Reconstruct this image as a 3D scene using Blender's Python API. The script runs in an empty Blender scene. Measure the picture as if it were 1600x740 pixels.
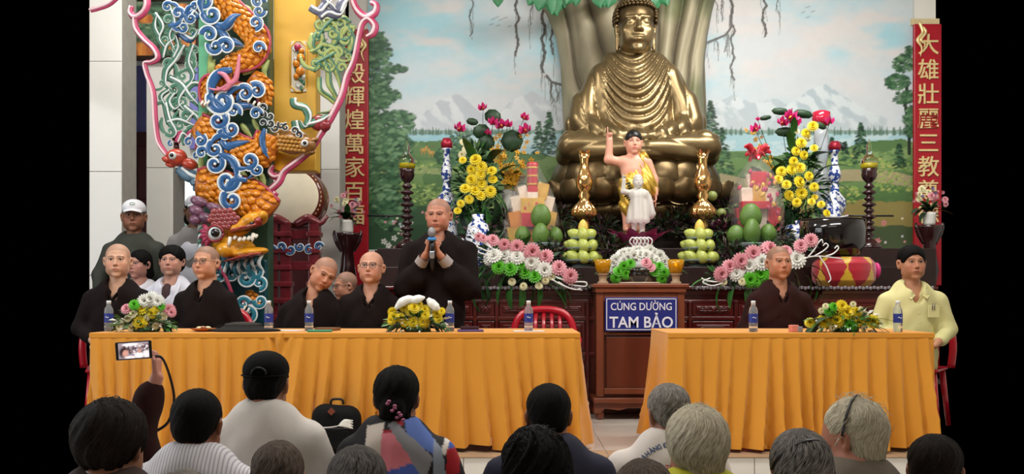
import bpy, math, random
import numpy as np
from mathutils import Vector, Matrix, Euler
from mathutils.bvhtree import BVHTree

# ---------------------------------------------------------------- camera, world, lights, exposure
SC = bpy.context.scene
COL = SC.collection
FPX, HORIZON, CAM_H = 1458.0, 460.0, 1.0
cam_data = bpy.data.cameras.new('camera')
cam_data.sensor_width = 36.0
cam_data.lens = FPX / 1600.0 * 36.0
cam_data.shift_y = (HORIZON - 370.0) / 1600.0
cam_data.clip_end = 60
camera = bpy.data.objects.new('camera', cam_data)
COL.objects.link(camera)
camera.location = (0, 0, CAM_H)
camera.rotation_euler = (math.pi / 2, 0, 0)
SC.camera = camera
world = bpy.data.worlds.new('world')
SC.world = world
world.use_nodes = True
world.node_tree.nodes['Background'].inputs[0].default_value = (0, 0, 0, 1)
world.node_tree.nodes['Background'].inputs[1].default_value = 0.0
SC.view_settings.view_transform = 'Standard'
SC.view_settings.look = 'None'
SC.view_settings.gamma = 1
SC.view_settings.exposure = 0.5
SC.view_settings.use_curve_mapping = False

def area(name, loc, rot, sx, sy, power, col=(1, 1, 1)):
    l = bpy.data.lights.new(name, 'AREA')
    l.shape = 'RECTANGLE'; l.size = sx; l.size_y = sy; l.energy = power; l.color = col
    o = bpy.data.objects.new(name, l); COL.objects.link(o)
    o.location = loc; o.rotation_euler = [math.radians(a) for a in rot]
    return o
area('hall_light', (-1.8, 4.6, 4.6), (24, 0, 0), 2.6, .7, 92, (1, .97, .93))
area('hall_light', (2.2, 4.6, 4.6), (24, 0, 0), 2.6, .7, 92, (1, .97, .93))
area('hall_light', (0, 1.0, 4.7), (20, 0, 0), 4.0, 1.2, 30, (1, .97, .94))
area('altar_light', (-2.4, 8.0, 4.7), (22, 0, 0), 2.0, .5, 88, (1, .98, .95))
area('altar_light', (2.6, 8.0, 4.7), (22, 0, 0), 2.0, .5, 88, (1, .98, .95))
area('doorway_daylight', (-5.9, 4.5, 2.4), (0, -90, 0), 2.6, 4.0, 90, (.93, .97, 1))

# ---------------------------------------------------------------- helpers
R = math.radians
RNG = random.Random(7)
def P(px, py, d):
    """point of the place that stands at depth d (metres) behind photo position px, py"""
    return Vector(((px - 800.0) * d / FPX, d, CAM_H + (HORIZON - py) * d / FPX))
def SZ(n, d): return n * d / FPX
def lin(c):
    c = c.lstrip('#')
    o = []
    for i in (0, 2, 4):
        v = int(c[i:i + 2], 16) / 255.0
        o.append(v / 12.92 if v <= .04045 else ((v + .055) / 1.055) ** 2.4)
    return tuple(o)
_m = {}
def M(name, col=None, rough=.55, metal=0.0, var=.12, scale=9.0, bump=0.0, bscale=None, trans=0.0, emit=0.0, coat=0.0, stretch=(1, 1, 1), sheen=0.0, spec=.5, alpha=1.0, ior=1.45):
    """procedural material; col None takes the mesh's own colour attribute"""
    if name in _m: return _m[name]
    m = bpy.data.materials.new(name); m.use_nodes = True
    nt = m.node_tree; N = nt.nodes; L = nt.links
    b = N['Principled BSDF']
    tc = N.new('ShaderNodeTexCoord'); mp = N.new('ShaderNodeMapping'); L.new(tc.outputs['Object'], mp.inputs[0])
    mp.inputs['Scale'].default_value = stretch
    nz = N.new('ShaderNodeTexNoise'); nz.inputs['Scale'].default_value = scale; nz.inputs['Detail'].default_value = 4
    L.new(mp.outputs[0], nz.inputs['Vector'])
    mx = N.new('ShaderNodeMix'); mx.data_type = 'RGBA'; mx.blend_type = 'MULTIPLY'
    mx.inputs[0].default_value = 1.0
    cr = N.new('ShaderNodeValToRGB')
    lo = 1 - var
    cr.color_ramp.elements[0].position = .3; cr.color_ramp.elements[0].color = (lo, lo, lo, 1)
    cr.color_ramp.elements[1].position = .7; cr.color_ramp.elements[1].color = (1, 1, 1, 1)
    L.new(nz.outputs['Fac'], cr.inputs[0]); L.new(cr.outputs[0], mx.inputs[7])
    if col is None:
        at = N.new('ShaderNodeAttribute'); at.attribute_name = 'Col'; L.new(at.outputs['Color'], mx.inputs[6])
    else:
        mx.inputs[6].default_value = (*lin(col), 1)
    L.new(mx.outputs[2], b.inputs['Base Color'])
    b.inputs['Roughness'].default_value = rough; b.inputs['Metallic'].default_value = metal
    b.inputs['Transmission Weight'].default_value = trans; b.inputs['Coat Weight'].default_value = coat
    b.inputs['Sheen Weight'].default_value = sheen; b.inputs['Specular IOR Level'].default_value = spec
    b.inputs['Alpha'].default_value = alpha; b.inputs['IOR'].default_value = ior
    if emit:
        L.new(mx.outputs[2], b.inputs['Emission Color']); b.inputs['Emission Strength'].default_value = emit
    if bump:
        bp = N.new('ShaderNodeBump'); bp.inputs['Strength'].default_value = bump; bp.inputs['Distance'].default_value = .01
        n2 = N.new('ShaderNodeTexNoise'); n2.inputs['Scale'].default_value = bscale or scale * 4; n2.inputs['Detail'].default_value = 3
        L.new(mp.outputs[0], n2.inputs['Vector']); L.new(n2.outputs['Fac'], bp.inputs['Height']); L.new(bp.outputs[0], b.inputs['Normal'])
    _m[name] = m
    return m

def link(o, parent=None):
    COL.objects.link(o)
    if parent is not None: o.parent = parent
    return o
def tag(o, label=None, cat=None, group=None, kind=None):
    if label: o['label'] = label
    if cat: o['category'] = cat
    if group: o['group'] = group
    if kind: o['kind'] = kind
    return o
def empty(name, loc, label=None, cat=None, group=None, kind=None, rz=0, scale=1):
    o = bpy.data.objects.new(name, None); COL.objects.link(o)
    o.location = loc; o.rotation_euler = (0, 0, rz); o.scale = (scale,) * 3; o.empty_display_size = .05
    return tag(o, label, cat, group, kind)
def kids(o): return [c for c in ALLK.get(o.name, [])]
ALLK = {}
def copy_tree(o, parent=None, loc=None, rz=None, scale=None, label=None, group=None):
    c = o.copy(); link(c)
    if parent is not None:
        c.parent = parent; ALLK.setdefault(parent.name, []).append(c)
    if loc is not None: c.location = loc
    if rz is not None: c.rotation_euler = (c.rotation_euler[0], c.rotation_euler[1], rz)
    if scale is not None: c.scale = (scale,) * 3 if not hasattr(scale, '__len__') else scale
    if label: c['label'] = label
    if group: c['group'] = group
    for k in kids(o): copy_tree(k, c)
    return c
def put(name, data, parent, loc=(0, 0, 0), rot=(0, 0, 0), scale=1, mat=None):
    """another piece that shares the mesh data of its fellows"""
    o = bpy.data.objects.new(name, data.data if hasattr(data, 'data') else data)
    link(o, parent); o.location = loc; o.rotation_euler = rot
    o.scale = (scale,) * 3 if not hasattr(scale, '__len__') else scale
    if parent is not None: ALLK.setdefault(parent.name, []).append(o)
    return o

def newmesh(name, V, F, mats, mi=None, cols=None, smooth=True):
    me = bpy.data.meshes.new(name)
    V = np.asarray(V, dtype=np.float32)
    if isinstance(F, np.ndarray):
        nf, k = F.shape
        me.vertices.add(len(V)); me.vertices.foreach_set('co', V.ravel())
        me.loops.add(nf * k); me.loops.foreach_set('vertex_index', F.astype(np.int32).ravel())
        me.polygons.add(nf); me.polygons.foreach_set('loop_start', np.arange(0, nf * k, k, dtype=np.int32))
        me.update(calc_edges=True)
    else:
        me.from_pydata([tuple(v) for v in V.tolist()], [], F)
    for m in (mats if isinstance(mats, (list, tuple)) else [mats]): me.materials.append(m)
    if mi is not None: me.polygons.foreach_set('material_index', np.asarray(mi, dtype=np.int32))
    if cols is not None:
        a = me.color_attributes.new('Col', 'FLOAT_COLOR', 'POINT')
        c4 = np.ones((len(V), 4), dtype=np.float32); c4[:, :3] = np.asarray(cols)[:, :3]
        a.data.foreach_set('color', c4.ravel())
    if smooth: me.polygons.foreach_set('use_smooth', np.ones(len(me.polygons), dtype=bool))
    me.update()
    return me

class G:
    """collects shapes, then builds them as one mesh object"""
    def __init__(s): s.v = []; s.f = []; s.m = []; s.c = []; s.n = 0; s.col = (1, 1, 1)
    def add(s, V, F, mi=0, col=None):
        V = np.asarray(V, dtype=float).reshape(-1, 3)
        s.v.append(V); n = s.n
        s.f += [tuple(int(i) + n for i in f) for f in F]; s.m += [mi] * len(F)
        c = np.asarray(col if col is not None else s.col, dtype=float)
        s.c.append(np.broadcast_to(c, (len(V), 3)) if c.ndim == 1 else c)
        s.n += len(V); return s
    def box(s, c, sz, mi=0, rot=None, col=None, taper=1.0):
        x, y, z = sz[0] / 2, sz[1] / 2, sz[2] / 2
        V = np.array([[i * x * (taper if k > 0 else 1), j * y * (taper if k > 0 else 1), k * z] for k in (-1, 1) for j in (-1, 1) for i in (-1, 1)])
        if rot is not None:
            V = V @ np.array(Euler([R(a) for a in rot]).to_matrix()).T
        V = V + np.array(c)
        return s.add(V, [(0, 2, 3, 1), (4, 5, 7, 6), (0, 1, 5, 4), (2, 6, 7, 3), (0, 4, 6, 2), (1, 3, 7, 5)], mi, col)
    def tube(s, path, r, n=8, mi=0, col=None, flat=(1, 1), up=None, cap=True):
        Pn = np.asarray([tuple(p) for p in path], dtype=float); k = len(Pn)
        r = np.broadcast_to(np.asarray(r, dtype=float), (k,)) if np.ndim(r) == 0 else np.interp(np.linspace(0, 1, k), np.linspace(0, 1, len(r)), r)
        T = np.gradient(Pn, axis=0); T /= np.linalg.norm(T, axis=1)[:, None] + 1e-9
        u = np.array(up if up is not None else ((0, 1, 0) if abs(T[0][1]) < .9 else (1, 0, 0)), dtype=float)
        V = []
        a = np.linspace(0, 2 * math.pi, n, endpoint=False)
        for i in range(k):
            if up is not None: u = np.array(up, dtype=float)
            u = u - T[i] * (u @ T[i]); u /= np.linalg.norm(u) + 1e-9
            w = np.cross(T[i], u)
            V.append(Pn[i] + r[i] * (np.cos(a)[:, None] * w * flat[0] + np.sin(a)[:, None] * u * flat[1]))
        V = np.concatenate(V)
        F = [(i * n + j, i * n + (j + 1) % n, (i + 1) * n + (j + 1) % n, (i + 1) * n + j) for i in range(k - 1) for j in range(n)]
        if cap: F += [tuple(range(n - 1, -1, -1)), tuple(range((k - 1) * n, k * n))]
        return s.add(V, F, mi, col)
    def lathe(s, prof, c=(0, 0, 0), n=20, mi=0, col=None, cap=True, lobes=0, lamp=0.0, zlobe=None):
        a = np.linspace(0, 2 * math.pi, n, endpoint=False); V = []
        for (r, z) in prof:
            rr = r * (1 + lamp * np.cos(a * lobes)) if lobes else r + 0 * a
            V.append(np.stack([rr * np.cos(a), rr * np.sin(a), z + 0 * a], 1))
        k = len(prof); V = np.concatenate(V) + np.array(c)
        F = [(i * n + j, i * n + (j + 1) % n, (i + 1) * n + (j + 1) % n, (i + 1) * n + j) for i in range(k - 1) for j in range(n)]
        if cap: F += [tuple(range(n - 1, -1, -1)), tuple(range((k - 1) * n, k * n))]
        return s.add(V, F, mi, col)
    def ell(s, c, r, nu=10, nv=7, mi=0, rot=None, col=None, half=False):
        th = np.linspace(0, math.pi / (2 if half else 1), nv); ph = np.linspace(0, 2 * math.pi, nu, endpoint=False)
        V = [[0, 0, 1]]
        for t in th[1:(None if half else -1)]:
            V += [[math.sin(t) * math.cos(p), math.sin(t) * math.sin(p), math.cos(t)] for p in ph]
        rings = (len(V) - 1) // nu
        if not half: V.append([0, 0, -1])
        V = np.array(V, dtype=float) * np.array(r if hasattr(r, '__len__') else (r, r, r))
        if rot is not None:
            rm = rot if isinstance(rot, Matrix) else Euler([R(a) for a in rot]).to_matrix()
            V = V @ np.array(rm).T
        F = [(0, 1 + j, 1 + (j + 1) % nu) for j in range(nu)]
        for i in range(rings - 1):
            F += [(1 + i * nu + j, 1 + (i + 1) * nu + j, 1 + (i + 1) * nu + (j + 1) % nu, 1 + i * nu + (j + 1) % nu) for j in range(nu)]
        if not half: F += [(len(V) - 1, 1 + (rings - 1) * nu + (j + 1) % nu, 1 + (rings - 1) * nu + j) for j in range(nu)]
        return s.add(V + np.array(c), F, mi, col)
    def grid(s, nu, nv, fn, mi=0, col=None, closeu=False):
        V = [fn(i / (nu - (0 if closeu else 1)), j / (nv - 1)) for j in range(nv) for i in range(nu)]
        uu = nu if closeu else nu - 1
        F = [(j * nu + i, j * nu + (i + 1) % nu, (j + 1) * nu + (i + 1) % nu, (j + 1) * nu + i) for j in range(nv - 1) for i in range(uu)]
        return s.add(V, F, mi, col)
    def prism(s, poly, y0, y1, mi=0, col=None):
        """outline in x, z pulled from depth y0 to y1"""
        n = len(poly)
        V = [(p[0], y0, p[1]) for p in poly] + [(p[0], y1, p[1]) for p in poly]
        F = [tuple(range(n)), tuple(range(2 * n - 1, n - 1, -1))] + [(i, i + n, (i + 1) % n + n, (i + 1) % n) for i in range(n)]
        return s.add(V, F, mi, col)
    def xf(s, mat):
        mt = np.array(mat); s.v = [v @ mt[:3, :3].T + mt[:3, 3] for v in s.v]; return s
    def merge(s, o, mat=None, mi=None):
        for v, c in zip(o.v, o.c): pass
        V = np.concatenate(o.v); C = np.concatenate(o.c)
        if mat is not None:
            mt = np.array(mat); V = V @ mt[:3, :3].T + mt[:3, 3]
        n = s.n; s.v.append(V); s.c.append(C); s.f += [tuple(i + n for i in f) for f in o.f]
        s.m += o.m if mi is None else [mi] * len(o.f); s.n += len(V); return s
    def data(s, name, mats, smooth=True, usecol=False):
        return newmesh(name, np.concatenate(s.v), s.f, mats, s.m, np.concatenate(s.c) if usecol else None, smooth)
    def build(s, name, mats, parent=None, smooth=True, usecol=False, bevel=0, loc=None, rot=None, kind=None, label=None):
        o = bpy.data.objects.new(name, s.data(name, mats, smooth, usecol)); link(o, parent)
        if parent is not None: ALLK.setdefault(parent.name, []).append(o)
        if loc is not None: o.location = loc
        if rot is not None: o.rotation_euler = [R(a) for a in rot]
        if bevel:
            b = o.modifiers.new('bevel', 'BEVEL'); b.width = bevel; b.segments = 2; b.limit_method = 'ANGLE'; b.angle_limit = R(40)
            b.harden_normals = False
        if kind: o['kind'] = kind
        if label: o['label'] = label
        return o

def smooth_path(pts, n=8):
    """Catmull-Rom through the points"""
    p = [Vector(q) for q in pts]; p = [p[0] * 2 - p[1]] + p + [p[-1] * 2 - p[-2]]; out = []
    for i in range(1, len(p) - 2):
        for k in range(n):
            t = k / n; a, b, c, d = p[i - 1:i + 3]
            out.append(.5 * ((2 * b) + (c - a) * t + (2 * a - 5 * b + 4 * c - d) * t * t + (3 * b - a - 3 * c + d) * t ** 3))
    out.append(p[-2]); return out

_rs = np.random.RandomState(3)
_LAT = _rs.rand(32, 32, 32).astype(np.float32)
def vnoise(Pt):
    q = np.asarray(Pt, dtype=np.float32); i = np.floor(q).astype(int); f = q - i; f = f * f * (3 - 2 * f)
    o = 0
    for dx in (0, 1):
        for dy in (0, 1):
            for dz in (0, 1):
                w = (f[..., 0] if dx else 1 - f[..., 0]) * (f[..., 1] if dy else 1 - f[..., 1]) * (f[..., 2] if dz else 1 - f[..., 2])
                o = o + w * _LAT[(i[..., 0] + dx) % 32, (i[..., 1] + dy) % 32, (i[..., 2] + dz) % 32]
    return o
def fbm(Pt, o=4):
    Pt = np.asarray(Pt, dtype=np.float32); r = 0; a = .5
    for k in range(o): r = r + a * vnoise(Pt * 2 ** k + 7.3 * k); a *= .5
    return r / (1 - .5 ** o)

class S:
    """body shapes blended into one continuous skin (signed distance, surface nets)"""
    def __init__(s, h): s.h = h; s.p = []
    def cap(s, a, b, r0, r1=None, k=.02, idn=0): s.p.append(('c', np.array(a, float), np.array(b, float), r0, r0 if r1 is None else r1, k, idn)); return s
    def ell(s, c, r, k=.02, idn=0, rot=None, sub=False):
        r = np.array(r if hasattr(r, '__len__') else (r, r, r), float)
        rm = None
        if rot is not None: rm = np.array(rot if isinstance(rot, Matrix) else Euler([R(a) for a in rot]).to_matrix())[:3, :3]
        s.p.append(('s' if sub else 'e', np.array(c, float), r, rm, None, k, idn)); return s
    def xform(s, mat, start=0):
        """move the shapes from index start by a rotation + translation (+ even scale)"""
        mt = np.array(mat); A = mt[:3, :3]; sc = abs(np.linalg.det(A)) ** (1 / 3); t = mt[:3, 3]
        for i in range(start, len(s.p)):
            q = s.p[i]
            if q[0] == 'c': s.p[i] = ('c', A @ q[1] + t, A @ q[2] + t, q[3] * sc, q[4] * sc, q[5] * sc, q[6])
            else: s.p[i] = (q[0], A @ q[1] + t, q[2] * sc, (A / sc) @ (q[3] if q[3] is not None else np.eye(3)), None, q[5] * sc, q[6])
        return s
    def mesh(s, disp=None, cut=None):
        h = s.h; lo = np.full(3, 1e9); hi = -lo; bb = []
        for q in s.p:
            if q[0] == 'c':
                r = max(q[3], q[4]); a = np.minimum(q[1], q[2]) - r; b = np.maximum(q[1], q[2]) + r
            else:
                r = q[2].max(); a = q[1] - r; b = q[1] + r
                if q[3] is not None:
                    e = np.sqrt(((q[3] * q[2]) ** 2).sum(1)); a, b = q[1] - e, q[1] + e
                else: a, b = q[1] - q[2], q[1] + q[2]
            bb.append((a, b))
            if q[0] != 's': lo = np.minimum(lo, a); hi = np.maximum(hi, b)
        lo -= 3 * h; hi += 3 * h
        n = np.ceil((hi - lo) / h).astype(int) + 1
        D = np.full(n, 1.0, dtype=np.float32); I = np.zeros(n, dtype=np.int16)
        ax = [(lo[i] + h * np.arange(n[i])).astype(np.float32) for i in range(3)]
        for q, (a, b) in zip(s.p, bb):
            pad = q[5] + 2.5 * h
            i0 = np.maximum(np.floor((a - pad - lo) / h).astype(int), 0); i1 = np.minimum(np.ceil((b + pad - lo) / h).astype(int) + 1, n)
            if (i1 <= i0).any(): continue
            sl = tuple(slice(i0[i], i1[i]) for i in range(3))
            X = np.stack(np.meshgrid(*[ax[i][sl[i]] for i in range(3)], indexing='ij'), -1)
            if q[0] == 'c':
                ba = (q[2] - q[1]).astype(np.float32); pa = X - q[1].astype(np.float32); L2 = float(ba @ ba) + 1e-12
                t = np.clip((pa @ ba) / L2, 0, 1)
                d = np.sqrt(((pa - t[..., None] * ba) ** 2).sum(-1)) - (q[3] + (q[4] - q[3]) * t)
            else:
                pa = X - q[1].astype(np.float32)
                if q[3] is not None: pa = pa @ q[3].astype(np.float32)
                r = q[2].astype(np.float32); k0 = np.sqrt(((pa / r) ** 2).sum(-1)); k1 = np.sqrt(((pa / r ** 2) ** 2).sum(-1)) + 1e-6
                d = k0 * (k0 - 1) / k1
            c = D[sl]; k = q[5]
            if q[0] == 's':
                hh = np.clip(.5 - .5 * (c + d) / k, 0, 1); D[sl] = c * (1 - hh) + (-d) * hh + k * hh * (1 - hh)
            else:
                hh = np.clip(.5 + .5 * (d - c) / k, 0, 1)
                Isl = I[sl]; Isl[d < c] = q[6]; I[sl] = Isl
                D[sl] = d * (1 - hh) + c * hh - k * hh * (1 - hh)
        if disp is not None:
            msk = np.abs(D) < disp[0] + 2 * h; idx = np.argwhere(msk)
            pts = lo + idx * h; D[msk] -= disp[1](pts, I[msk]).astype(np.float32)
        neg = D < 0
        acc = np.zeros(tuple(n - 1) + (3,), dtype=np.float32); cnt = np.zeros(tuple(n - 1), dtype=np.int16); quads = []
        for a in range(3):
            b, c = (a + 1) % 3, (a + 2) % 3
            sl0 = [slice(None)] * 3; sl1 = [slice(None)] * 3; sl0[a] = slice(0, -1); sl1[a] = slice(1, None)
            d0 = D[tuple(sl0)]; d1 = D[tuple(sl1)]; x = np.argwhere(neg[tuple(sl0)] != neg[tuple(sl1)])
            if not len(x): continue
            v0 = d0[tuple(x.T)]; v1 = d1[tuple(x.T)]; t = v0 / (v0 - v1)
            pt = x.astype(np.float32); pt[:, a] += t
            ok = (x[:, b] > 0) & (x[:, c] > 0) & (x[:, b] < n[b] - 1) & (x[:, c] < n[c] - 1); x = x[ok]; pt = pt[ok]; v0 = v0[ok]
            cells = []
            for db, dc in ((-1, -1), (0, -1), (0, 0), (-1, 0)):
                y = x.copy(); y[:, b] += db; y[:, c] += dc; cells.append(y)
                for ch in range(3): np.add.at(acc, (y[:, 0], y[:, 1], y[:, 2], ch), pt[:, ch])
                np.add.at(cnt, (y[:, 0], y[:, 1], y[:, 2]), 1)
            quads.append((cells, v0 < 0))
        act = np.argwhere(cnt > 0); vid = np.full(cnt.shape, -1, dtype=np.int32); vid[tuple(act.T)] = np.arange(len(act))
        V = acc[tuple(act.T)] / cnt[tuple(act.T)][:, None] * h + lo
        ids = I[tuple(act.T)]
        F = []
        for cells, inside in quads:
            q = np.stack([vid[tuple(y.T)] for y in cells], 1)
            q[~inside] = q[~inside][:, ::-1]; F.append(q)
        F = np.concatenate(F)
        return V, F, ids
def smooth_verts(V, F, it=1, fac=.5):
    V = V.copy()
    for _ in range(it):
        s = np.zeros_like(V); c = np.zeros(len(V))
        for k in range(4):
            a = F[:, k]; b = F[:, (k + 1) % 4]
            for ch in range(3):
                s[:, ch] += np.bincount(a, V[b, ch], len(V)) + np.bincount(b, V[a, ch], len(V))
            c += np.bincount(a, minlength=len(V)) + np.bincount(b, minlength=len(V))
        V = V * (1 - fac) + fac * s / np.maximum(c, 1)[:, None]
    return V
def sobj(name, V, F, mats, parent=None, cols=None, mi=None, kind=None):
    o = bpy.data.objects.new(name, newmesh(name, V, F, mats, mi, cols)); link(o, parent)
    if parent is not None: ALLK.setdefault(parent.name, []).append(o)
    if kind: o['kind'] = kind
    return o

BOLD = None
def text_mesh(body, size, extrude=.002, cjk=False, bold=False, offset=0.0, align='CENTER', space=1.0, shear=0.0, base=False):
    cu = bpy.data.curves.new('lettering', 'FONT'); cu.body = body; cu.size = size; cu.extrude = extrude; cu.offset = offset
    cu.align_x = align; cu.align_y = 'TOP_BASELINE' if base else 'CENTER'; cu.space_character = space; cu.shear = shear
    cu.resolution_u = 3
    o = bpy.data.objects.new('lettering', cu); COL.objects.link(o)
    dg = bpy.context.evaluated_depsgraph_get()
    me = bpy.data.meshes.new_from_object(o.evaluated_get(dg))
    bpy.data.objects.remove(o); bpy.data.curves.remove(cu)
    return me
# ---------------------------------------------------------------- materials of the room
m_white = M('white_paint', '#E4E2DA', .5, var=.05, scale=2)
m_tile = M('white_wall_tile', '#E6E3DC', .12, var=.04, scale=3, coat=.3)
m_grout = M('grout', '#A9A59C', .8)
m_floor = M('floor_tile', '#D8CDC0', .16, var=.08, scale=3, coat=.2)
m_nose = M('tan_floor_tile', '#B99B7C', .25, var=.12, scale=6)
m_blue = M('blue_wall_paint', '#7F80C6', .6, var=.15, scale=2.5)
m_maroon = M('maroon_wood', '#4A1A1C', .35, var=.3, scale=5, stretch=(1, 1, .2))
m_gold = M('gold_leaf', '#F0D69A', .35, metal=.3, var=.15)
m_red_lacq = M('red_lacquer_board', '#A80F22', .35, var=.12)
m_wood = M('red_brown_varnished_wood', '#6B2A20', .22, var=.35, scale=4, stretch=(1, 1, .25), coat=.5)
m_wood_h = M('red_varnished_altar_wood', '#5C1B1A', .25, var=.35, scale=4, stretch=(.25, 1, 1), coat=.5)
m_box = M('brown_cabinet_wood', '#83432A', .3, var=.35, scale=5, stretch=(1, 1, .15), coat=.35)
m_box_d = M('darker_cabinet_panel_wood', '#6B301D', .3, var=.35, scale=5, stretch=(1, 1, .12), coat=.35)
m_black = M('black_plastic', '#101012', .35)
m_vc = M('hand_painted', None, .55, var=.05)
m_vcg = M('hand_painted_glossy', None, .3, var=.05, coat=.2)

def poly_mask(X, Y, pts):
    ins = np.zeros(X.shape, bool); n = len(pts)
    for i in range(n):
        x0, y0 = pts[i]; x1, y1 = pts[(i + 1) % n]
        if y0 == y1: continue
        c = ((y0 > Y) != (y1 > Y)) & (X < (x1 - x0) * (Y - y0) / (y1 - y0) + x0); ins ^= c
    return ins
class Paint:
    """a painting held as colours on a fine mesh grid, in its own plane coordinates"""
    def __init__(s, x0, y0, x1, y1, st):
        s.x0, s.y0, s.st = x0, y0, st
        s.xs = np.arange(x0, x1 + .01, st); s.ys = np.arange(y0, y1 + .01, st)
        s.X, s.Y = np.meshgrid(s.xs, s.ys); s.A = np.zeros(s.X.shape + (3,), dtype=np.float32)
    def mix(s, mask, col, al=1.0):
        a = (mask * al)[..., None].astype(np.float32); s.A = s.A * (1 - a) + a * np.array(lin(col), dtype=np.float32)
    def sub(s, x0, y0, x1, y1):
        i0 = max(int((x0 - s.x0) / s.st), 0); i1 = min(int((x1 - s.x0) / s.st) + 2, len(s.xs))
        j0 = max(int((y0 - s.y0) / s.st), 0); j1 = min(int((y1 - s.y0) / s.st) + 2, len(s.ys))
        return (slice(j0, j1), slice(i0, i1)) if i1 > i0 and j1 > j0 else None
    def dab(s, x, y, rx, ry, ang, col, al=1.0):
        r = max(rx, ry); sl = s.sub(x - r, y - r, x + r, y + r)
        if sl is None: return
        dx = s.X[sl] - x; dy = s.Y[sl] - y; c, q = math.cos(ang), math.sin(ang)
        d = ((dx * c + dy * q) / rx) ** 2 + ((-dx * q + dy * c) / ry) ** 2
        a = (np.clip(1.4 - d, 0, 1) * al)[..., None]
        s.A[sl] = s.A[sl] * (1 - a) + a * np.array(lin(col) if isinstance(col, str) else col)
    def line(s, pts, w, col, al=1.0):
        for (x0, y0), (x1, y1) in zip(pts, pts[1:]):
            sl = s.sub(min(x0, x1) - w, min(y0, y1) - w, max(x0, x1) + w, max(y0, y1) + w)
            if sl is None: continue
            X, Y = s.X[sl], s.Y[sl]; bx, by = x1 - x0, y1 - y0
            t = np.clip(((X - x0) * bx + (Y - y0) * by) / (bx * bx + by * by + 1e-9), 0, 1)
            d = np.hypot(X - x0 - t * bx, Y - y0 - t * by)
            a = (np.clip((w - d) / (.5 * s.st) + .5, 0, 1) * al)[..., None]
            s.A[sl] = s.A[sl] * (1 - a) + a * np.array(lin(col))
    def foliage(s, pts, n, cols, sz=(2, 5), rnd=None, flat=.45):
        """leaf strokes spread over blobs (x, y, rx, ry)"""
        rnd = rnd or RNG
        w = [p[2] * p[3] for p in pts]
        for i in range(n):
            b = rnd.choices(pts, w)[0]; a = rnd.random() * 6.283; q = math.sqrt(rnd.random())
            x = b[0] + b[2] * q * math.cos(a); y = b[1] + b[3] * q * math.sin(a); r = rnd.uniform(*sz)
            k = min(len(cols) - 1, int(len(cols) * (i / n) * .55 + rnd.random() * len(cols) * .45))
            s.dab(x, y, r, r * flat, rnd.uniform(-.6, .6), cols[k], .85)
    def build(s, name, d, parent=None, mat=None, y=None):
        h, w = s.X.shape; V = np.zeros((h, w, 3)); V[..., 0] = (s.X - 800) * d / FPX; V[..., 1] = d if y is None else y; V[..., 2] = CAM_H + (HORIZON - s.Y) * d / FPX
        i = np.arange(h * w).reshape(h, w)
        F = np.stack([i[1:, :-1], i[1:, 1:], i[:-1, 1:], i[:-1, :-1]], -1).reshape(-1, 4)
        return sobj(name, V.reshape(-1, 3), F, mat or m_vc, parent, cols=s.A.reshape(-1, 3))

def struct(name, g, mats, bevel=0, **k):
    o = g.build(name, mats, None, smooth=False, bevel=bevel, **k); o['kind'] = 'structure'; return o

# ---------------------------------------------------------------- mural on the back wall
DW = 11.0
pm = Paint(575, -4, 1427, 408, 1.3)
X, Y = pm.X, pm.Y
Q = np.stack([X / 150, Y / 60, X * 0 + .5], -1)
n1 = fbm(Q, 5); n2 = fbm(Q * 1.7 + 11, 4); n3 = fbm(np.stack([X / 30, Y / 14, X * 0 + 3], -1), 4)
pm.mix(np.ones_like(X), '#A8D2DC')
pm.mix(np.clip((n1 - .42) * 5, 0, 1), '#D2D6D8', .95)
pm.mix(np.clip((n2 - .5) * 5, 0, 1), '#DDD6D3', .8)
pm.mix(np.clip((Y - 90) / 90, 0, 1), '#D3D9DC', .75)
pm.mix(np.clip((60 - Y) / 60, 0, 1) * np.clip((700 - X) / 150, 0, 1), '#8FBFC9', .7)
def peak(pts, base, shade, light, jag=5, seed=0):
    yy = np.interp(X, [p[0] for p in pts], [p[1] for p in pts], left=999, right=999)
    yy = yy + (fbm(np.stack([X / 14, X * 0 + seed, X * 0], -1), 4) - .5) * jag * 2
    m = (Y > yy) & (Y < base); dep = np.clip((Y - yy) / 60, 0, 1)
    ns = fbm(np.stack([(X - Y * .7) / 16, (Y + X * .3) / 22, X * 0 + seed], -1), 4)
    pm.mix(m, shade); pm.mix(m * np.clip((ns - .47) * 9, 0, 1), light, .85)
    pm.mix(m * np.clip((Y - base + 45) / 45, 0, 1), '#CBD3D6', .6)
peak([(625, 208), (640, 190), (700, 150), (713, 145), (730, 158), (760, 185), (800, 210)], 212, '#BCC3CA', '#DCE0E2', 4, 1)
peak([(740, 212), (775, 178), (805, 155), (832, 140), (850, 150), (880, 172), (930, 205)], 212, '#C2C9CE', '#DDE1E3', 5, 2)
peak([(1100, 175), (1120, 160), (1145, 150), (1175, 158), (1215, 155), (1240, 165), (1270, 185)], 212, '#B9C6CB', '#D9E0E3', 5, 3)
peak([(1190, 205), (1232, 160), (1262, 142), (1290, 130), (1312, 146), (1345, 168), (1390, 188), (1427, 196)], 212, '#B4C3C9', '#DAE2E4', 4, 4)
# far shore, lake
pm.mix((Y > 201 + 4 * n3) & (Y < 214), '#7E9B8E', .85)
pm.mix((Y > 209) & (Y < 262), '#A9CCD3'); pm.mix((Y > 209) & (Y < 262) & (n3 > .52), '#C8DADB', .7)
pm.mix((Y > 209) & (Y < 262) & (X < 720), '#8DC2CF', .6)
for i in range(150):
    x = RNG.uniform(1100, 1427) if i % 2 else RNG.uniform(640, 890); h = RNG.uniform(4, 13)
    for k in range(4): pm.dab(x, 209 - h * k / 4, 2.4 - k * .5, h / 4, 0, '#5E7B6A', .8)
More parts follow.
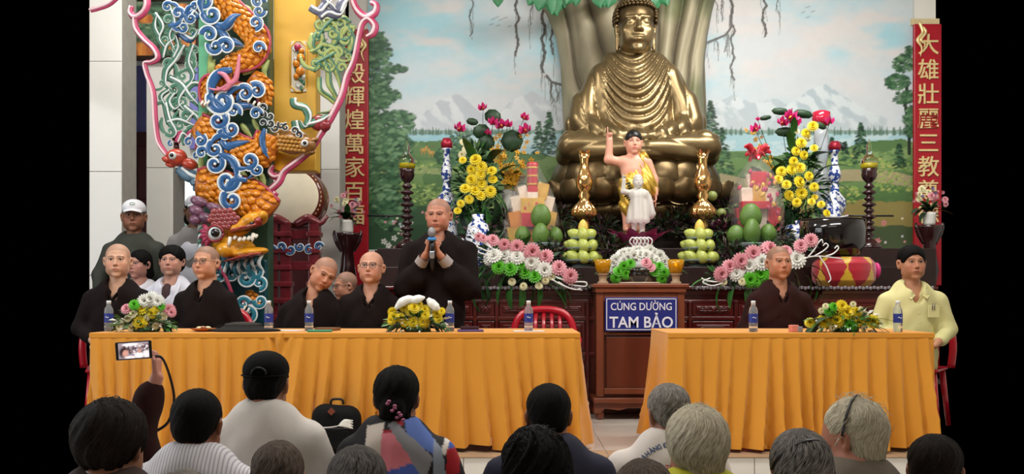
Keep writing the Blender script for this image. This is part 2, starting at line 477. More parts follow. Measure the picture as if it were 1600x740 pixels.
# meadow
g0 = 232 + 10 * np.sin(X / 60) + (n3 - .5) * 14 + np.clip((1180 - X) / 12, -8, 24) * (X > 1050) * .4
gm = Y > g0
pm.mix(gm, '#6C8C55'); pm.mix(gm & (n3 > .5), '#86A167', .8); pm.mix(gm & (n2 > .55), '#4F7246', .7)
pm.mix(gm * np.clip((Y - 255) / 60, 0, 1), '#3F6236', .75)
pm.mix((np.abs(Y - (282 + 9 * np.sin(X / 45))) < 7 + 5 * n3) & (X > 1110), '#B7A283', .7)
pm.mix((np.abs(Y - (272 + 6 * np.sin(X / 38))) < 5) & (X < 720), '#A9B07A', .6)
pm.mix((Y > 312 + 14 * n3) & (X < 760), '#33523A', .85); pm.mix((Y > 308 + 14 * n3) & (X > 1180), '#A2894F', .7)
pm.mix((Y > 345 + 14 * n3), '#2F4D35', .85)
pm.mix((np.abs(X - 655 - 60 * np.sin((Y - 300) / 40)) < 5) & (Y > 300), '#20352A', .6)
GR = ['#14291F', '#1F3D2B', '#31573B', '#4C7450', '#769A72']
pm.foliage([(640, 300, 55, 16), (700, 262, 60, 10), (620, 255, 40, 14), (720, 310, 70, 20)], 700, ['#49683F', '#6E8D4E', '#8FA75D', '#A9BE73'], (1.5, 4))
pm.foliage([(1230, 305, 130, 22), (1400, 275, 40, 26), (1330, 250, 60, 8)], 900, ['#4B6E3B', '#6F8F4A', '#93AE58', '#B5B56B'], (1.5, 4))
# left dark trees
pm.foliage([(592, 110, 20, 60), (588, 190, 18, 70), (600, 250, 28, 70), (585, 75, 14, 25), (625, 190, 22, 18), (618, 225, 28, 22), (620, 108, 14, 7), (604, 150, 20, 14), (612, 330, 34, 30)], 2300, GR, (2.5, 7))
pm.foliage([(720, 225, 18, 20), (700, 245, 22, 14)], 300, GR, (2, 5))
def pine(x, y0, y1, w, n=160):
    for i in range(n):
        t = RNG.random(); ww = w * (t ** .8) * RNG.uniform(-1, 1)
        pm.dab(x + ww, y0 + (y1 - y0) * t + abs(ww) * .25, 3.6, 1.3, .25 if ww > 0 else -.25, RNG.choice(GR[:4]), .85)
pine(1345, 192, 258, 17); pine(1320, 222, 250, 8, 60); pine(858, 175, 240, 16); pine(842, 190, 240, 12, 90); pine(1110, 158, 250, 26, 260)
pine(1128, 200, 270, 20, 160); pine(1405, 225, 262, 12, 90); pine(1300, 215, 245, 8, 60)
pm.line([(1418, 130), (1414, 160), (1420, 200), (1421, 240)], 2.6, '#2E3B2E'); pm.line([(1412, 165), (1424, 150)], 1.5, '#2E3B2E')
pm.foliage([(1412, 100, 16, 14), (1402, 128, 18, 12), (1415, 152, 18, 10), (1424, 190, 10, 26), (1421, 80, 8, 8)], 520, GR, (2, 6))
# two deer, flowers, birds, creeping roots
for x, y in ((662, 234), (674, 238)):
    pm.dab(x, y, 5.5, 2.6, 0, '#C59A4E'); pm.dab(x + (4 if x < 670 else -4), y - 4, 2, 2.6, 0, '#C59A4E')
    for k in (-3, 2): pm.line([(x + k, y), (x + k, y + 7)], .8, '#A87F3C')
    pm.line([(x + (4 if x < 670 else -4), y - 6), (x + 6, y - 11)], .5, '#6E5530')
for i in range(70):
    x = RNG.choice([RNG.uniform(1210, 1425), RNG.uniform(600, 640), RNG.uniform(640, 720)]); y = RNG.uniform(330, 395)
    pm.dab(x, y, 2, 1.8, 0, RNG.choice(['#E8D8D8', '#E6A0A8', '#D8D8E0', '#C8606A', '#E7E3C8']), .9)
for x, y in ((607, 383), (616, 372), (600, 377), (1381, 348), (1352, 372), (1372, 376)):
    for k in range(5): pm.dab(x + 3 * math.cos(k * 1.26), y + 3 * math.sin(k * 1.26), 2.2, 1.5, k * 1.26, '#E3E4DC' if x < 700 else '#D98088', .9)
for x, y in ((770, 30), (776, 27), (782, 31), (789, 28), (768, 38), (778, 40), (796, 41), (1262, 11), (1270, 18), (1262, 27), (1255, 19)):
    pm.line([(x - 3, y + 1), (x, y), (x + 3, y - 1)], .6, '#7E8A90', .8)
def root(pts, w=1.6, twigs=8):
    q = [(a + RNG.uniform(-1.5, 1.5), b) for a, b in pts]; pm.line(q, w, '#4B4744', .9)
    pm.line([(a + 2.4 * math.sin(b * .3), b + 2) for a, b in q], w * .5, '#5E5955', .8)
    for i in range(twigs):
        a, b = RNG.choice(q); L = RNG.uniform(12, 40); x = a + RNG.uniform(-4, 4)
        pm.line([(x, b), (x + RNG.uniform(-2, 2), b + L * .5), (x + RNG.uniform(-2, 2), b + L)], .5, '#6A6763', .7)
def drop(x, y0, y1, w=1.4, t=5): root([(x + 2.2 * math.sin(y * .16 + x), y) for y in range(y0, y1, 6)], w, t)
drop(736, -4, 58, .8, 3); drop(808, -4, 92, 1.6, 5); drop(849, 10, 118, 2.2, 8); drop(862, 24, 90, 1.4, 6); drop(830, -4, 44, .7, 3)
root([(853, 118), (862, 128), (876, 132)], 1.8, 8); drop(862, 130, 165, 1, 3); drop(870, 128, 160, .8, 3)
drop(1143, -4, 40, 2.2, 4); root([(1143, 40), (1136, 54), (1122, 60), (1104, 67)], 1.6, 6); drop(1144, 40, 128, 1.4, 6); drop(1120, 60, 84, .8, 3)
drop(1136, 50, 84, .8, 3); drop(1194, -4, 60, 1.6, 4); drop(1128, -4, 38, .8, 2); drop(1118, -4, 16, .7, 2); drop(1216, -4, 30, .6, 2)
m_mural = M('mural_paint', None, .42, var=.04, spec=.3)
mural = pm.build('wall_back_mural', DW - .02, mat=m_mural); mural['kind'] = 'structure'
mural['label'] = 'painted lake and snow mountain landscape covering the back wall'
del pm, X, Y, Q, n1, n2, n3, gm

def wallbox(name, px0, px1, py0, py1, d, th, mat, zb=None, zt=None, bevel=0):
    g = G(); x0 = P(px0, 0, d).x; x1 = P(px1, 0, d).x; z0 = P(0, py1, d).z if zb is None else zb; z1 = P(0, py0, d).z if zt is None else zt
    g.box(((x0 + x1) / 2, d + th / 2, (z0 + z1) / 2), (x1 - x0, th, z1 - z0)); return struct(name, g, mat, bevel)
CE = 4.9
wallbox('wall_back', 545, 1462, 0, 0, DW, .2, m_white, 0, CE)
# ceiling and the rest of the hall around the viewer
g = G(); g.box((0, 3.5, CE + .05), (12.2, 15.4, .1)); struct('ceiling', g, m_white)
g = G(); g.box((-6.15, -.3, 4.1), (.1, 7.6, 1.6)); g.box((-6.15, 2.0, 1.5), (.1, 1.0, 3.6)); g.box((-6.15, -2.5, 1.5), (.1, 3.0, 3.6)); struct('wall_left', g, m_white)
g = G(); g.box((6.15, 3.5, 2.32), (.1, 15, 5.16)); struct('wall_right', g, m_white)
g = G(); g.box((0, -4.05, 2.32), (12.4, .1, 5.16)); struct('wall_front', g, m_white)
g = G(); g.box((0, .85, -.31), (12.2, 9.8, .1)); struct('floor', g, m_floor)
# raised platform with its own tiles
PF = 5.78
K = 660.0 / FPX
def xr(d): return K * d + .02
g = G()
yb = 11.2
V = [(-xr(PF), PF, -.26), (xr(PF), PF, -.26), (xr(yb), yb, -.26), (-xr(yb), yb, -.26)]
V += [(v[0], v[1], -.006) for v in V]
g.add(V, [(3, 2, 1, 0), (4, 5, 6, 7), (0, 1, 5, 4), (1, 2, 6, 5), (2, 3, 7, 6), (3, 0, 4, 7)])
platform = struct('floor_platform', g, m_grout)
platform['label'] = 'raised tiled floor carrying the tables and the altar'
ys = [PF - .02, 6.0, 6.6, 7.2, 7.8, 8.4, 9.0, 9.6, 10.2, 11.0]
for r, (ya, yb2) in enumerate(zip(ys, ys[1:])):
    x = -5.4
    while x < 5.4:
        q = [(x + .003, ya + .003), (x + .597, ya + .003), (x + .597, yb2 - .003), (x + .003, yb2 - .003)]
        x += .6
        for sg in (-1, 1):
            o = []
            for p0, p1 in zip(q, q[1:] + q[:1]):
                d0 = xr(p0[1]) - sg * p0[0]; d1 = xr(p1[1]) - sg * p1[0]
                if d0 >= 0: o.append(p0)
                if d0 * d1 < 0: k = d0 / (d0 - d1); o.append((p0[0] + k * (p1[0] - p0[0]), p0[1] + k * (p1[1] - p0[1])))
            q = o
        n = len(q)
        if n < 3: continue
        t = G()
        t.add([(p[0], p[1], -.006) for p in q] + [(p[0], p[1], .0) for p in q], [tuple(range(n, 2 * n))] + [(i, (i + 1) % n, (i + 1) % n + n, i + n) for i in range(n)])
        t.build('floor_tile', m_nose if r == 0 else m_floor, platform, smooth=False)
for i in range(9):
    x0 = -2.7 + i * .6; a0 = max(x0 + .003, -xr(PF)); a1 = min(x0 + .597, xr(PF))
    if a1 > a0:
        t = G(); t.box(((a0 + a1) / 2, PF - .004, -.135), (a1 - a0, .008, .25)); t.build('riser_tile', m_tile, platform, smooth=False)

# left side: tiled pillars, openings, the blue room and daylight behind them
def tiled(name, px0, px1, d, th, rows, ztop=CE, cols=1):
    x0 = P(px0, 0, d).x; x1 = P(px1, 0, d).x
    g = G(); g.box(((x0 + x1) / 2, d + th / 2, ztop / 2), (x1 - x0, th, ztop)); w = struct(name, g, m_grout)
    ed = [0] + [CAM_H + (HORIZON - y) * d / FPX for y in rows] + [ztop]
    for a, b in zip(ed, ed[1:]):
        for c in range(cols):
            u0 = x0 + (x1 - x0) * c / cols; u1 = x0 + (x1 - x0) * (c + 1) / cols
            t = G(); t.box(((u0 + u1) / 2, d - .004, (a + b) / 2), (u1 - u0 - .006, .012, b - a - .006)); t.build('wall_tile', m_tile, w, smooth=False, bevel=.002)
    return w
tiled('wall_pillar_left', 140, 191, 9.3, .35, [430, 268, 96, -60])
tiled('wall_pillar_middle', 229, 271, 10.0, .35, [430, 262, 96, -60])
tiled('wall_pillar_right', 495, 531, 10.3, .35, [430, 265, 96, -60])
wallbox('wall_beam', 183, 500, -170, 92, 10.0, .3, m_white, zt=CE)
wallbox('wall_panel', 262, 312, 100, 262, 10.06, .1, m_white)
g = G(); a = P(160, 0, 12.6).x; b = P(520, 0, 12.6).x; g.box(((a + b) / 2, 12.7, 2.3), (b - a, .1, 4.6)); struct('wall_blue_room', g, m_blue)
wallbox('wall_blue_strip', 484, 497, 90, 440, 10.4, .1, m_blue, zb=0)
wallbox('wall_blue_pier', 296, 309, 104, 232, 10.0, .06, m_blue)
# dark door in the blue room
dd = empty('door_1', (P(212, 0, 12.3).x, 12.3, 0), kind='structure')
g = G(); g.box((0, 0, 1.57), (.62, .06, 3.14)); g.build('door_leaf', m_maroon, dd, smooth=False, bevel=.006)
for i in (-1, 1):
    for z in (.7, 1.7, 2.6):
        g = G(); g.box((i * .14, -.04, z), (.2, .02, .7)); g.build('door_panel', m_maroon, dd, smooth=False, bevel=.012)
# daylight seen through the opening
m_day = M('daylight_outside', '#F4F8F6', 1, var=.02, emit=1.15)
m_day2 = M('sunlit_green_facade', '#9EC7B4', 1, var=.2, emit=.55)
wallbox('window_1_daylight', 262, 345, 262, 470, 11.9, .02, m_day)
g = G()
for i in range(4):
    for j in range(4): 
        c = P(284 + i * 8, 332 + j * 10, 11.85); g.box(c, (.05, .02, .065))
o = struct('window_1_far_facade', g, m_day2)

# framed picture above the opening
pic = empty('framed_picture', P(246, 45, 9.93), 'dark framed picture of orange pumpkins among leaves, high on the left wall', 'picture')
g = G(); W = SZ(64, 9.93); H = SZ(46, 9.93); t = .05
for (cx, cz, w, h) in ((0, H, 2 * W + t, t), (0, -H, 2 * W + t, t), (-W, 0, t, 2 * H), (W, 0, t, 2 * H)): g.box((cx, 0, cz), (w, .05, h))
g.build('frame', M('dark_frame_wood', '#2C1D18', .3), pic, smooth=False, bevel=.006)
pp = Paint(182, -1, 310, 91, 1.2); pp.mix(np.ones_like(pp.X), '#2E4634')
pp.foliage([(246, 45, 66, 50)], 500, ['#1E3326', '#3B5A43', '#56785A', '#8A9E7C'], (3, 7))
for x, y, r in ((222, 78, 15), (205, 84, 9), (300, 62, 13), (228, 30, 9), (284, 12, 8), (262, 70, 9)):
    for k in range(5): pp.dab(x + (k - 2) * r * .42, y, r * .42, r * .8, 0, ['#B5682E', '#CF7F38', '#D98C3E', '#C87533', '#A85C28'][k])
po = pp.build('painting', 9.93, y=9.92); po.parent = pic; po.matrix_parent_inverse = Matrix.Translation(-pic.location)

# ---------------------------------------------------------------- couplet boards with gilt characters
def banner(px0, px1, py0, py1, d, chars, label, group='red couplet boards flanking the mural'):
    c = P((px0 + px1) / 2, py1, d); W = SZ(px1 - px0, d); H = SZ(py1 - py0, d)
    b = empty('couplet_board', c, label, 'signboard', group)
    g = G(); g.box((0, 0, H / 2), (W, .05, H)); g.build('board', m_red_lacq, b, smooth=False, bevel=.01)
    for ch, y in chars:
        me = text_mesh(ch, SZ(34, d), .012, offset=.0015); me.materials.append(m_gold)
        o = put('gilt_character', me, b, (0, -.03, SZ(py1 - y, d)), (R(90), 0, 0))
        ALLK[b.name].pop()
    # gilt carved tendril hanging at the top
    s = 1 if px0 < 800 else -1
    for q in range(2):
        g = G(); xx = SZ(14 - q * 5, d) * s
        g.tube(smooth_path([(xx, -.035, H - SZ(-2 + q * 8, d)), (xx - .03 * s, -.05, H - SZ(14, d)), (xx + .025 * s, -.045, H - SZ(26, d)), (xx - .02 * s, -.05, H - SZ(38 - q * 6, d)), (xx + .01, -.04, H - SZ(52 - q * 14, d))], 5), [.022, .016, .02, .012, .004], 6)
        g.build('gilt_tendril', m_gold, b)
    return b
banner(533, 576, 46, 446, 10.9, [('殿', 118), ('輝', 154), ('煌', 190), ('萬', 228), ('家', 264), ('百', 302), ('福', 338)], 'tall red couplet board with gilt characters left of the mural, beside the white pillar')
banner(1427, 1470, 38, 446, 10.9, [('大', 73), ('雄', 112), ('壯', 150), ('麗', 188), ('三', 226), ('教', 263), ('尊', 300), ('德', 336)], 'tall red couplet board with gilt characters at the right edge of the mural')
g = G(); g.box((P(1446, 0, 10.95).x, 10.97, P(0, 32, 10.9).z), (SZ(44, 10.9), .04, SZ(10, 10.9))); struct('trim_1', g, M('cream_trim', '#D9C79A', .5))

# mural frame at the bottom
g = G(); x0 = P(575, 0, 10.95).x; x1 = P(1427, 0, 10.95).x; g.box(((x0 + x1) / 2, 10.95, P(0, 394, 10.95).z), (x1 - x0, .06, .06)); struct('trim_2', g, m_white, .004)

# ---------------------------------------------------------------- moulded tree behind the statue
tree = empty('relief_tree', P(990, 400, 10.7), 'huge grey brown tree trunk in relief rising behind the golden Buddha', 'tree')
yl = [-10, 20, 60, 100, 200, 240, 300, 400]; xl = [826, 853, 869, 876, 881, 877, 862, 845]; xrt = [1120, 1112, 1105, 1101, 1104, 1112, 1128, 1150]
nu, nv = 200, 90
U, Vv = np.meshgrid(np.linspace(0, 1, nu), np.linspace(-10, 400, nv))
L_ = np.interp(Vv, yl, xl); R_ = np.interp(Vv, yl, xrt); PX = L_ + (R_ - L_) * U
w_ = U * 11 + .6 * np.sin(Vv / 70 + U * 6) + .8 * (fbm(np.stack([U * 4, Vv / 120, U * 0], -1), 3) - .5)
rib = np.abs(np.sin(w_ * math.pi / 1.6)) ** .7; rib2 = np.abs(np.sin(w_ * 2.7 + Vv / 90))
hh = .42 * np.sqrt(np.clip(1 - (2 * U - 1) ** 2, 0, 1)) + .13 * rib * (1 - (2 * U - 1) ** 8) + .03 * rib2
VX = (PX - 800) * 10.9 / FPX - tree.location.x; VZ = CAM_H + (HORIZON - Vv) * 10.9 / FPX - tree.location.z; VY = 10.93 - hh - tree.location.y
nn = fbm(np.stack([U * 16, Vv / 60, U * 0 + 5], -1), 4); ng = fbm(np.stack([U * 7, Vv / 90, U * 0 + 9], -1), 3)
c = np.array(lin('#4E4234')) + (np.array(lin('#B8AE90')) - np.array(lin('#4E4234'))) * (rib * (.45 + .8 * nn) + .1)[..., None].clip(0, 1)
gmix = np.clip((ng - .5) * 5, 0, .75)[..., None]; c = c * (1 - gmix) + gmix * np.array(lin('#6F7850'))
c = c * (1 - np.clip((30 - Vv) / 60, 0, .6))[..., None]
i = np.arange(nu * nv).reshape(nv, nu); F = np.stack([i[1:, :-1], i[1:, 1:], i[:-1, 1:], i[:-1, :-1]], -1).reshape(-1, 4)
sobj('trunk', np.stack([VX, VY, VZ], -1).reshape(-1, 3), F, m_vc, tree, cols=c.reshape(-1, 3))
lf = G()
lf.grid(9, 9, lambda u, v: ((u - .5) * .2 * math.sin(math.pi * min(1, (v * .93 + .04)) ** .8) * (1.25 - .3 * v), -.02 * math.sin(u * math.pi), .02 - .26 * v))
lme = lf.data('leaf', [M('green_heart_leaf', '#3F8A5A', .4, var=.3)])
for px, py, s, a in ((846, -1, 1, 10), (862, 2, 1.2, -15), (872, 4, 1.1, 20), (858, -8, 1.1, 0), (880, -4, .9, -5), (894, -6, .9, 25), (934, -3, .9, -10), (956, -6, 1, 12), (1014, -2, 1.05, -12), (1024, 0, 1.1, 18), (1005, -5, .9, 30), (778, -3, .8, 0), (900, -10, 1, 0), (835, -8, 1, 20), (1034, -8, 1, -20), (945, -10, 1.1, 0)):
    q = P(px, py - 7, 10.2) - tree.location
    put('leaf', lme, tree, q, (R(8), R(a), R(a)), s * .75)
# ---------------------------------------------------------------- dragon column
DC = 8.0
def C(px, py, dy=0.0): 
    p = P(px, py, DC); return (p.x, DC + dy, p.z)
m_blu = M('cloud_blue_paint', '#2F639C', .3, var=.45, scale=20, coat=.3)
m_tea = M('cloud_teal_paint', '#2F7F92', .3, var=.35, scale=20, coat=.3)
m_wht = M('edging_white_paint', '#DDE4E4', .35, var=.12, scale=14)
m_org = M('dragon_scale_orange', '#E08A1C', .25, var=.38, scale=22, coat=.4)
m_yel = M('dragon_yellow', '#E2A21E', .25, var=.3, scale=16, coat=.3)
m_pnk = M('border_pink_paint', '#C64A74', .35, var=.3, scale=6)
m_pnl = M('border_pale_pink', '#E9C9CF', .35, var=.1)
m_lgr = M('leaf_green_yellow', '#A9B869', .4, var=.45, scale=14)
m_dgr = M('column_dark_green', '#2C4A38', .4, var=.2)
m_mgr = M('vine_green_paint', '#4F846C', .35, var=.4, scale=14)
m_ggr = M('column_mint_green', '#62B086', .4, var=.06)
m_drd = M('dragon_dark_red', '#8E2A33', .3, var=.3, coat=.3)
m_red2 = M('fish_red_orange', '#C2452F', .3, var=.35, coat=.3)
m_pur = M('mane_purple', '#7A5068', .35, var=.35, scale=16, coat=.3)
m_fan = M('mane_pink', '#B63A5C', .35, var=.3)
m_eyeb = M('painted_black', '#0C0C0E', .15, coat=.5)
m_bone = M('tooth_white', '#E6DFD0', .3)
m_brn = M('creature_brown_gold', '#9A6A33', .3, var=.5, scale=30, coat=.3)
COLB = C(368, 460)
col = empty('dragon_column', (COLB[0], DC, 0), 'painted relief column coiled by an orange scaled dragon in blue clouds', 'column')
def part(g, name, mats, sm=True, bevel=0, parent=None, kind=None):
    g.xf(Matrix.Translation((-COLB[0], -DC, 0))); return g.build(name, mats, parent or col, smooth=sm, bevel=bevel, kind=kind)
g = G(); x0 = C(316, 0)[0]; x1 = C(419, 0)[0]; g.box(((x0 + x1) / 2, DC + .11, CE / 2), (x1 - x0, .16, CE)); part(g, 'shaft', m_dgr, False, .01)
g = G(); x0 = C(311, 0)[0]; x1 = C(327, 0)[0]; zt = CE; zb = P(0, 300, DC).z; g.box(((x0 + x1) / 2, DC + .06, (zt + zb) / 2), (x1 - x0, .16, zt - zb)); part(g, 'green_strip', m_ggr, False, .01)
g = G(); g.box(((C(343, 0)[0] + C(418, 0)[0]) / 2, DC + .015, (C(0, 405)[2] + C(0, 508)[2]) / 2), (SZ(74, DC), .05, SZ(103, DC))); part(g, 'wave_panel', M('deep_teal_paint', '#1F5560', .35, var=.45, scale=16), False, .02)
def body(pts, rad, name='dragon_coil', sc=11.5, spine=1, mat=None):
    """a stretch of dragon: round body, overlapping scales, a red spine line along one side"""
    q = smooth_path([C(x, y, -.06) for x, y in pts], 8); n = len(q)
    rr = [SZ(r, DC) for r in rad]
    g = G(); g.tube(q, rr, 12, 0, flat=(1, .55)); part(g, name, [M('dragon_skin', '#B8641A', .35, var=.3)])
    g = G(); rs = np.interp(np.linspace(0, 1, n), np.linspace(0, 1, len(rr)), rr)
    acc = 0; row = 0
    for i in range(1, n - 1):
        t = (q[i + 1] - q[i - 1]).normalized(); acc += (q[i] - q[i - 1]).length
        st = SZ(sc * .72, DC)
        if acc < st: continue
        acc -= st; row += 1
        w = t.cross(Vector((0, -1, 0))).normalized(); f = Vector((0, -1, 0)); r = rs[i]; m = max(3, int(r * 3.14 / SZ(sc, DC)))
        for k in range(m + (row % 2)):
            a = math.pi * (k + (.5 if row % 2 == 0 else 0)) / m
            nrm = w * math.cos(a) + f * math.sin(a) * .55
            cc = q[i] + nrm * r * .93
            rm = Matrix((t, nrm.cross(t).normalized(), nrm.normalized())).transposed()
            g.ell(cc, (SZ(sc * .66, DC), SZ(sc * .55, DC), SZ(sc * .3, DC)), 7, 5, 0, rm @ Euler((0, R(-16), 0)).to_matrix())
    part(g, 'dragon_scales', [mat or m_org], kind='stuff')
    g = G(); path = []
    for i in range(n):
        t = (q[min(i + 1, n - 1)] - q[max(i - 1, 0)]).normalized(); w = t.cross(Vector((0, -1, 0))).normalized(); path.append(q[i] + w * rs[i] * spine + Vector((0, -.03, 0)))
    g.tube(path, SZ(2.4, DC), 6); part(g, 'spine_ridge', [M('spine_pink', '#B04458', .35)])
body([(352, -14), (362, 16), (386, 40), (406, 66), (398, 92), (368, 104), (354, 122), (366, 142), (395, 150)], [17, 19, 19, 20, 18, 15, 15, 14, 12], spine=-1)
body([(396, 124), (415, 140), (417, 166)], [15, 15, 8], sc=9.5)
body([(352, 136), (332, 134), (326, 152), (328, 166)], [14, 13, 9, 6], sc=8)
body([(312, 196), (330, 208), (352, 222), (384, 240), (412, 240), (424, 212)], [18, 21, 22, 24, 22, 18], spine=-1)
body([(312, 288), (332, 290), (362, 300), (395, 312), (424, 336)], [20, 28, 27, 29, 26], sc=14, spine=-1)
body([(386, 462), (398, 466), (404, 478)], [9, 10, 6], sc=8)
# cloud scrolls: one curl shared, then copied
def curl(R0, turns, mb, mw, th, tail=None):
    g = G(); pts = []; pw = []; rb = []
    N = 26
    for i in range(N):
        a = turns * 2 * math.pi * i / (N - 1); r = R0 * (1 - .74 * i / (N - 1))
        pts.append((r * math.cos(a), 0, r * math.sin(a))); rb.append(R0 * (.40 - .2 * i / (N - 1)))
        rw = r + rb[-1] * .95; pw.append((rw * math.cos(a), -.008, rw * math.sin(a)))
    if tail:
        tp = [(R0 + t[0] * R0, 0, t[1] * R0) for t in tail][::-1]
        tp = [tuple(v) for v in smooth_path(tp + [pts[0]], 5)[:-1]]
        k = len(tp); rb = [R0 * (.08 + .34 * math.sin(math.pi * (.15 + .75 * i / k))) for i in range(k)] + rb
        pw = [(p[0] + rb[i] * .9, -.008, p[2]) for i, p in enumerate(tp)] + pw; pts = tp + pts
    g.tube(pts, rb, 8, 0, flat=(1, .55), up=(0, -1, 0)); g.tube(pw, R0 * .15, 6, 1, up=(0, -1, 0), flat=(1, .7))
    g.ell((0, -.005, 0), (R0 * .2, R0 * .16, R0 * .2), 8, 6, 1)
    return g.data('cloud_scroll', [mb, mw])
SA = curl(1, 1.1, m_blu, m_wht, .1); SB = curl(1, 1.05, m_blu, m_wht, .1, [(.25, -1.0), (.0, -2.0), (-.9, -2.7)])
SG = curl(1, 1.05, m_mgr, M('pale_green_edge', '#B7C9BC', .4), .1, [(.25, -1.0), (.0, -2.2), (-.9, -3.2)]); SL = curl(1, 1.05, m_lgr, m_mgr, .1, [(.25, -1.0), (.0, -2.2), (-.9, -3.2)]); SK = curl(1, 1.1, M('mane_charcoal', '#23262C', .4), m_wht, .1)
SCt = curl(1, 1.1, m_tea, m_wht, .1); SD = curl(1, 1.05, m_tea, m_wht, .1, [(.35, -1.0), (.6, -2.0), (1.6, -2.6)])
def scroll(px, py, r, kind, ang, flip=1, dy=-.16):
    p = C(px, py, dy); o = put('cloud_scroll', kind, col, (p[0] - COLB[0], p[1] - DC, p[2]), (0, R(ang), 0), (SZ(r * 1.42, DC) * flip, SZ(r, DC) * .95, SZ(r * 1.42, DC)))
for a in ((340, 31, 9, SB, 180, 1), (336, 62, 8, SA, 0, -1), (346, 80, 8, SA, 200, 1), (362, 80, 8, SA, 20, -1), (407, 44, 7, SA, 90, 1), (411, 12, 7, SA, 0, 1), (413, 26, 6, SA, 180, -1),
          (356, 163, 13, SB, 200, 1), (391, 152, 8, SB, 60, -1), (374, 179, 7, SA, 30, 1), (350, 193, 9, SB, 150, -1), (370, 206, 8, SA, 200, 1), (359, 216, 6, SA, 20, -1), (408, 183, 6, SA, 0, 1),
          (345, 237, 8, SB, 240, 1), (345, 260, 9, SA, 130, -1), (398, 255, 8, SB, 100, 1), (364, 286, 11, SB, 160, -1), (371, 315, 10, SB, 220, 1), (325, 243, 6, SA, 0, 1), (323, 224, 6, SA, 120, -1), (409, 148, 8, SA, 50, -1),
          (327, 12, 8, SA, 120, -1), (412, 82, 6, SA, 20, 1), (410, 268, 6, SA, 200, 1),
          (392, 434, 10, SD, 90, -1), (372, 430, 8, SCt, 0, 1), (413, 442, 7, SCt, 90, 1), (388, 474, 7, SCt, 0, 1), (396, 492, 8, SCt, 90, -1), (408, 424, 8, SD, 180, 1), (350, 430, 8, SCt, 60, -1), (414, 470, 7, SCt, 190, 1), (378, 500, 8, SD, 30, 1), (345, 455, 9, SCt, 120, 1), (360, 480, 9, SD, 60, -1)):
    scroll(*a)
# pointed wave arms in blue, flame leaves in green
def flame(g, pts, w, mi=0, dy=-.12):
    q = smooth_path([C(x, y, dy) for x, y in pts], 5); g.tube(q, [SZ(w, DC) * k for k in (.5, 1, 1, .6, .08)], 8, mi, flat=(1, .5), up=(0, -1, 0))
for pts, w in (([(340, 45), (358, 48), (372, 34), (384, 30)], 7), ([(345, 50), (360, 66), (354, 78)], 6), ([(356, 70), (372, 72), (388, 78)], 6), ([(360, 178), (376, 172), (394, 170), (412, 176)], 6), ([(352, 210), (360, 232), (380, 228), (397, 224)], 7),
               ([(350, 225), (352, 244), (366, 254), (384, 258)], 7), ([(388, 145), (380, 158), (376, 165)], 5), ([(395, 262), (402, 275), (392, 283)], 4), ([(420, 205), (416, 222), (420, 240), (426, 250)], 5), ([(315, 210), (326, 226), (322, 244)], 5)):
    g = G(); flame(g, pts, w * 1.18, 1, -.115); flame(g, pts, w, 0, -.135); part(g, 'wave_arm', [m_blu, m_wht])
for pts, w in (([(330, 118), (335, 104), (340, 96)], 6), ([(382, 118), (398, 108), (410, 88)], 6), ([(390, 112), (408, 104), (420, 110)], 5), ([(378, 112), (374, 98), (380, 92)], 4), ([(320, 178), (330, 182), (336, 172)], 5), ([(380, 195), (388, 206), (398, 218)], 5), ([(398, 188), (404, 200), (410, 212)], 4),
               ([(320, 262), (326, 272), (340, 276)], 6), ([(330, 250), (334, 266), (345, 276)], 5), ([(372, 268), (384, 276), (392, 292)], 6), ([(398, 276), (404, 288), (412, 300)], 6), ([(410, 270), (414, 285), (416, 302)], 5), ([(376, 12), (392, 20), (402, 30)], 6), ([(398, 6), (404, 18), (414, 30)], 5), ([(332, 88), (334, 108), (344, 122)], 5), ([(318, 270), (318, 255), (320, 236)], 5), ([(422, 96), (416, 112), (420, 126)], 5)):
    g = G(); flame(g, pts, w, 0, -.06); part(g, 'flame_leaf', [m_lgr])
g = G()
for pts in ([(352, 122), (362, 126), (370, 140), (362, 148), (350, 144)], [(385, 95), (382, 120), (378, 134), (366, 142), (352, 148), (338, 146)]):
    g.tube(smooth_path([C(x, y, -.2) for x, y in pts], 6), [SZ(w, DC) for w in (2, 4, 4, 2.5, 1)], 7)
part(g, 'whisker', [M('whisker_pink', '#D0788C', .35)])
g = G()
for x, y in ((327, 165), (332, 166), (337, 164), (399, 161), (407, 165), (414, 167), (392, 478), (398, 481)):
    g.tube([C(x, y, -.17), C(x - 1, y + 5, -.2), C(x - 2, y + 8, -.17)], [SZ(2, DC), SZ(1.8, DC), .001], 6)
part(g, 'claw', m_bone)
# the head
def E(g, x, y, rx, ry, rz_px, dy=-.15, mi=0, ang=0):
    g.ell(C(x, y, dy), (SZ(rx, DC), SZ(ry, DC), SZ(rz_px, DC)), 14, 10, mi, (0, ang, 0))
hd = empty('dragon_head', (0, 0, 0)); hd.parent = col; ALLK.setdefault(col.name, []).append(hd)
def hp(g, n, m): return part(g, n, m, parent=hd)
s = S(.008)
def se(x, y, rx, ry, rz, dy=-.16, i=0, ang=0, k=.03): s.ell(C(x, y, dy), (SZ(rx, DC), SZ(ry, DC), SZ(rz, DC)), k, i, (0, ang, 0))
se(408, 346, 20, 18, 12, -.2, 0, -10); se(385, 358, 22, 20, 12, -.17, 0, -30); se(372, 385, 34, 20, 14, -.14, 0, 5); se(400, 396, 28, 22, 8, -.18, 0, -8); se(366, 392, 14, 14, 12, -.24, 0); se(424, 340, 6, 12, 7, -.26)
se(398, 360, 26, 18, 3.5, -.27, 1, -14, .01); se(392, 404, 30, 18, 3, -.25, 1, -12, .01); se(418, 349, 5, 8, 4, -.3, 1); se(350, 366, 16, 14, 14, -.14, 0)
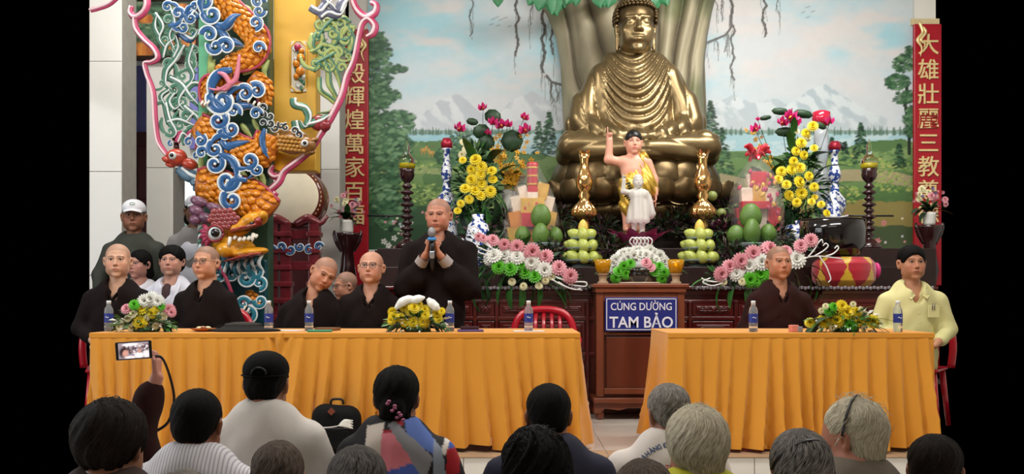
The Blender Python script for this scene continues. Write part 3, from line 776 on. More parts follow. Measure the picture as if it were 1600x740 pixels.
Vh, Fh, ih = s.mesh(); Vh = Vh - np.array([COLB[0], DC, 0]); cc = np.where((ih == 1)[:, None], np.array(lin('#8E2A22')), np.array(lin('#E09A20')))
nz = fbm(Vh * 18, 3)[:, None]; cc = cc * (.75 + .4 * nz); sobj('snout', Vh, Fh, M('painted_snout', None, .25, var=.15, coat=.4), hd, cols=cc)
g = G(); E(g, 352, 368, 11, 9, 11, -.27); hp(g, 'eyeball', m_wht)
g = G(); E(g, 354, 367, 7, 5, 7, -.305); hp(g, 'pupil', m_eyeb)
g = G(); g.tube([C(353 + 12 * math.cos(a * .4), 368 - 12 * math.sin(a * .4), -.29) for a in range(17)], SZ(2, DC), 6); hp(g, 'eye_ring', m_drd)
g = G(); E(g, 409, 353, 4, 4, 3, -.3); hp(g, 'nostril', m_eyeb)
g = G()
for r_ in range(5):
    for c_ in range(6):
        x = 341 + c_ * 8 + (r_ % 2) * 4 + r_ * 1.5; y = 335 + r_ * 6 - c_ * .5
        if ((x - 362) / 23) ** 2 + ((y - 346) / 15) ** 2 < 1: E(g, x, y, 5.2, 3, 4.6, -.26, 0, -20)
hp(g, 'brow_scales', [M('brow_scale_red', '#9A4444', .3, var=.4, scale=25, coat=.4)])
g = G()
for x, y, l, w in ((376, 378, 14, 3.2), (384, 374, 6, 3), (391, 377, 6, 3.4), (398, 376, 6, 3.2), (405, 375, 6, 3.2), (411, 372, 12, 3.4), (416, 372, 5, 2.6)):
    g.tube([C(x, y - l * .3, -.29), C(x - 1, y + l * .4, -.31), C(x - l * .15, y + l * .8, -.3)], [SZ(w, DC), SZ(w * .85, DC), .002], 7)
hp(g, 'tooth', m_bone)
g = G()
for i in range(16):
    x = 340 + i * 5.2; y0 = 408 - max(0, i - 4) * 1.0; ln = 26 + 10 * math.sin(i * 1.7)
    g.tube(smooth_path([C(x, y0, -.15), C(x - 4, y0 + ln * .5, -.2), C(x - 12 + i, y0 + ln, -.14)], 4), [SZ(2.6, DC), SZ(3.2, DC), .003], 6, i % 2)
hp(g, 'beard', [m_tea, m_wht])
g = G()
for x, y, a, b in ((322, 318, 14, 8), (318, 332, 12, 9), (333, 343, 13, 8), (345, 327, 13, 7), (316, 346, 9, 8)): E(g, x, y, a, 8, b, -.18, 0, 20)
hp(g, 'horn_tuft', m_pur)
g = G()
for x1, y1 in ((324, 350), (318, 362), (318, 374), (322, 386), (330, 396)):
    g.tube([C(344, 370, -.2), C((344 + x1) / 2, (370 + y1) / 2 - 2, -.22), C(x1, y1, -.14)], [SZ(3.2, DC), SZ(4.5, DC), .002], 7, flat=(1, .6))
hp(g, 'mane_spikes', m_fan)
g = G()
for i in range(10):
    y = 350 + i * 8; g.tube(smooth_path([C(330, y, -.1), C(322, y + 4, -.14), C(314, y + 14, -.08)], 3), [SZ(5, DC), SZ(4, DC), .003], 6, i % 2)
hp(g, 'mane', [m_wht, m_mgr])
g = G(); g.tube(smooth_path([C(345, 405, -.18), C(362, 430, -.2), C(372, 455, -.2), (C(376, 480, -.18))], 5), [SZ(5, DC), SZ(3, DC), SZ(3, DC), SZ(1, DC)], 7); hp(g, 'jaw_whisker', [M('whisker_red', '#9C2F4A', .35)])

# ---------------------------------------------------------------- carved brackets on both sides of the column
def border(g, pts, w0, y=0.0):
    q = smooth_path([C(a, b, y) for a, b in pts], 6)
    g.tube(q, [SZ(w, DC) for w in w0], 8, 0, flat=(1, .8), up=(0, -1, 0)); g.tube([p + Vector((-SZ(1.5, DC), -SZ(w0[1] * .8, DC), 0)) for p in q], [SZ(w * .42, DC) for w in w0], 6, 1, up=(0, -1, 0))
def vine(g, pts, w, mi=0, y=0.02):
    w *= 1.45
    q = smooth_path([C(a, b, y) for a, b in pts], 5); g.tube(q, [SZ(w, DC), SZ(w * 1.2, DC), SZ(w * .3, DC)], 7, mi, flat=(1, .6), up=(0, -1, 0))
    g.tube([p + Vector((SZ(w * .7, DC), -.02, 0)) for p in q], [SZ(w * .35, DC), SZ(w * .4, DC), SZ(.5, DC)], 5, 1, up=(0, -1, 0))
CL = Vector((COLB[0], DC, 0))
brl = empty('carved_bracket', Vector((C(250, 0)[0], DC, C(0, 240)[2])) - CL, 'pink bordered openwork bracket with red fish head'); brl.parent = col
brr = empty('carved_bracket', Vector((C(500, 0)[0], DC, C(0, 240)[2])) - CL, 'pink bordered openwork bracket with brown beast head'); brr.parent = col
def bp(g, n, mats, b, sm=True): g.xf(Matrix.Translation(-b.location - CL)); return g.build(n, mats, b, smooth=sm)
g = G(); border(g, [(142, 16), (154, 13), (172, 6), (188, -8)], [4, 4, 4]); bp(g, 'border', [m_pnk, m_pnl], brl)
g = G(); border(g, [(206, 10), (204, 20), (212, 27), (224, 20), (230, 6), (226, -12)], [4, 5, 6, 6, 6]); bp(g, 'border', [m_pnk, m_pnl], brl)
g = G(); border(g, [(211, 27), (213, 45), (226, 62), (241, 76), (247, 90), (238, 97), (227, 99), (230, 116), (240, 146), (243, 190), (248, 222), (262, 243)], [4.5, 5, 5, 5, 4.5, 4, 4, 4.5, 4.5, 4.5, 4]); bp(g, 'border', [m_pnk, m_pnl], brl)
VL = [([(240, 20), (252, 40), (246, 60), (256, 75)], 3, 0), ([(262, 10), (270, 34), (262, 55), (270, 78)], 3, 0), ([(285, 70), (270, 95), (258, 110), (256, 130), (266, 140)], 3.5, 0), ([(300, 68), (292, 95), (300, 118), (290, 135)], 3, 0), ([(262, 120), (280, 130), (294, 150), (308, 165)], 4, 0),
      ([(270, 145), (262, 158), (270, 170), (282, 160)], 3, 0), ([(284, 165), (296, 175), (310, 185)], 4, 0), ([(256, 160), (262, 185), (272, 205), (268, 215)], 3.4, 0), ([(310, 130), (296, 130), (282, 145), (276, 160), (285, 172)], 3.4, 0), ([(258, 190), (275, 186), (292, 192), (306, 198)], 3.4, 0),
      ([(275, 20), (290, 30), (300, 18), (310, 30)], 4, 2), ([(280, 50), (296, 60), (306, 45)], 4, 2), ([(252, 90), (258, 70), (270, 60)], 3, 0), ([(246, 55), (240, 40), (243, 20)], 2.6, 0), ([(268, 90), (276, 72), (272, 55)], 2.6, 0), ([(262, 140), (250, 150), (256, 166)], 2.6, 0), ([(288, 190), (300, 178), (310, 192)], 3, 0),
      ([(290, 215), (300, 205), (308, 214), (304, 232)], 3.5, 3), ([(275, 222), (282, 208), (292, 214)], 3.2, 3)]
for pts, w, mi in VL:
    g = G(); vine(g, pts, w, 0); bp(g, 'vine', [[m_mgr, m_mgr, m_blu, m_pnk][mi], m_wht], brl)
for i, (x, y, r_, a, f_) in enumerate(((262, 30, 7, 20, 1), (258, 62, 7, 200, -1), (300, 50, 7, 120, 1), (262, 100, 8, 340, 1), (296, 100, 8, 160, -1), (272, 140, 9, 20, 1), (300, 148, 8, 220, 1), (262, 168, 7, 90, -1), (292, 182, 9, 300, 1), (266, 205, 8, 150, 1), (300, 205, 8, 30, -1), (285, 118, 7, 260, 1), (284, 160, 7, 70, -1), (275, 78, 7, 40, 1), (304, 78, 6, 0, -1), (280, 195, 7, 180, 1), (252, 130, 5, 60, 1))):
    put('curled_leaf', SG, brl, Vector(C(x, y, .01)) - brl.location - CL, (0, R(a), 0), (SZ(r_, DC) * f_, SZ(r_ * .9, DC), SZ(r_, DC)))
for x, y, r_, a in ((280, 22, 9, 40), (300, 30, 8, 200), (288, 44, 7, 120), (264, 12, 7, 300), (306, 12, 7, 0)):
    put('cloud_curl', SB, brl, Vector(C(x, y, -.03)) - brl.location - CL, (0, R(a), 0), SZ(r_, DC))
g = G()
for y in range(58, 232, 17): g.box(C(271 + 2 * math.sin(y), y, .05), (SZ(6, DC), .03, SZ(14, DC)), 0, (0, RNG.uniform(-6, 6), 0))
bp(g, 'stem', m_maroon, brl)
g = G(); E(g, 276, 246, 17, 13, 14, 0); E(g, 262, 250, 8, 7, 5, -.02, 0, 20); E(g, 266, 258, 8, 7, 3.5, 0, 0, 15); E(g, 296, 256, 14, 9, 9, 0, 0, 20); bp(g, 'fish_head', m_red2, brl)
g = G(); E(g, 275, 245, 6, 5, 6, -.08); bp(g, 'eyeball', m_wht, brl)
g = G(); E(g, 275, 245, 3.2, 4, 3.2, -.1); bp(g, 'pupil', m_eyeb, brl)
for x, y, r_ in ((268, 225, 4.5), (296, 222, 6), (308, 244, 5)):
    put('horn_curl', SA, brl, Vector(C(x, y, -.02)) - brl.location - CL, (0, R(x), 0), SZ(r_, DC)); 
g = G()
for pts, w in (([(278, 262), (290, 272), (302, 278), (304, 290)], 6), ([(290, 262), (304, 266), (312, 276)], 5), ([(300, 280), (306, 288), (302, 298)], 5)): vine(g, pts, w)
bp(g, 'fin', [M('fin_grey_blue', '#5E7F95', .35, var=.3), m_wht], brl)
# right bracket
g = G(); border(g, [(552, -16), (552, 2), (560, 18), (573, 27), (586, 20), (588, 8), (580, 4)], [5, 5, 6, 7, 6, 5, 4]); bp(g, 'border', [m_pnk, m_pnl], brr)
g = G(); border(g, [(574, 58), (583, 52), (586, 40), (576, 30), (566, 38), (560, 62), (553, 95), (542, 120), (534, 150), (516, 186), (500, 212), (484, 236), (462, 254), (444, 268), (436, 284), (420, 298), (410, 300)], [4, 6, 6, 5, 5, 5, 5, 5.5, 6, 6, 5, 5, 6, 6, 6, 6, 4]); bp(g, 'border', [m_pnk, m_pnl], brr)
g = G(); border(g, [(428, 258), (422, 268), (430, 276), (444, 272)], [3, 5, 5, 5]); bp(g, 'border', [m_pnk, m_pnl], brr)
g = G(); border(g, [(432, 300), (420, 312), (412, 306)], [5, 6, 3]); bp(g, 'border', [m_pnk, m_pnl], brr)
g = G(); g.prism([(C(*p)[0], C(*p)[2]) for p in ((430, 236), (470, 248), (478, 240), (462, 256), (442, 270), (428, 262))], DC + .03, DC + .07); bp(g, 'yellow_fill', m_yel, brr, False)
VR = [([(492, 60), (505, 40), (520, 30), (530, 42)], 4.5), ([(488, 100), (502, 92), (520, 82), (534, 70)], 4.5), ([(505, 80), (520, 100), (528, 120), (532, 140)], 3.2), ([(500, 85), (512, 110), (514, 130), (524, 150), (530, 165)], 3.2), ([(490, 52), (486, 70), (494, 84)], 4), ([(540, 40), (550, 60), (545, 80), (530, 85)], 4),
      ([(520, 60), (538, 62), (548, 50)], 4), ([(498, 120), (500, 140), (515, 152), (528, 165), (515, 174), (495, 176)], 3), ([(487, 110), (496, 100), (506, 108)], 3.5), ([(512, 40), (525, 55), (520, 70), (505, 74)], 4), ([(535, 75), (548, 90), (544, 105)], 3.4), ([(486, 80), (498, 74), (508, 60)], 3.6), ([(545, 35), (535, 28), (522, 34)], 3.4)]
for pts, w in VR:
    g = G(); vine(g, pts, w); bp(g, 'vine', [m_lgr, m_mgr], brr)
for pts, w in (([(460, 155), (462, 165), (478, 170), (484, 185), (476, 200), (468, 190)], 4), ([(478, 196), (500, 190), (514, 180)], 4), ([(462, 190), (466, 205), (476, 212)], 4)):
    g = G(); vine(g, pts, w, 0, -.04); bp(g, 'tail_fin', [m_mgr, m_wht], brr)
for x, y, r_, a, f_ in ((496, 58, 8, 30, 1), (520, 52, 8, 150, -1), (540, 62, 8, 220, 1), (505, 78, 9, 300, 1), (528, 82, 8, 60, -1), (492, 100, 8, 120, 1), (514, 104, 7, 200, -1), (534, 106, 7, 0, 1), (544, 88, 6, 90, 1), (500, 38, 7, 270, -1), (532, 36, 7, 10, 1), (548, 46, 6, 60, -1)):
    put('curled_leaf', SL, brr, Vector(C(x, y, .0)) - brr.location - CL, (0, R(a), 0), (SZ(r_, DC) * f_, SZ(r_ * .9, DC), SZ(r_, DC)))
g = G(); E(g, 500, 192, 16, 12, 13, 0); E(g, 508, 196, 10, 10, 10, -.02); bp(g, 'flower_bud', m_drd, brr)
g = G()
for pts, w in (([(486, 14), (500, 20), (512, 8), (524, 18)], 4), ([(500, 30), (512, 22), (530, 26), (540, 10)], 4), ([(530, 22), (536, 8), (546, -4)], 5), ([(508, -6), (512, 8), (520, -2)], 4)): vine(g, pts, w, 0, -.04)
bp(g, 'crest', [M('crest_grey', '#6B6F86', .35, var=.5, scale=25), m_wht], brr)
g = G(); E(g, 458, 222, 30, 12, 20, -.04, 0, 8); E(g, 482, 228, 15, 12, 13, -.07); E(g, 492, 222, 10, 8, 4, -.07, 0, -20); E(g, 486, 240, 9, 8, 4, -.05, 0, -10); E(g, 436, 216, 10, 10, 8, -.04); bp(g, 'beast_head', m_brn, brr)
g = G()
for r_ in range(4):
    for c_ in range(7): E(g, 440 + c_ * 6 + (r_ % 2) * 3, 217 + r_ * 6 + c_ * .6, 3.6, 3, 3, -.115, 0)
bp(g, 'beast_scales', M('beast_scale_gold', '#C08A3A', .3, var=.4, scale=30, coat=.3), brr)
g = G(); E(g, 482, 228, 5.5, 5, 5.5, -.15); bp(g, 'eyeball', m_wht, brr)
g = G(); E(g, 483, 228, 3, 4, 3, -.17); bp(g, 'pupil', m_eyeb, brr)
for x, y in ((417, 172), (417, 183), (417, 196), (428, 186), (429, 197), (436, 204), (445, 200), (452, 203), (466, 208), (472, 214)):
    put('mane_curl', SK, brr, Vector(C(x, y, -.13)) - brr.location - CL, (0, R(x * 7), 0), SZ(5.2, DC))

# yellow board beside the column with a small fruit relief
yb_ = empty('yellow_pillar_board', (C(450, 0)[0], DC + .2, C(0, 262)[2]), 'tall yellow painted board with a fruit relief, right of the dragon column', 'board')
def yp(g, n, m, sm=True, bevel=0): g.xf(Matrix.Translation(-yb_.location)); return g.build(n, m, yb_, smooth=sm, bevel=bevel)
m_yb = M('yellow_wall_paint', '#D8A838', .5, var=.14, scale=3)
g = G(); a, b = C(418, 0)[0], C(486, 0)[0]; z0 = C(0, 262)[2]; g.box(((a + b) / 2, DC + .3, (z0 + CE) / 2), (b - a, .2, CE - z0)); yp(g, 'board', m_yb, False, .01)
a, b = C(446, 0)[0], C(471, 0)[0]; z0, z1 = C(0, 136)[2], C(0, 55)[2]
g = G(); g.box(((a + b) / 2, DC + .195, (z0 + z1) / 2), (b - a, .02, z1 - z0)); yp(g, 'recess', M('pale_recess', '#CFC9B6', .5), False, .004)
g = G(); fr = [(a, z0 + .05), (a, z1 - .05), (a + .05, z1), (b - .05, z1), (b, z1 - .05), (b, z0 + .05), (b - .05, z0), (a + .05, z0)]
g.tube([(x, DC + .185, z) for x, z in fr + fr[:1]], .008, 6); yp(g, 'rim', m_yb)
for x, y, r_ in ((463, 82, 7), (456, 92, 6), (462, 104, 7.5), (458, 66, 6), (464, 72, 5), (456, 112, 5)):
    g = G(); g.ell(C(x, y, .17), SZ(r_, DC), 12, 8); yp(g, 'relief_fruit', m_org if y > 70 else m_fan)
for i in range(14):
    x = 452 + (i * 7) % 16; y = 64 + i * 4.8; a2 = RNG.uniform(-1, 1)
    g = G(); g.tube([C(x, y, .18), C(x + 4 * a2, y + 5, .165), C(x + 7 * a2, y + 10, .18)], [SZ(1, DC), SZ(3, DC), .001], 6, flat=(1, .4)); yp(g, 'relief_leaf', m_mgr if i % 3 else m_wht)
# drum on its carved stand behind the column
DD = 9.0
c0 = P(457, 307, DD)
dr = empty('drum', (c0.x, DD, c0.z - SZ(45, DD)), 'big drum with cream skin facing the hall, right of the dragon column', 'drum')
g = G(); rr = SZ(44, DD); Zc = SZ(45, DD)
def ring(g, prof, mi=0): 
    q = G(); q.lathe(prof, n=48); q.xf(Matrix.Translation((0, 0, Zc)) @ Matrix.Rotation(R(90), 4, 'X')); g.merge(q, mi=mi)
ring(g, [(rr * .88, -.5), (rr * 1.08, -.3), (rr * 1.1, -.1), (rr * 1.0, .02)]); g.build('drum_shell', m_wood, dr)
q = G(); q.lathe([(.001, .03), (rr * .9, .028), (rr * .97, .015), (rr, -.03)], n=48, cap=False); q.xf(Matrix.Translation((0, 0, Zc)) @ Matrix.Rotation(R(90), 4, 'X')); q.build('drum_skin', M('drum_skin', '#FFF4D8', .5, var=.08), dr)
studs = G(); studs.ell((0, 0, 0), .012, 8, 5); sm_ = studs.data('stud', [m_gold])
for i in range(40): a = i * math.pi / 20; put('stud', sm_, dr, (rr * 1.0 * math.cos(a), .0, Zc + rr * math.sin(a)))
st = empty('drum_stand', (c0.x, DD, 0), 'carved dark red wooden drum stand, right of the dragon column', 'stand')
m_cst = M('carved_red_stand', '#7E2630', .3, var=.4, scale=16, coat=.4)
ztop = c0.z - SZ(40, DD)
for px in (428, 448, 492):
    x = P(px, 0, DD).x - c0.x; g = G(); g.box((x, 0, ztop / 2), (.1, .12, ztop))
    for z in np.arange(.3, ztop, .16): g.box((x, -.01, z), (.13, .15, .05))
    g.build('post', m_cst, st, smooth=False, bevel=.008)
for z in (.25, ztop - .12, ztop - .42):
    g = G(); g.box((0, .02, z), (SZ(74, DD), .1, .09)); g.build('rail', m_cst, st, smooth=False, bevel=.01)
g = G()
for sgn in (-1, 1):
    g.tube(smooth_path([(sgn * .04, -.02, ztop - .02), (sgn * .16, -.04, ztop + .03), (sgn * .27, -.02, ztop - .01), (sgn * .34, 0, ztop + .06)], 5), [.04, .05, .03, .015], 8)
g.build('cradle', m_cst, st)
for k in range(6):
    put('scroll', SA, st, (-.18 + .09 * k, -.08, ztop - .27 + .03 * (k % 2)), (0, R(k * 70), 0), .04)
g = G(); g.box((P(462, 0, 9.9).x, 9.95, 1.35), (SZ(75, 9.9), .06, 2.7)); struct('wall_dark_screen', g, m_maroon)
# ---------------------------------------------------------------- altar with its steps
AX0, AX1 = P(560, 0, 7.8).x, P(1463, 0, 7.8).x
def A_(g, x0, x1, y0, y1, z0, z1, mi=0): g.box(((x0 + x1) / 2, (y0 + y1) / 2, (z0 + z1) / 2), (x1 - x0, y1 - y0, z1 - z0), mi)
altar = empty('altar', (0, 7.8, 0), 'long dark red carved altar carrying the statues, flowers and fruit', 'altar')
def ap(g, n, m, sm=False, bevel=.006, **k): g.xf(Matrix.Translation((0, -7.8, 0))); return g.build(n, m, altar, smooth=sm, bevel=bevel, **k)
m_step = M('dark_step_wood', '#2A1614', .4, var=.4)
Z1, Z2, Z3, Z4 = 1.07, 1.25, 1.45, 1.72
g = G(); A_(g, AX0, AX1, 7.82, 8.5, 0, Z1 - .05); ap(g, 'body', m_wood_h)
g = G(); A_(g, AX0, AX1, 7.76, 8.5, Z1 - .03, Z1); ap(g, 'top', m_wood_h)
g = G(); A_(g, AX0, AX1, 7.79, 8.5, Z1 - .07, Z1 - .03); ap(g, 'moulding', m_wood_h)
g = G(); A_(g, AX0, AX1, 8.4, 9.05, 0, Z2); ap(g, 'second_step', m_step)
g = G(); A_(g, P(590, 0, 9.05).x, P(1463, 0, 9.05).x, 9.05, 9.4, 0, Z3); ap(g, 'third_step', m_step)
g = G(); A_(g, P(800, 0, 9.4).x, P(1190, 0, 9.4).x, 9.4, 10.6, 0, Z4); ap(g, 'pedestal', m_step)
g = G(); A_(g, P(590, 0, 9.6).x, P(1440, 0, 9.6).x, 9.4, 10.7, 0, Z3); ap(g, 'rear_shelf', m_step)
for z in (Z1 - .13, .80, .5, .16):
    g = G(); A_(g, AX0, AX1, 7.795, 7.83, z - .012, z + .018); ap(g, 'rail', m_wood_h)
pan = G(); pan.box((0, 0, 0), (.98, .02, .98)); 
def frame_panel(x0, x1, z0, z1, carve=True):
    g = G(); A_(g, x0, x1, 7.80, 7.825, z0, z1); A_(g, x0 + .03, x1 - .03, 7.79, 7.81, z0 + .03, z1 - .03); pnl = ap(g, 'panel', m_wood_h, bevel=.008)
    if not carve: return
    cx, cz = (x0 + x1) / 2, (z0 + z1) / 2; w = (x1 - x0) / 2 - .055; h = (z1 - z0) / 2 - .05
    g = G(); r = []
    for k in range(49):
        a = k / 48 * 2 * math.pi; r.append((cx + w * np.sign(math.cos(a)) * abs(math.cos(a)) ** .35, 7.785, cz + h * np.sign(math.sin(a)) * abs(math.sin(a)) ** .35))
    g.tube(r, .006, 6)
    for s in (-1, 1):
        for q in (0, 1):
            c = [(cx + s * (w * (.3 + .4 * q) + .03 * math.cos(t * .6) * (1 - t / 16)), 7.785, cz + .03 * math.sin(t * .6) * (1 - t / 16)) for t in range(14)]
            g.tube(c, [.007, .004], 5)
        g.tube(smooth_path([(cx, 7.785, cz - .02), (cx + s * w * .25, 7.78, cz + .025), (cx + s * w * .55, 7.785, cz - .02), (cx + s * w * .85, 7.785, cz + .01)], 4), [.01, .006, .003], 5)
    g.ell((cx, 7.785, cz), (.025, .008, .025), 8, 5)
    g.xf(Matrix.Translation((0, -7.8, 0))); g.build('carving', m_wood_h, pnl)
xs = [AX0 + .02, P(742, 0, 7.8).x, P(776, 0, 7.8).x, P(918, 0, 7.8).x, P(935, 0, 7.8).x, P(1078, 0, 7.8).x, P(1150, 0, 7.8).x, P(1290, 0, 7.8).x, P(1372, 0, 7.8).x, AX1 - .02]
for a, b in zip(xs, xs[1:]):
    if b - a < .12: continue
    frame_panel(a + .02, b - .02, .815, .935); frame_panel(a + .02, b - .02, .54, .78); frame_panel(a + .02, b - .02, .2, .47)
    g = G(); A_(g, b - .015, b + .015, 7.79, 7.83, .1, .95); ap(g, 'stile', m_wood_h)
# lace edged runner along the front of the altar top
g = G()
for s0, s1 in ((735, 925), (1080, 1460)):
    xa, xb = P(s0, 0, 7.75).x, P(s1, 0, 7.75).x; n = int((xb - xa) / .03)
    for i in range(n):
        x = xa + (i + .5) * (xb - xa) / n; g.ell((x, 7.752, Z1 - .012 - .006 * (i % 2)), (.016, .003, .016), 8, 4)
g.xf(Matrix.Translation((0, -7.75, 0))); o = g.build('lace_trim', M('grey_lace', '#8D8A92', .6, var=.4, scale=60), None); o.location = (0, 7.75, 0); o['kind'] = 'stuff'; tag(o, 'narrow grey lace edging along the front of the altar top', 'lace')
# dark greenery crowding the altar steps
m_leafd = M('dark_foliage', '#2B4B2E', .5, var=.5, scale=14); m_leaf = M('fresh_leaf', '#3F7A35', .45, var=.45, scale=14); m_leafl = M('pale_leaf', '#7DA56A', .5, var=.4, scale=14)
def leaf_mesh(L, W, bend, m, fold=.3):
    g = G()
    g.grid(3, 6, lambda u, v: ((u - .5) * 2 * W * math.sin(math.pi * (.06 + .9 * v)) ** .8, L * v * math.cos(bend * v), abs(u - .5) * W * fold + L * v * -math.sin(bend * v)))
    return g.data('leaf', [m])
LF = [leaf_mesh(1, .14, .5, m_leaf), leaf_mesh(1, .2, .9, m_leafd), leaf_mesh(1, .06, 1.0, m_leaf), leaf_mesh(1, .1, .3, m_leafl)]
LFG = []
def leafcloud(name, blobs, n, L, mats, seed, parent=None, loc=(0, 0, 0), down=0.3, kind='stuff', ys=1):
    """loose small greenery nobody could count"""
    rnd = random.Random(seed); g = G()
    for i in range(n):
        b = rnd.choice(blobs); th = rnd.random() * 6.28; ph = math.acos(rnd.uniform(-.5, 1)); q = rnd.random() ** .4
        p = Vector((b[0] + b[3] * q * math.sin(ph) * math.cos(th), b[1] + b[4] * q * math.sin(ph) * math.sin(th), b[2] + b[5] * q * math.cos(ph)))
        d = Vector((math.sin(ph) * math.cos(th), math.sin(ph) * math.sin(th) * ys - .2, math.cos(ph) - down)).normalized(); l = L * rnd.uniform(.6, 1.3); w = Vector((rnd.gauss(0, 1), rnd.gauss(0, 1), rnd.gauss(0, 1))).cross(d).normalized() * l * .18
        m = p + d * l * .5 + Vector((0, 0, l * .08))
        g.add([p, m - w, p + d * l, m + w], [(0, 1, 2, 3)], rnd.randrange(len(mats)))
    return g.build(name, mats, parent, loc=loc, kind=kind)
bl = []
for px, py, d in ((750, 375, 8.9), (790, 350, 9.2), (870, 345, 9.2), (885, 375, 8.9), (940, 360, 9.1), (950, 395, 8.6), (1040, 360, 9.2), (1060, 345, 9.3), (1130, 360, 9.1), (1140, 330, 9.4), (1210, 375, 8.9), (1240, 350, 9.2), (860, 400, 8.6), (1140, 400, 8.6)):
    p = P(px, py, d); bl.append((p.x, p.y, p.z, .17, .1, .13))
o = leafcloud('altar_greenery', [(b[0], b[1] - 9.0, b[2] - Z2, *b[3:]) for b in bl], 3600, .075, [m_leafd, M('olive_foliage', '#4A4A2C', .5, var=.5), M('plum_foliage', '#4B2A38', .5, var=.5)], 5)
o.location = (0, 9.0, Z2); tag(o, 'dark tangled greenery packed between the offerings on the altar steps', 'greenery')
for i, (px, py, c_) in enumerate(((1113, 306, '#8E9A55'), (1127, 333, '#7D8A4A'), (1131, 352, '#5A2338'), (1122, 347, '#6B2A44'), (1112, 352, '#4E2136'))):
    o = G().ell((0, 0, 0), SZ(8 if i < 2 else 6, 9.1), 14, 9).build('round_fruit', M('fruit_skin_' + c_, c_, .4, var=.25), None); o.location = P(px, py, 9.1)
    if i < 2: tag(o, ['round olive green fruit hanging highest beside the right hamper', 'round olive green fruit just under the highest one, left of the right hamper'][i], 'fruit', 'green fruit left of the wrapped hamper')
    else: tag(o, 'small dark plum coloured fruit, %s of three in the greenery left of the wrapped hamper' % ['rightmost', 'middle', 'leftmost'][i - 2], 'fruit', 'plum coloured fruit in the greenery')

# ---------------------------------------------------------------- donation cabinet
DB = 7.45
bx = empty('donation_cabinet', (P(1001, 0, DB).x, DB + .2, 0), 'tall brown wooden donation cabinet with a blue sign between the two tables', 'cabinet')
W = SZ(146, DB); H = P(0, 442, DB).z
def dp(g, n, m, bevel=.006, sm=False, **k): return g.build(n, m, bx, smooth=sm, bevel=bevel, **k)
g = G(); g.box((0, 0, H - .02), (W + .02, .46, .03)); dp(g, 'top_board', m_box)
g = G(); g.box((0, 0, H - .055), (W - .02, .43, .04)); dp(g, 'cornice', m_box)
z0 = P(0, 622, DB).z
g = G(); g.box((0, .02, (H + z0) / 2 - .04), (W - .06, .36, H - z0 - .08)); dp(g, 'carcass', m_box_d)
for s in (-1, 1):
    g = G(); g.box((s * (W / 2 - .05), -.175, (H + z0) / 2 - .03), (.06, .04, H - z0 - .08)); dp(g, 'stile', m_box)
for z, h in ((H - .11, .07), (P(0, 611, DB).z, .05), (P(0, 521, DB).z, .02)):
    g = G(); g.box((0, -.175, z), (W - .16, .035, h)); dp(g, 'rail', m_box)
g = G(); g.box((0, -.168, (P(0, 521, DB).z + P(0, 611, DB).z) / 2), (W - .2, .03, P(0, 521, DB).z - P(0, 611, DB).z - .05)); dp(g, 'front_panel', m_box_d)
g = G(); g.box((0, -.005, z0 - .015), (W + .01, .45, .04)); dp(g, 'base_moulding', m_box)
ab = [(-W / 2, z0 - .03), (-W / 2, .05), (-W / 2 + .05, .05), (-W / 2 + .09, .09), (-W / 2 + .2, .075), (-.1, .095), (.1, .095), (W / 2 - .2, .075), (W / 2 - .09, .09), (W / 2 - .05, .05), (W / 2, .05), (W / 2, z0 - .03)]
g = G(); g.prism(ab[::-1], -.2, -.17); dp(g, 'apron', m_box)
for sx in (-1, 1):
    for sy in (-1, 1):
        g = G(); g.lathe([(.02, 0), (.032, .015), (.036, .04), (.026, .07), (.03, .1)], (sx * (W / 2 - .05), sy * .16, 0), 14); dp(g, 'foot', m_box, 0, True)
sg = empty('sign', (0, -.215, 0)); sg.parent = bx
m_sb = M('sign_blue', '#27307F', .3, var=.06); m_sw = M('sign_white', '#ECEAF2', .4, var=.03)
sx0, sx1 = P(945, 0, DB).x - bx.location.x, P(1058, 0, DB).x - bx.location.x; sz0, sz1 = P(0, 517, DB).z, P(0, 464, DB).z
g = G(); g.box(((sx0 + sx1) / 2, 0, (sz0 + sz1) / 2), (sx1 - sx0, .012, sz1 - sz0)); g.build('sign_board', m_sb, sg, smooth=False, bevel=.003)
g = G(); i_ = .013; cxs, czs = (sx0 + sx1) / 2, (sz0 + sz1) / 2; w2, h2 = (sx1 - sx0) / 2 - i_, (sz1 - sz0) / 2 - i_
for (x, z, w, h) in ((0, h2, 2 * w2, .006), (0, -h2, 2 * w2, .006), (-w2, 0, .006, 2 * h2), (w2, 0, .006, 2 * h2)): g.box((cxs + x, -.008, czs + z), (w, .004, h))
g.build('sign_border', m_sw, sg, smooth=False)
for txt, py, hpx, wpx, off in (('CÚNG DƯỜNG', 484, 12.5, 95, .0006), ('TAM BẢO', 511, 17.5, 99, .0019)):
    hs = SZ(hpx, DB) / .73; me = text_mesh(txt, hs, .002, offset=off, base=True); me.materials.append(m_sw)
    vs = np.array([v.co for v in me.vertices]); k = SZ(wpx, DB) / np.ptp(vs[:, 0])
    base = vs[:, 1].min() if 'TAM' in txt else 0
    o = bpy.data.objects.new('sign_lettering', me); link(o, sg); o.location = (cxs, -.009, P(0, py, DB).z); o.rotation_euler = (R(90), 0, 0); o.scale = (k, 1 if 'TAM' in txt else .95, 1)

# ---------------------------------------------------------------- the great Buddha
DBU = 9.8
B0 = P(992, 350, DBU); B0.z = Z4
bud = empty('buddha_statue', (B0.x, DBU, Z4), 'large polished bronze gold Buddha sitting cross-legged on a lotus throne', 'statue')
m_brz = M('polished_bronze', '#8E7A56', .34, metal=.8, var=.25, scale=3)
m_brd = M('aged_bronze', '#6E5B3C', .36, metal=.75, var=.4, scale=5)
def BP(px, py, dy=0.0): return ((px - 992) * DBU / FPX, dy, CAM_H + (HORIZON - py) * DBU / FPX - Z4)
def b_(n): return n * DBU / FPX
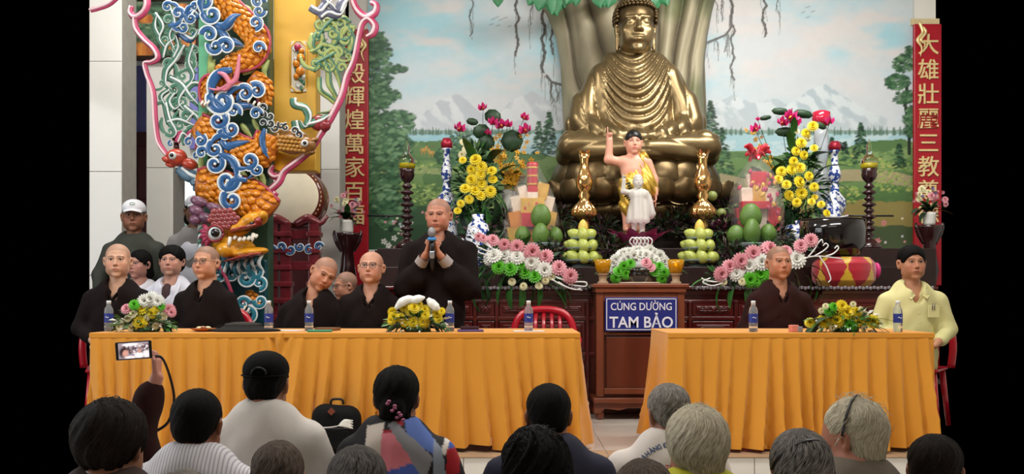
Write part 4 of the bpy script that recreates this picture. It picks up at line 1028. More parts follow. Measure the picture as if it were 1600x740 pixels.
# throne: base drum plus rows of lotus petals
zt = BP(0, 262)[2]
g = G(); g.lathe([(b_(85), 0), (b_(95), .05), (b_(88), .12), (b_(98), zt * .5), (b_(112), zt * .85), (b_(118), zt - .02), (b_(112), zt)], n=48); g.xf(Matrix.Scale(.62, 4, (0, 1, 0))); g.build('throne_core', m_brd, bud)
pg_ = G(); pg_.grid(9, 9, lambda u, v: (.5 * math.sin(math.pi * (v * .86 + .1)) ** .55 * math.sin((u - .5) * math.pi) * 1.05, -.28 * math.cos((u - .5) * math.pi) * math.sin(math.pi * (.15 + .8 * v)) - .12 * v, v))
pme = pg_.data('lotus_petal', [m_brd]); 
sol = None
for row, (z, rx, h, n, w, off) in enumerate(((.3, 120, .44, 11, .40, 0), (.22, 138, .30, 11, .36, .5), (.0, 112, .26, 13, .34, 0))):
    for k in range(n * 2 - 2):
        a = (k + off) / (n * 2 - 2) * 2 * math.pi; x = b_(rx) * math.cos(a) * .9; y = b_(rx) * math.sin(a) * .56
        o = put('lotus_petal', pme, bud, (x, y, z - (.08 if row == 0 else 0)), (0, 0, math.atan2(x * .45, -y)), (w, .5, h)); 
        if row == 1: o.rotation_euler = (R(35), 0, math.atan2(x * .45, -y))
# body
s = S(.0125)
def c2(a, b, r0, r1, k=.05, i=0): s.cap(a, b, r0, r1, k, i)
zk = BP(0, 235)[2]
c2(BP(992, 240), BP(992, 150), .30, .30, .05)                                   # trunk
s.ell((0, 0, BP(0, 145)[2]), (.43, .26, .40), .08); s.ell((0, .0, BP(0, 205)[2]), (.50, .30, .34), .1)
c2(BP(944, 117, .02), BP(1040, 117, .02), .12, .12, .08)                       # shoulders
c2(BP(960, 98, .03), BP(1024, 98, .03), .12, .12, .09)
c2(BP(992, 104, .0), BP(992, 90, -.01), .20, .155, .06, 0); c2(BP(992, 104, .0), BP(992, 78, -.01), .15, .14, .03, 1)                       # neck
for q in (-1, 1):
    X_ = lambda v: 992 + q * v
    c2(BP(X_(56), 126, .02), BP(X_(84), 192, -.04), .125, .165, .10)             # upper arm with hanging robe
    c2(BP(X_(88), 196, -.06), BP(X_(30), 222, -.42), .12, .075, .05)             # forearm in sleeve
    c2(BP(X_(84), 160, .0), BP(X_(94), 214, -.05), .10, .09, .06)
    c2(BP(X_(28), 222, -.42), BP(X_(-4), 226, -.48), .05, .045, .03, 1)          # hands laid together
    c2(BP(X_(40), 232, -.05), BP(X_(100), 236, -.34), .17, .145, .06)            # thigh
    c2(BP(X_(100), 236, -.35), BP(X_(10), 246, -.56), .14, .085, .06)            # shin
    c2(BP(X_(108), 232, -.2), BP(X_(108), 246, -.2), .10, .12, .06)
s.ell((0, -.25, BP(0, 252)[2]), (.70, .36, .10), .05)
def bfold(p, ids):
    x, y, z = p[:, 0], p[:, 1], p[:, 2]; zn = z - BP(0, 100)[2]; ax = np.abs(x)
    # swags hung from the shoulders, tighter near the neck
    xs_ = x - .05 * np.clip(-zn * 2, 0, 1); depth = -zn
    u = depth + (3.2 - 2.2 * np.clip(depth, 0, 1)) * xs_ ** 2
    sw = (np.abs(np.sin(u * 34 + 2.2 * np.sin(xs_ * 5) + 5 * fbm(p * 1.6, 2))) ** .7 - .6) * (.5 + .9 * fbm(p * 3, 2))
    front = np.clip((-y - .02) / .1, 0, 1)
    chest = np.clip((.40 - ax - .10 * depth) / .1, 0, 1) * np.clip((z - BP(0, 212)[2]) / .1, 0, 1)
    vert = (np.abs(np.sin(x * 20 + 3.2 * z + 2 * fbm(p * 2.2, 2))) ** .7 - .6)
    side = 1 - chest
    low = np.clip((BP(0, 215)[2] - z) / .08, 0, 1)
    leg = (np.abs(np.sin((z * 15 + y * 8 + ax * 3.0) + 2 * fbm(p * 2, 2))) ** .7 - .6) 
    d = front * (chest * sw * .034 + side * (1 - low) * vert * .028) + low * leg * .016 * np.clip((z - .52) * 8, 0, 1) + (1 - front) * vert * .012
    d = d * np.where(ids == 1, .0, 1)
    return d
V, F, ids = s.mesh(disp=(.04, bfold)); V = smooth_verts(V, F, 1, .4)
sobj('body', V, F, m_brz, bud)
# head
def head_shapes(s, i0=0, nose=1.0, ears=1.0, face=1, wide=1.0, lips=1.0, k=1.0):
    """head round the origin, facing -y, crown at z .115, chin at z -.12; ids: i0 skin"""
    s.ell((0, .012, .03), (.0745 * wide, .092, .086), .02, i0)
    s.ell((0, -.020, -.035), (.0635 * wide, .070, .081), .03, i0)
    s.cap((-.037 * wide, -.012, -.064), (.037 * wide, -.012, -.064), .030, .030, .03, i0)
    if face: s.ell((.032, -.054, -.048), (.024, .024, .026), .03, i0); s.ell((-.032, -.054, -.048), (.024, .024, .026), .03, i0)
    s.ell((0, -.070, -.097), (.024, .02, .019), .02, i0)
    for q in (-1, 1):
        s.ell((q * .079 * wide, .008, -.008), (.009, .019 * ears, .032 * ears), .008, i0, (0, q * 8, q * -22))
        s.ell((q * .079 * wide, .002, -.005), (.006, .009, .017), .005, i0, sub=True)
    if not face: return
    for q in (-1, 1):
        s.ell((q * .031, -.098, .006), (.020, .013, .010), .014, i0, sub=True)
        s.ell((q * .030, -.074, .005), (.0155, .0115, .0105), .005, i0)
        s.cap((q * .012, -.085, .024), (q * .044, -.074, .025), .0085, .007, .012, i0)
        s.ell((q * .040, -.060, -.024), (.022, .020, .020), .02, i0)
        s.ell((q * .0115 * nose, -.092, -.031), (.0075 * nose, .008, .0065), .007, i0)
    s.cap((0, -.084, .016), (0, -.104, -.026), .0065, .0105 * nose, .009, i0)
    s.ell((0, -.083, -.060), (.026, .014, .016), .015, i0)
    s.ell((0, -.0935, -.0555), (.021 * lips, .0075, .0052), .004, i0); s.ell((0, -.092, -.0665), (.017 * lips, .0078, .0060), .004, i0)
    s.ell((0, -.103, -.0608), (.024, .006, .0014), .003, i0, sub=True)
hz = BP(992, 47)
s = S(.0095); head_shapes(s, 0, .95, 1.0, 1, .93)
s.xform(Matrix.Translation((hz[0], hz[1] - .06, hz[2])) @ Matrix.Scale(2.6, 4))
for q in (-1, 1): s.cap((q * .196, -.04, hz[2] + .05), (q * .192, -.045, hz[2] - .22), .018, .020, .02)
V, F, ids = s.mesh(); sobj('head', V, F, m_brz, bud)
# tight curls of the hair with a raised crown
g = G(); HC = Vector((hz[0], hz[1] - .03, hz[2] + .10))
def curlrow(c, rx, ry, rz, th0, th1, rows, r):
    for i in range(rows):
        th = th0 + (th1 - th0) * i / max(1, rows - 1); m = max(1, int(2 * math.pi * rx * math.sin(th) / (r * 1.75)))
        for k in range(m):
            a = 2 * math.pi * (k + .5 * (i % 2)) / m; p = Vector((rx * math.sin(th) * math.cos(a), ry * math.sin(th) * math.sin(a), rz * math.cos(th)))
            if p.z < .09 and p.y < -.12 and abs(p.x) < .19: continue
            g.ell(c + p, (r, r, r * .85), 7, 5)
curlrow(HC, .222, .275, .225, .15, 1.75, 11, .023); curlrow(HC + Vector((0, .03, .17)), .125, .13, .13, .05, 1.5, 6, .021)
g.ell(HC, (.205, .255, .205), 20, 14); g.ell(HC + Vector((0, .03, .17)), (.11, .12, .115), 16, 10)
g.build('hair_curls', m_brd, bud, kind='stuff')
g = G()
for q in (-1, 1):
    g.tube(smooth_path([(hz[0] + q * .035, hz[1] - .335, hz[2] + .065), (hz[0] + q * .09, hz[1] - .315, hz[2] + .092), (hz[0] + q * .145, hz[1] - .255, hz[2] + .06)], 5), [.007, .009, .005], 6)
    g.build('eyebrow', m_brd, bud) if 0 else None
g.build('eyebrows', m_brz, bud, kind='stuff') if 0 else None

# ---------------------------------------------------------------- flowers
m_fy = M('chrysanthemum_yellow', '#F8DE2A', .5, var=.3, scale=30); m_fw = M('chrysanthemum_white', '#F0F0E8', .5, var=.2, scale=30); m_fp = M('flower_pink', '#E8A0AA', .5, var=.25, scale=30)
m_fg = M('chrysanthemum_green', '#62C42C', .5, var=.35, scale=30); m_fyd = M('flower_heart_gold', '#D69A14', .6, var=.3); m_fo = M('orchid_orange', '#E0A520', .5, var=.4, scale=25)
m_fm = M('lotus_magenta', '#D6307E', .45, var=.35, scale=14); m_fyh = M('chrysanthemum_heart_yellow', '#E8BE16', .55, var=.2); m_fcr = M('flower_cream', '#EDE6B8', .5, var=.2)
def mum(m, heart, n=(8, 12, 14, 17), cup=1.0, wid=.19):
    g = G()
    for r_, k in enumerate(n):
        el = R(78 - 24 * r_) * cup
        for j in range(k):
            a = 2 * math.pi * (j + .5 * (r_ % 2)) / k; L = .45 + .18 * r_
            d = Vector((math.cos(a) * math.cos(el), math.sin(a) * math.cos(el), math.sin(el))); t = Vector((-math.sin(a), math.cos(a), 0)); up = Vector((0, 0, 1))
            p1 = d * L * .55 + up * .06; p2 = d * L + up * (.05 if r_ < 2 else -.08); w = wid * (.7 + .1 * r_)
            g.add([Vector((0, 0, 0)), p1 - t * w, p1 + t * w, p2 - t * w * .6, p2 + t * w * .6, p2 + d * .1], [(0, 1, 2), (1, 3, 4, 2), (3, 5, 4)], 0)
    g.ell((0, 0, .12), (.16, .16, .12), 7, 5, 1); return g.data('flower', [m, heart])
FY, FW, FPK, FG, FCR = mum(m_fy, m_fyh), mum(m_fw, m_fcr), mum(m_fp, m_fp), mum(m_fg, m_leaf), mum(m_fcr, m_fy)
def cupflower(m, m2):
    g = G()
    for r_, k in enumerate((4, 6)):
        for j in range(k):
            a = 2 * math.pi * (j + .5 * r_) / k; d = Vector((math.cos(a), math.sin(a), 0)); t = Vector((-math.sin(a), math.cos(a), 0)); e = .25 + .3 * r_
            g.add([Vector((0, 0, 0)), d * e * .9 - t * .24 + Vector((0, 0, .35)), d * e * .9 + t * .24 + Vector((0, 0, .35)), d * (e * .8 + .15) + Vector((0, 0, .95 - .25 * r_))], [(0, 1, 3, 2)], 0)
    g.ell((0, 0, .25), (.14, .14, .16), 7, 5, 1); return g.data('flower', [m, m2])
LOT, BUDP = cupflower(m_fm, m_fy), cupflower(m_fp, m_fp)
def orch(m, m2):
    g = G()
    for j in range(5):
        a = 2 * math.pi * j / 5 + .3; d = Vector((math.cos(a), math.sin(a), .1)); t = Vector((-math.sin(a), math.cos(a), 0)); g.add([Vector((0, 0, 0)), d * .4 - t * .22, d * .4 + t * .22, d * .85], [(0, 1, 3, 2)], 0)
    g.ell((0, 0, .1), (.14, .14, .12), 6, 4, 1); return g.data('flower', [m, m2])
ORC = orch(m_fo, m_drd)
def face_dir(dx, dz, dy=-1):
    v = Vector((dx, dy, dz)).normalized(); return v.to_track_quat('Z', 'Y').to_euler()
def fl(root, kind, px, py, d, r, jit=.35, name='flower', out=None):
    """a flower head at photo position, opening towards the hall and away from the bunch"""
    p = P(px, py, d) - root.location
    o = out or (RNG.uniform(-jit, jit), RNG.uniform(-jit, jit) + .25)
    return put(name, kind, root, p, face_dir(*o), SZ(r, d) * 1.25)
def lv(root, kind, px, py, d, L, ang, lean=0.0, w=1.0, name='leaf'):
    """a leaf starting at photo position; ang clockwise from straight up"""
    p = P(px, py, d) - root.location; a = R(ang); v = Vector((math.sin(a), -.35 - lean, math.cos(a))).normalized()
    e = v.to_track_quat('Y', 'Z').to_euler()
    return put(name, LF[kind], root, p, e, (SZ(L, d) * w, SZ(L, d), SZ(L, d)))
def stem(root, pts, d, r=.004, m=None, name='stem'):
    g = G(); g.tube([p - root.location for p in smooth_path([P(x, y, d + dy) for x, y, dy in pts], 4)], [r, r * .7], 5); g.build(name, m or m_leafd, root)
m_blw = M('white_twig', '#EDECEA', .4, var=.05)
def vase_mat():
    m = M('blue_white_porcelain', '#E4E8EE', .12, var=.03, coat=.4); N = m.node_tree.nodes; L = m.node_tree.links
    b = N['Principled BSDF']; tc = N.new('ShaderNodeTexCoord'); w = N.new('ShaderNodeTexNoise'); w.inputs['Scale'].default_value = 26; w.inputs['Detail'].default_value = 1; L.new(tc.outputs['Object'], w.inputs['Vector'])
    cr = N.new('ShaderNodeValToRGB'); cr.color_ramp.interpolation = 'EASE'; cr.color_ramp.elements[0].position = .5; cr.color_ramp.elements[0].color = (*lin('#E4E8EE'), 1); cr.color_ramp.elements[1].position = .55; cr.color_ramp.elements[1].color = (*lin('#2B458E'), 1)
    L.new(w.outputs['Fac'], cr.inputs[0]); L.new(cr.outputs[0], b.inputs['Base Color']); return m
m_bw = vase_mat()
m_glass = M('clear_glass', '#F4F8F8', .03, var=0, trans=1, ior=1.3)
m_cello = M('cellophane', '#F6F2F4', .06, var=0, trans=.75, alpha=.25, ior=1.2)

# altar bouquets in porcelain vases: yellow chrysanthemums with lotus above
def bouquet(label, vx, vy0, vy1, d, mums, small, leaves, lotus, pads, group='tall chrysanthemum bouquets on the altar'):
    base = P(vx, 0, d); root = empty('flower_bouquet', (base.x, d, Z3 if d > 9.05 else Z2), label, 'flowers', group)
    zb = root.location.z; H = P(0, vy0, d).z - zb; r = SZ(20, d)
    g = G(); g.lathe([(r * .6, 0), (r * .65, .02), (r * .95, H * .35), (r, H * .6), (r * .75, H * .82), (r * .45, H * .92), (r * .6, H), (r * .5, H), (r * .35, H * .9)], n=24); g.build('vase', m_bw, root)
    for x, y, r_ in mums: fl(root, FY, x, y, d - .12 - RNG.random() * .05, r_ * .86)
    for x, y, r_ in small: fl(root, FCR, x, y, d - .05, r_)
    for x, y, r_ in lotus: fl(root, LOT, x, y, d + .02, r_ * 1.35, out=(RNG.uniform(-.5, .5), .9), name='lotus_flower')
    for x, y, L, a, k in leaves: lv(root, k, x, y, d - .03, L, a)
    for x, y, rx, ry, a in pads:
        g = G(); g.ell((0, 0, 0), (SZ(rx, d), SZ(rx, d) * .5, SZ(ry, d)), 14, 5, 0, (0, a, 0)); g.xf(Matrix.Translation(P(x, y, d + .06) - root.location)); g.build('lotus_leaf', m_leafd, root)
    mx_ = sum(m[0] for m in mums) / len(mums); q = P(mx_, 292, d + .03) - root.location
    leafcloud('filler_greenery', [(q.x, q.y, q.z, SZ(34, d), .08, SZ(34, d)), (q.x, q.y, q.z - .25, SZ(26, d), .08, SZ(20, d)), (q.x, q.y, q.z + .25, SZ(20, d), .08, SZ(26, d))], 420, .09, [m_leaf, m_leafd, m_leafd, m_leafl], int(vx), root, down=.1)
    for x, y, _r in lotus: stem(root, [(vx, vy0, 0), ((x + vx) / 2, (y + vy0) / 2, .03), (x, y, .02)], d)
    return root
ly = [(712, 212, 7), (726, 262, 9)]
mums_l = [(737, 265, 8), (752, 261, 9), (768, 267, 8), (751, 272, 8), (737, 281, 9), (752, 287, 9), (770, 280, 7), (727, 294, 8), (742, 297, 9), (766, 299, 9), (751, 305, 8), (733, 311, 7), (720, 318, 6), (715, 329, 6), (743, 249, 9), (723, 250, 6)]
bouquet('tall bouquet of yellow chrysanthemums and pink lotus, beside the standing monk', 748, 345, 400, 9.15, mums_l, [(730, 232, 7), (724, 222, 5), (722, 242, 5)],
        [(740, 290, 60, 250, 0), (735, 300, 55, 235, 0), (725, 285, 42, 290, 0), (722, 272, 30, 280, 1), (745, 310, 62, 195, 2), (755, 312, 60, 170, 2), (735, 315, 58, 205, 2), (770, 300, 45, 120, 0), (772, 312, 52, 150, 1), (776, 275, 45, 40, 0), (765, 255, 50, 15, 1), (742, 262, 60, 352, 0), (745, 325, 50, 180, 0), (728, 322, 46, 215, 1), (760, 325, 46, 160, 0), (718, 300, 30, 300, 1), (778, 290, 38, 80, 0)],
        [(717, 205, 10), (755, 172, 8), (770, 195, 9), (785, 200, 10), (793, 198, 8), (818, 187, 8), (822, 208, 11), (762, 210, 6)], [(770, 182, 14, 12, 20), (752, 205, 14, 12, -15), (738, 190, 10, 6, 10), (800, 220, 18, 18, 0), (760, 222, 14, 14, 30)])
mums_r = [(1221, 268, 8), (1237, 265, 8), (1250, 262, 8), (1216, 280, 7), (1229, 288, 7), (1249, 284, 9), (1264, 275, 7), (1272, 292, 7), (1233, 305, 8), (1252, 302, 9), (1245, 316, 7), (1268, 315, 6), (1283, 319, 6), (1273, 308, 5), (1292, 333, 6), (1252, 223, 8), (1244, 236, 7), (1256, 242, 7), (1240, 252, 7), (1272, 231, 6), (1259, 208, 7), (1270, 197, 8)]
bouquet('tall bouquet of yellow chrysanthemums and pink lotus, beside the black bowl', 1243, 345, 400, 9.15, mums_r, [(1262, 215, 5), (1245, 205, 4)],
        [(1225, 290, 40, 280, 2), (1222, 305, 46, 250, 2), (1230, 315, 50, 225, 0), (1245, 320, 50, 190, 2), (1258, 322, 52, 170, 2), (1272, 320, 46, 150, 0), (1282, 300, 48, 110, 1), (1280, 285, 48, 80, 0), (1275, 270, 50, 50, 0), (1262, 255, 52, 25, 1), (1228, 262, 40, 320, 0), (1238, 240, 46, 350, 0), (1236, 325, 46, 205, 1), (1285, 315, 42, 130, 2), (1215, 285, 35, 300, 2), (1240, 215, 40, 355, 0)],
        [(1181, 205, 9), (1222, 196, 10), (1233, 188, 12), (1243, 196, 10), (1296, 193, 8), (1184, 188, 4)], [(1219, 174, 14, 6, 5), (1255, 178, 16, 7, 10), (1196, 184, 10, 4, -10), (1228, 206, 18, 8, 0), (1282, 196, 10, 5, 30)])
# orange orchids in a white vase
ro = empty('orchid_bouquet', (P(796, 0, 9.3).x, 9.3, Z3), 'orange and yellow orchids in a tall white crinkled vase', 'flowers')
H = P(0, 297, 9.3).z - Z3; g = G(); g.lathe([(.07, 0), (.075, H * .3), (.06, H * .7), (.085, H), (.075, H), (.05, H * .7)], n=24, lobes=8, lamp=.04); g.build('vase', m_white, ro)
for x0, y0, n in ((795, 290, 0), (775, 215, 26), (822, 215, 26), (800, 265, 22), (812, 275, 14), (835, 245, 10), (786, 250, 16)):
    for k in range(n):
        t = k / max(n, 1); x = 798 + (x0 - 798) * (1 - t) + RNG.uniform(-10, 10); y = 290 + (y0 - 290) * (1 - t) + RNG.uniform(-8, 8)
        fl(ro, ORC, x, y, 9.25 - RNG.random() * .12, RNG.uniform(4, 6), .8)
for a in (-30, -12, 8, 25, 50): lv(ro, 2, 796, 295, 9.3, 70, a)
rr_ = empty('orchid_bouquet', (P(1196, 0, 9.35).x, 9.35, Z3), 'orange and yellow orchids rising behind the hamper wrapped with a red bow', 'flowers')
g = G(); H = P(0, 300, 9.35).z - Z3; g.lathe([(.07, 0), (.06, H * .7), (.08, H)], n=20); g.build('vase', m_white, rr_)
for k in range(44):
    t = RNG.random(); fl(rr_, ORC, 1212 - 40 * t ** 2 + RNG.uniform(-8, 8) + 6 * (t < .5), 300 - 100 * t * (1 if k % 2 else .8) + RNG.uniform(-6, 6), 9.3 - RNG.random() * .08, RNG.uniform(3.5, 5.5), .8)
for a in (-40, -20, 5, 20): lv(rr_, 0, 1200, 300, 9.35, 62, a)

# porcelain pagoda vases
def pagoda(label, px, d, top, bot, wmax, redtop):
    b = P(px, 0, d); root = empty('porcelain_vase', (b.x, d, Z3), label, 'vase', 'tall blue and white porcelain vases')
    H = P(0, top, d).z - Z3; r = SZ(wmax, d) / 2; q = [(r * .7, 0), (r * .8, H * .04), (r, H * .15), (r * .95, H * .26), (r * .5, H * .34), (r * .75, H * .37), (r * .95, H * .42), (r * .95, H * .5), (r * .4, H * .58), (r * .35, H * .68), (r * .55, H * .74), (r * .5, H * .8), (r * .3, H * .86), (r * .3, H * .98), (r * .5, H), (.02, H)]
    g = G(); g.lathe(q, n=26); g.build('vase_body', m_bw, root)
    g = G(); g.lathe([(r * .5, H), (r * .55, H + redtop * .5), (r * .35, H + redtop)], n=16); g.build('red_cup', M('red_foil', '#B3263E', .3, metal=.3, var=.3), root)
pagoda('tall stepped porcelain vase, left of the yellow bouquet by the standing monk', 698, 9.3, 232, 340, 34, SZ(16, 9.3))
pagoda('tall stepped porcelain vase, right of the bouquet above the black bowl', 1304, 9.3, 235, 345, 36, SZ(14, 9.3))
for px, dd, w, ht, lb in ((747, 8.75, 40, 335, 'round blue and white porcelain jar behind the left flower spray'), (1302, 9.1, 24, 300, 'slim blue and white porcelain bottle behind the black bowl')):
    o = G(); zb = Z2 if dd < 9.05 else Z3; H = P(0, ht, dd).z - zb; r = SZ(w, dd) / 2
    o.lathe([(r * .6, 0), (r * .9, H * .25), (r, H * .55), (r * .8, H * .8), (r * .4, H * .9), (r * .5, H), (.01, H)], n=26); q = o.build('porcelain_jar', m_bw, None); q.location = (P(px, 0, dd).x, dd, zb); tag(q, lb, 'jar')
# clear water tower next to the right vase
o = G(); H = P(0, 196, 9.45).z - Z3; o.lathe([(.07, 0), (.07, H * .3), (.05, H * .35), (.085, H * .5), (.085, H * .62), (.05, H * .68), (.07, H * .75), (.075, H * .9), (.05, H), (.01, H)], n=18)
q = o.build('crystal_tower', M('crystal', '#DDE3EA', .08, var=.1, trans=.5), None); q.location = (P(1283, 0, 9.45).x, 9.45, Z3); tag(q, 'clear crystal tower with red top behind the right yellow bouquet', 'ornament')
g = G(); g.lathe([(.075, 0), (.09, .05), (.09, .13), (.05, .15)], (0, 0, H), 18); qq = g.build('red_top', M('red_glass', '#C02040', .15, var=.2, coat=.5), q)
g = G(); g.tube(smooth_path([P(1296, 240, 9.4), P(1308, 226, 9.38), P(1317, 230, 9.36), P(1316, 236, 9.36)], 5), [.012, .03, .03, .004], 7, flat=(1, .3)); o = g.build('dark_curled_leaf', M('near_black_leaf', '#1E2A28', .4), None)
me = o.data; me.transform(Matrix.Translation(-P(1296, 240, 9.4))); o.location = P(1296, 240, 9.4); tag(o, 'dark curled leaf arching right from the crystal tower', 'leaf')

# lamp stands of turned dark wood with oil glasses
m_dkw = M('dark_turned_wood', '#321416', .22, var=.3, coat=.5)
def lampstand(label, px, bar, d=9.35):
    b = P(px, 0, d); root = empty('oil_lamp_stand', (b.x, d, Z3), label, 'lamp', 'turned wooden oil lamp stands')
    H = P(0, 264, d).z - Z3; r = SZ(11, d); pr = [(r * 1.7, 0), (r * 1.8, .03), (r * 1.2, .07), (r * .7, .1)]; n = 9
    for k in range(n):
        z = .12 + (H - .26) * k / n; h = (H - .26) / n; w = r * (1.0 if k % 2 else .75); pr += [(r * .38, z), (w, z + h * .35), (w * .9, z + h * .6), (r * .36, z + h * .9)]
    pr += [(r * .5, H - .13), (r * .9, H - .10), (r * 1.1, H - .06), (r * 1.0, H - .03), (r * 1.15, H), (.01, H)]
    g = G(); g.lathe(pr, n=20); g.build('post', m_dkw, root)
    g = G(); z = P(0, 337, d).z - Z3; g.tube([(SZ(bar[0], d), 0, z), (SZ(bar[1], d), 0, z)], .009, 8); g.build('crossbar', m_black, root)
    g = G(); g.lathe([(r * .9, H), (r * 1.2, H + .02), (r * 1.15, H + .10), (r * .6, H + .13), (r * .5, H + .15)], n=18, cap=False); g.build('glass_cup', m_glass, root)
    g = G(); g.lathe([(r * .85, H + .005), (r * 1.05, H + .02), (r * 1.05, H + .055), (.01, H + .055)], n=18); g.build('lamp_oil', M('yellow_oil', '#D8C21E', .1, var=.1, coat=.5), root)
    g = G(); g.lathe([(r * .5, H + .15), (r * .35, H + .18), (r * .45, H + .22), (r * .1, H + .28), (.002, H + .3)], n=14); g.build('glass_finial', m_glass, root)
lampstand('dark turned oil lamp stand, left of the standing monk', 636, (-62, 10))
lampstand('dark turned oil lamp stand, right of the black bowl', 1358, (-40, 38))
# brass altar vases
m_brass = M('mirror_brass', '#E8B978', .12, metal=.95, var=.08)
def brass(label, px, d=8.95, s=1.0):
    b = P(px, 0, d); z0 = P(0, 352, d).z; root = empty('brass_vase', (b.x, d, Z2), label, 'vase', 'polished brass altar vases')
    u = SZ(1, d) * s; f = lambda y: P(0, y, d).z - Z2
    pr = [(10, 410), (12, 400), (6, 385), (6, 362), (9, 352), (7, 345), (13, 341), (19, 335), (18, 327), (12, 318), (7, 312), (10, 306), (7, 300), (12, 294), (14, 284), (11, 272), (6.5, 262), (7, 250), (9, 240)]
    g = G(); g.lathe([(r * u, f(y)) for r, y in pr], n=32); g.build('vase_body', m_brass, root)
    g = G(); g.lathe([(13 * u, f(341)), (20 * u, f(335)), (19 * u, f(327)), (12 * u, f(318))], n=48, cap=False, lobes=12, lamp=.07); g.build('fluted_belly', m_brass, root)
    g = G(); a = np.linspace(0, 2 * math.pi, 36, endpoint=False)
    V = [(7 * u * math.cos(t), 7 * u * math.sin(t), f(243)) for t in a] + [((11 + 2 * math.cos(6 * t)) * u * math.cos(t), (11 + 2 * math.cos(6 * t)) * u * math.sin(t), f(237 - 2.5 * math.cos(6 * t))) for t in a]
    g.add(V, [(i, (i + 1) % 36, 36 + (i + 1) % 36, 36 + i) for i in range(36)]); g.build('scalloped_rim', m_brass, root)
brass('polished brass vase, left of the painted child statue', 913)
brass('polished brass vase, right of the painted child statue', 1098)
# ---------------------------------------------------------------- fruit on the altar
m_pom = M('pomelo_green', '#5C7E36', .4, var=.25, scale=6, bump=.15, bscale=60); m_man = M('mango_green', '#B4BE5C', .35, var=.25, scale=5); m_man2 = M('mango_yellow', '#E3C45A', .35, var=.2, scale=5)
m_dish = M('glass_dish', '#8C9C98', .08, var=.1, trans=.35)
pomd = G(); pomd.lathe([(.001, -1), (.45, -.93), (.8, -.6), (.93, -.15), (.85, .3), (.6, .72), (.3, .95), (.001, 1.0)], n=22, cap=False)
pomm = pomd.data('pomelo', [m_pom])
def thing(name, mesh, loc, scale, label, cat, group=None, rot=(0, 0, 0)):
    o = bpy.data.objects.new(name, mesh); link(o); o.location = loc; o.scale = scale if hasattr(scale, '__len__') else (scale,) * 3; o.rotation_euler = rot
    return tag(o, label, cat, group)
def dishstand(px, ytop, d, rpx, label, group=None, zb=Z2):
    r = SZ(rpx, d); H = P(0, ytop, d).z - zb; o = G().lathe([(r * .55, 0), (r * .5, .012), (r * .15, .03), (r * .12, H * .55), (r * .6, H * .72), (r, H), (r * .96, H + .006), (.01, H * .8)], n=30).build('fruit_dish', m_dish, None)
    o.location = (P(px, 0, d).x, d, zb); return tag(o, label, 'dish', group)
for side, cx, cy0, sd in (('left', 845, 372, 'left'), ('right', 1172, 372, 'right')):
    nm = 'between the paper tower and the mangoes on the left' if side == 'left' else 'below the hamper with the red bow'
    dishstand(cx, 381, 8.75, 33, 'glass footed dish holding four pomelos, ' + nm, 'pomelo dishes')
    lay = ((817, 367, 13.5, 14.5, .02), (845, 366, 17, 18, -.06), (868, 368, 12.5, 14, .02), (845, 337, 17.5, 19, 0)) if side == 'left' else ((1151, 366, 17, 15, .02), (1175, 361, 18, 20, -.06), (1200, 364, 15, 15, .02), (1173, 337, 19, 20, 0))
    for i, (x, y, r, rz_, dy) in enumerate(lay):
        wh = ['lowest at the left', 'lowest in the middle', 'lowest at the right', 'on top of the pile'][i]
        thing('pomelo', pomm, P(x, y, 8.75 + dy), (SZ(r, 8.75), SZ(min(r, 14), 8.75), SZ(rz_, 8.75)), 'green pomelo %s of the %s pomelo dish' % (wh, side), 'pomelo', 'pomelos on two dishes', (0, 0, i))
mg = G(); mg.lathe([(.001, -1), (.4, -.92), (.72, -.55), (.78, -.05), (.66, .4), (.42, .75), (.15, .97), (.001, 1.02)], n=16, cap=False)
mgm, mgy = mg.data('mango', [m_man]), mg.data('mango', [m_man2])
for side, cx in (('left', 910), ('right', 1092)):
    d = 8.55; root = empty('tiered_fruit_stand', (P(cx, 0, d).x, d, Z2), 'three tiered glass fruit stand stacked with green mangoes, %s of the white child statue' % side, 'stand', 'tiered mango stands')
    for y, r in ((409, 30), (390, 26), (374, 20)):
        g = G(); rr = SZ(r, d); z = P(0, y, d).z - Z2; g.lathe([(rr * .3, z - .008), (rr * .9, z), (rr, z + .018), (rr * .95, z + .02), (rr * .85, z + .006), (.01, z + .004)], n=30); g.build('tier', m_dish, root)
    g = G(); g.lathe([(.1, 0), (.09, .02), (.02, .04), (.02, .32)], n=12); g.build('stem', m_dish, root)
    for ti, (y, n, r, my) in enumerate(((401, 8, 22, 8.5), (383, 7, 18, 8.5), (366, 5, 13, 8.5))):
        ang = sorted([-math.pi / 2 + 2 * math.pi * k / n for k in range(n) if math.sin(-math.pi / 2 + 2 * math.pi * k / n) <= .75], key=lambda a: (round(math.cos(a), 4), math.sin(a)))
        for k, a in enumerate(ang):
            q = P(cx, y, d) + Vector((SZ(r, d) * math.cos(a), SZ(r, d) * math.sin(a), 0))
            thing('mango', mgm, q, (SZ(11.5, d), SZ(11.5, d), SZ(12, d)), 'green mango, %s from the left on the %s tier of the %s fruit stand' % (['first', 'second', 'third', 'fourth', 'fifth', 'sixth', 'seventh', 'eighth'][k], ['bottom', 'middle', 'top'][ti], side), 'mango', 'mangoes on the %s tier, %s stand' % (['bottom', 'middle', 'top'][ti], side), (R(25) * math.sin(a), R(70) * math.cos(a), k * .3))
    thing('mango', mgy, P(cx + 1, 354, d), (SZ(10, d), SZ(10, d), SZ(11.5, d)), 'yellow mango crowning the %s fruit stand' % side, 'mango', 'yellow mangoes on top')

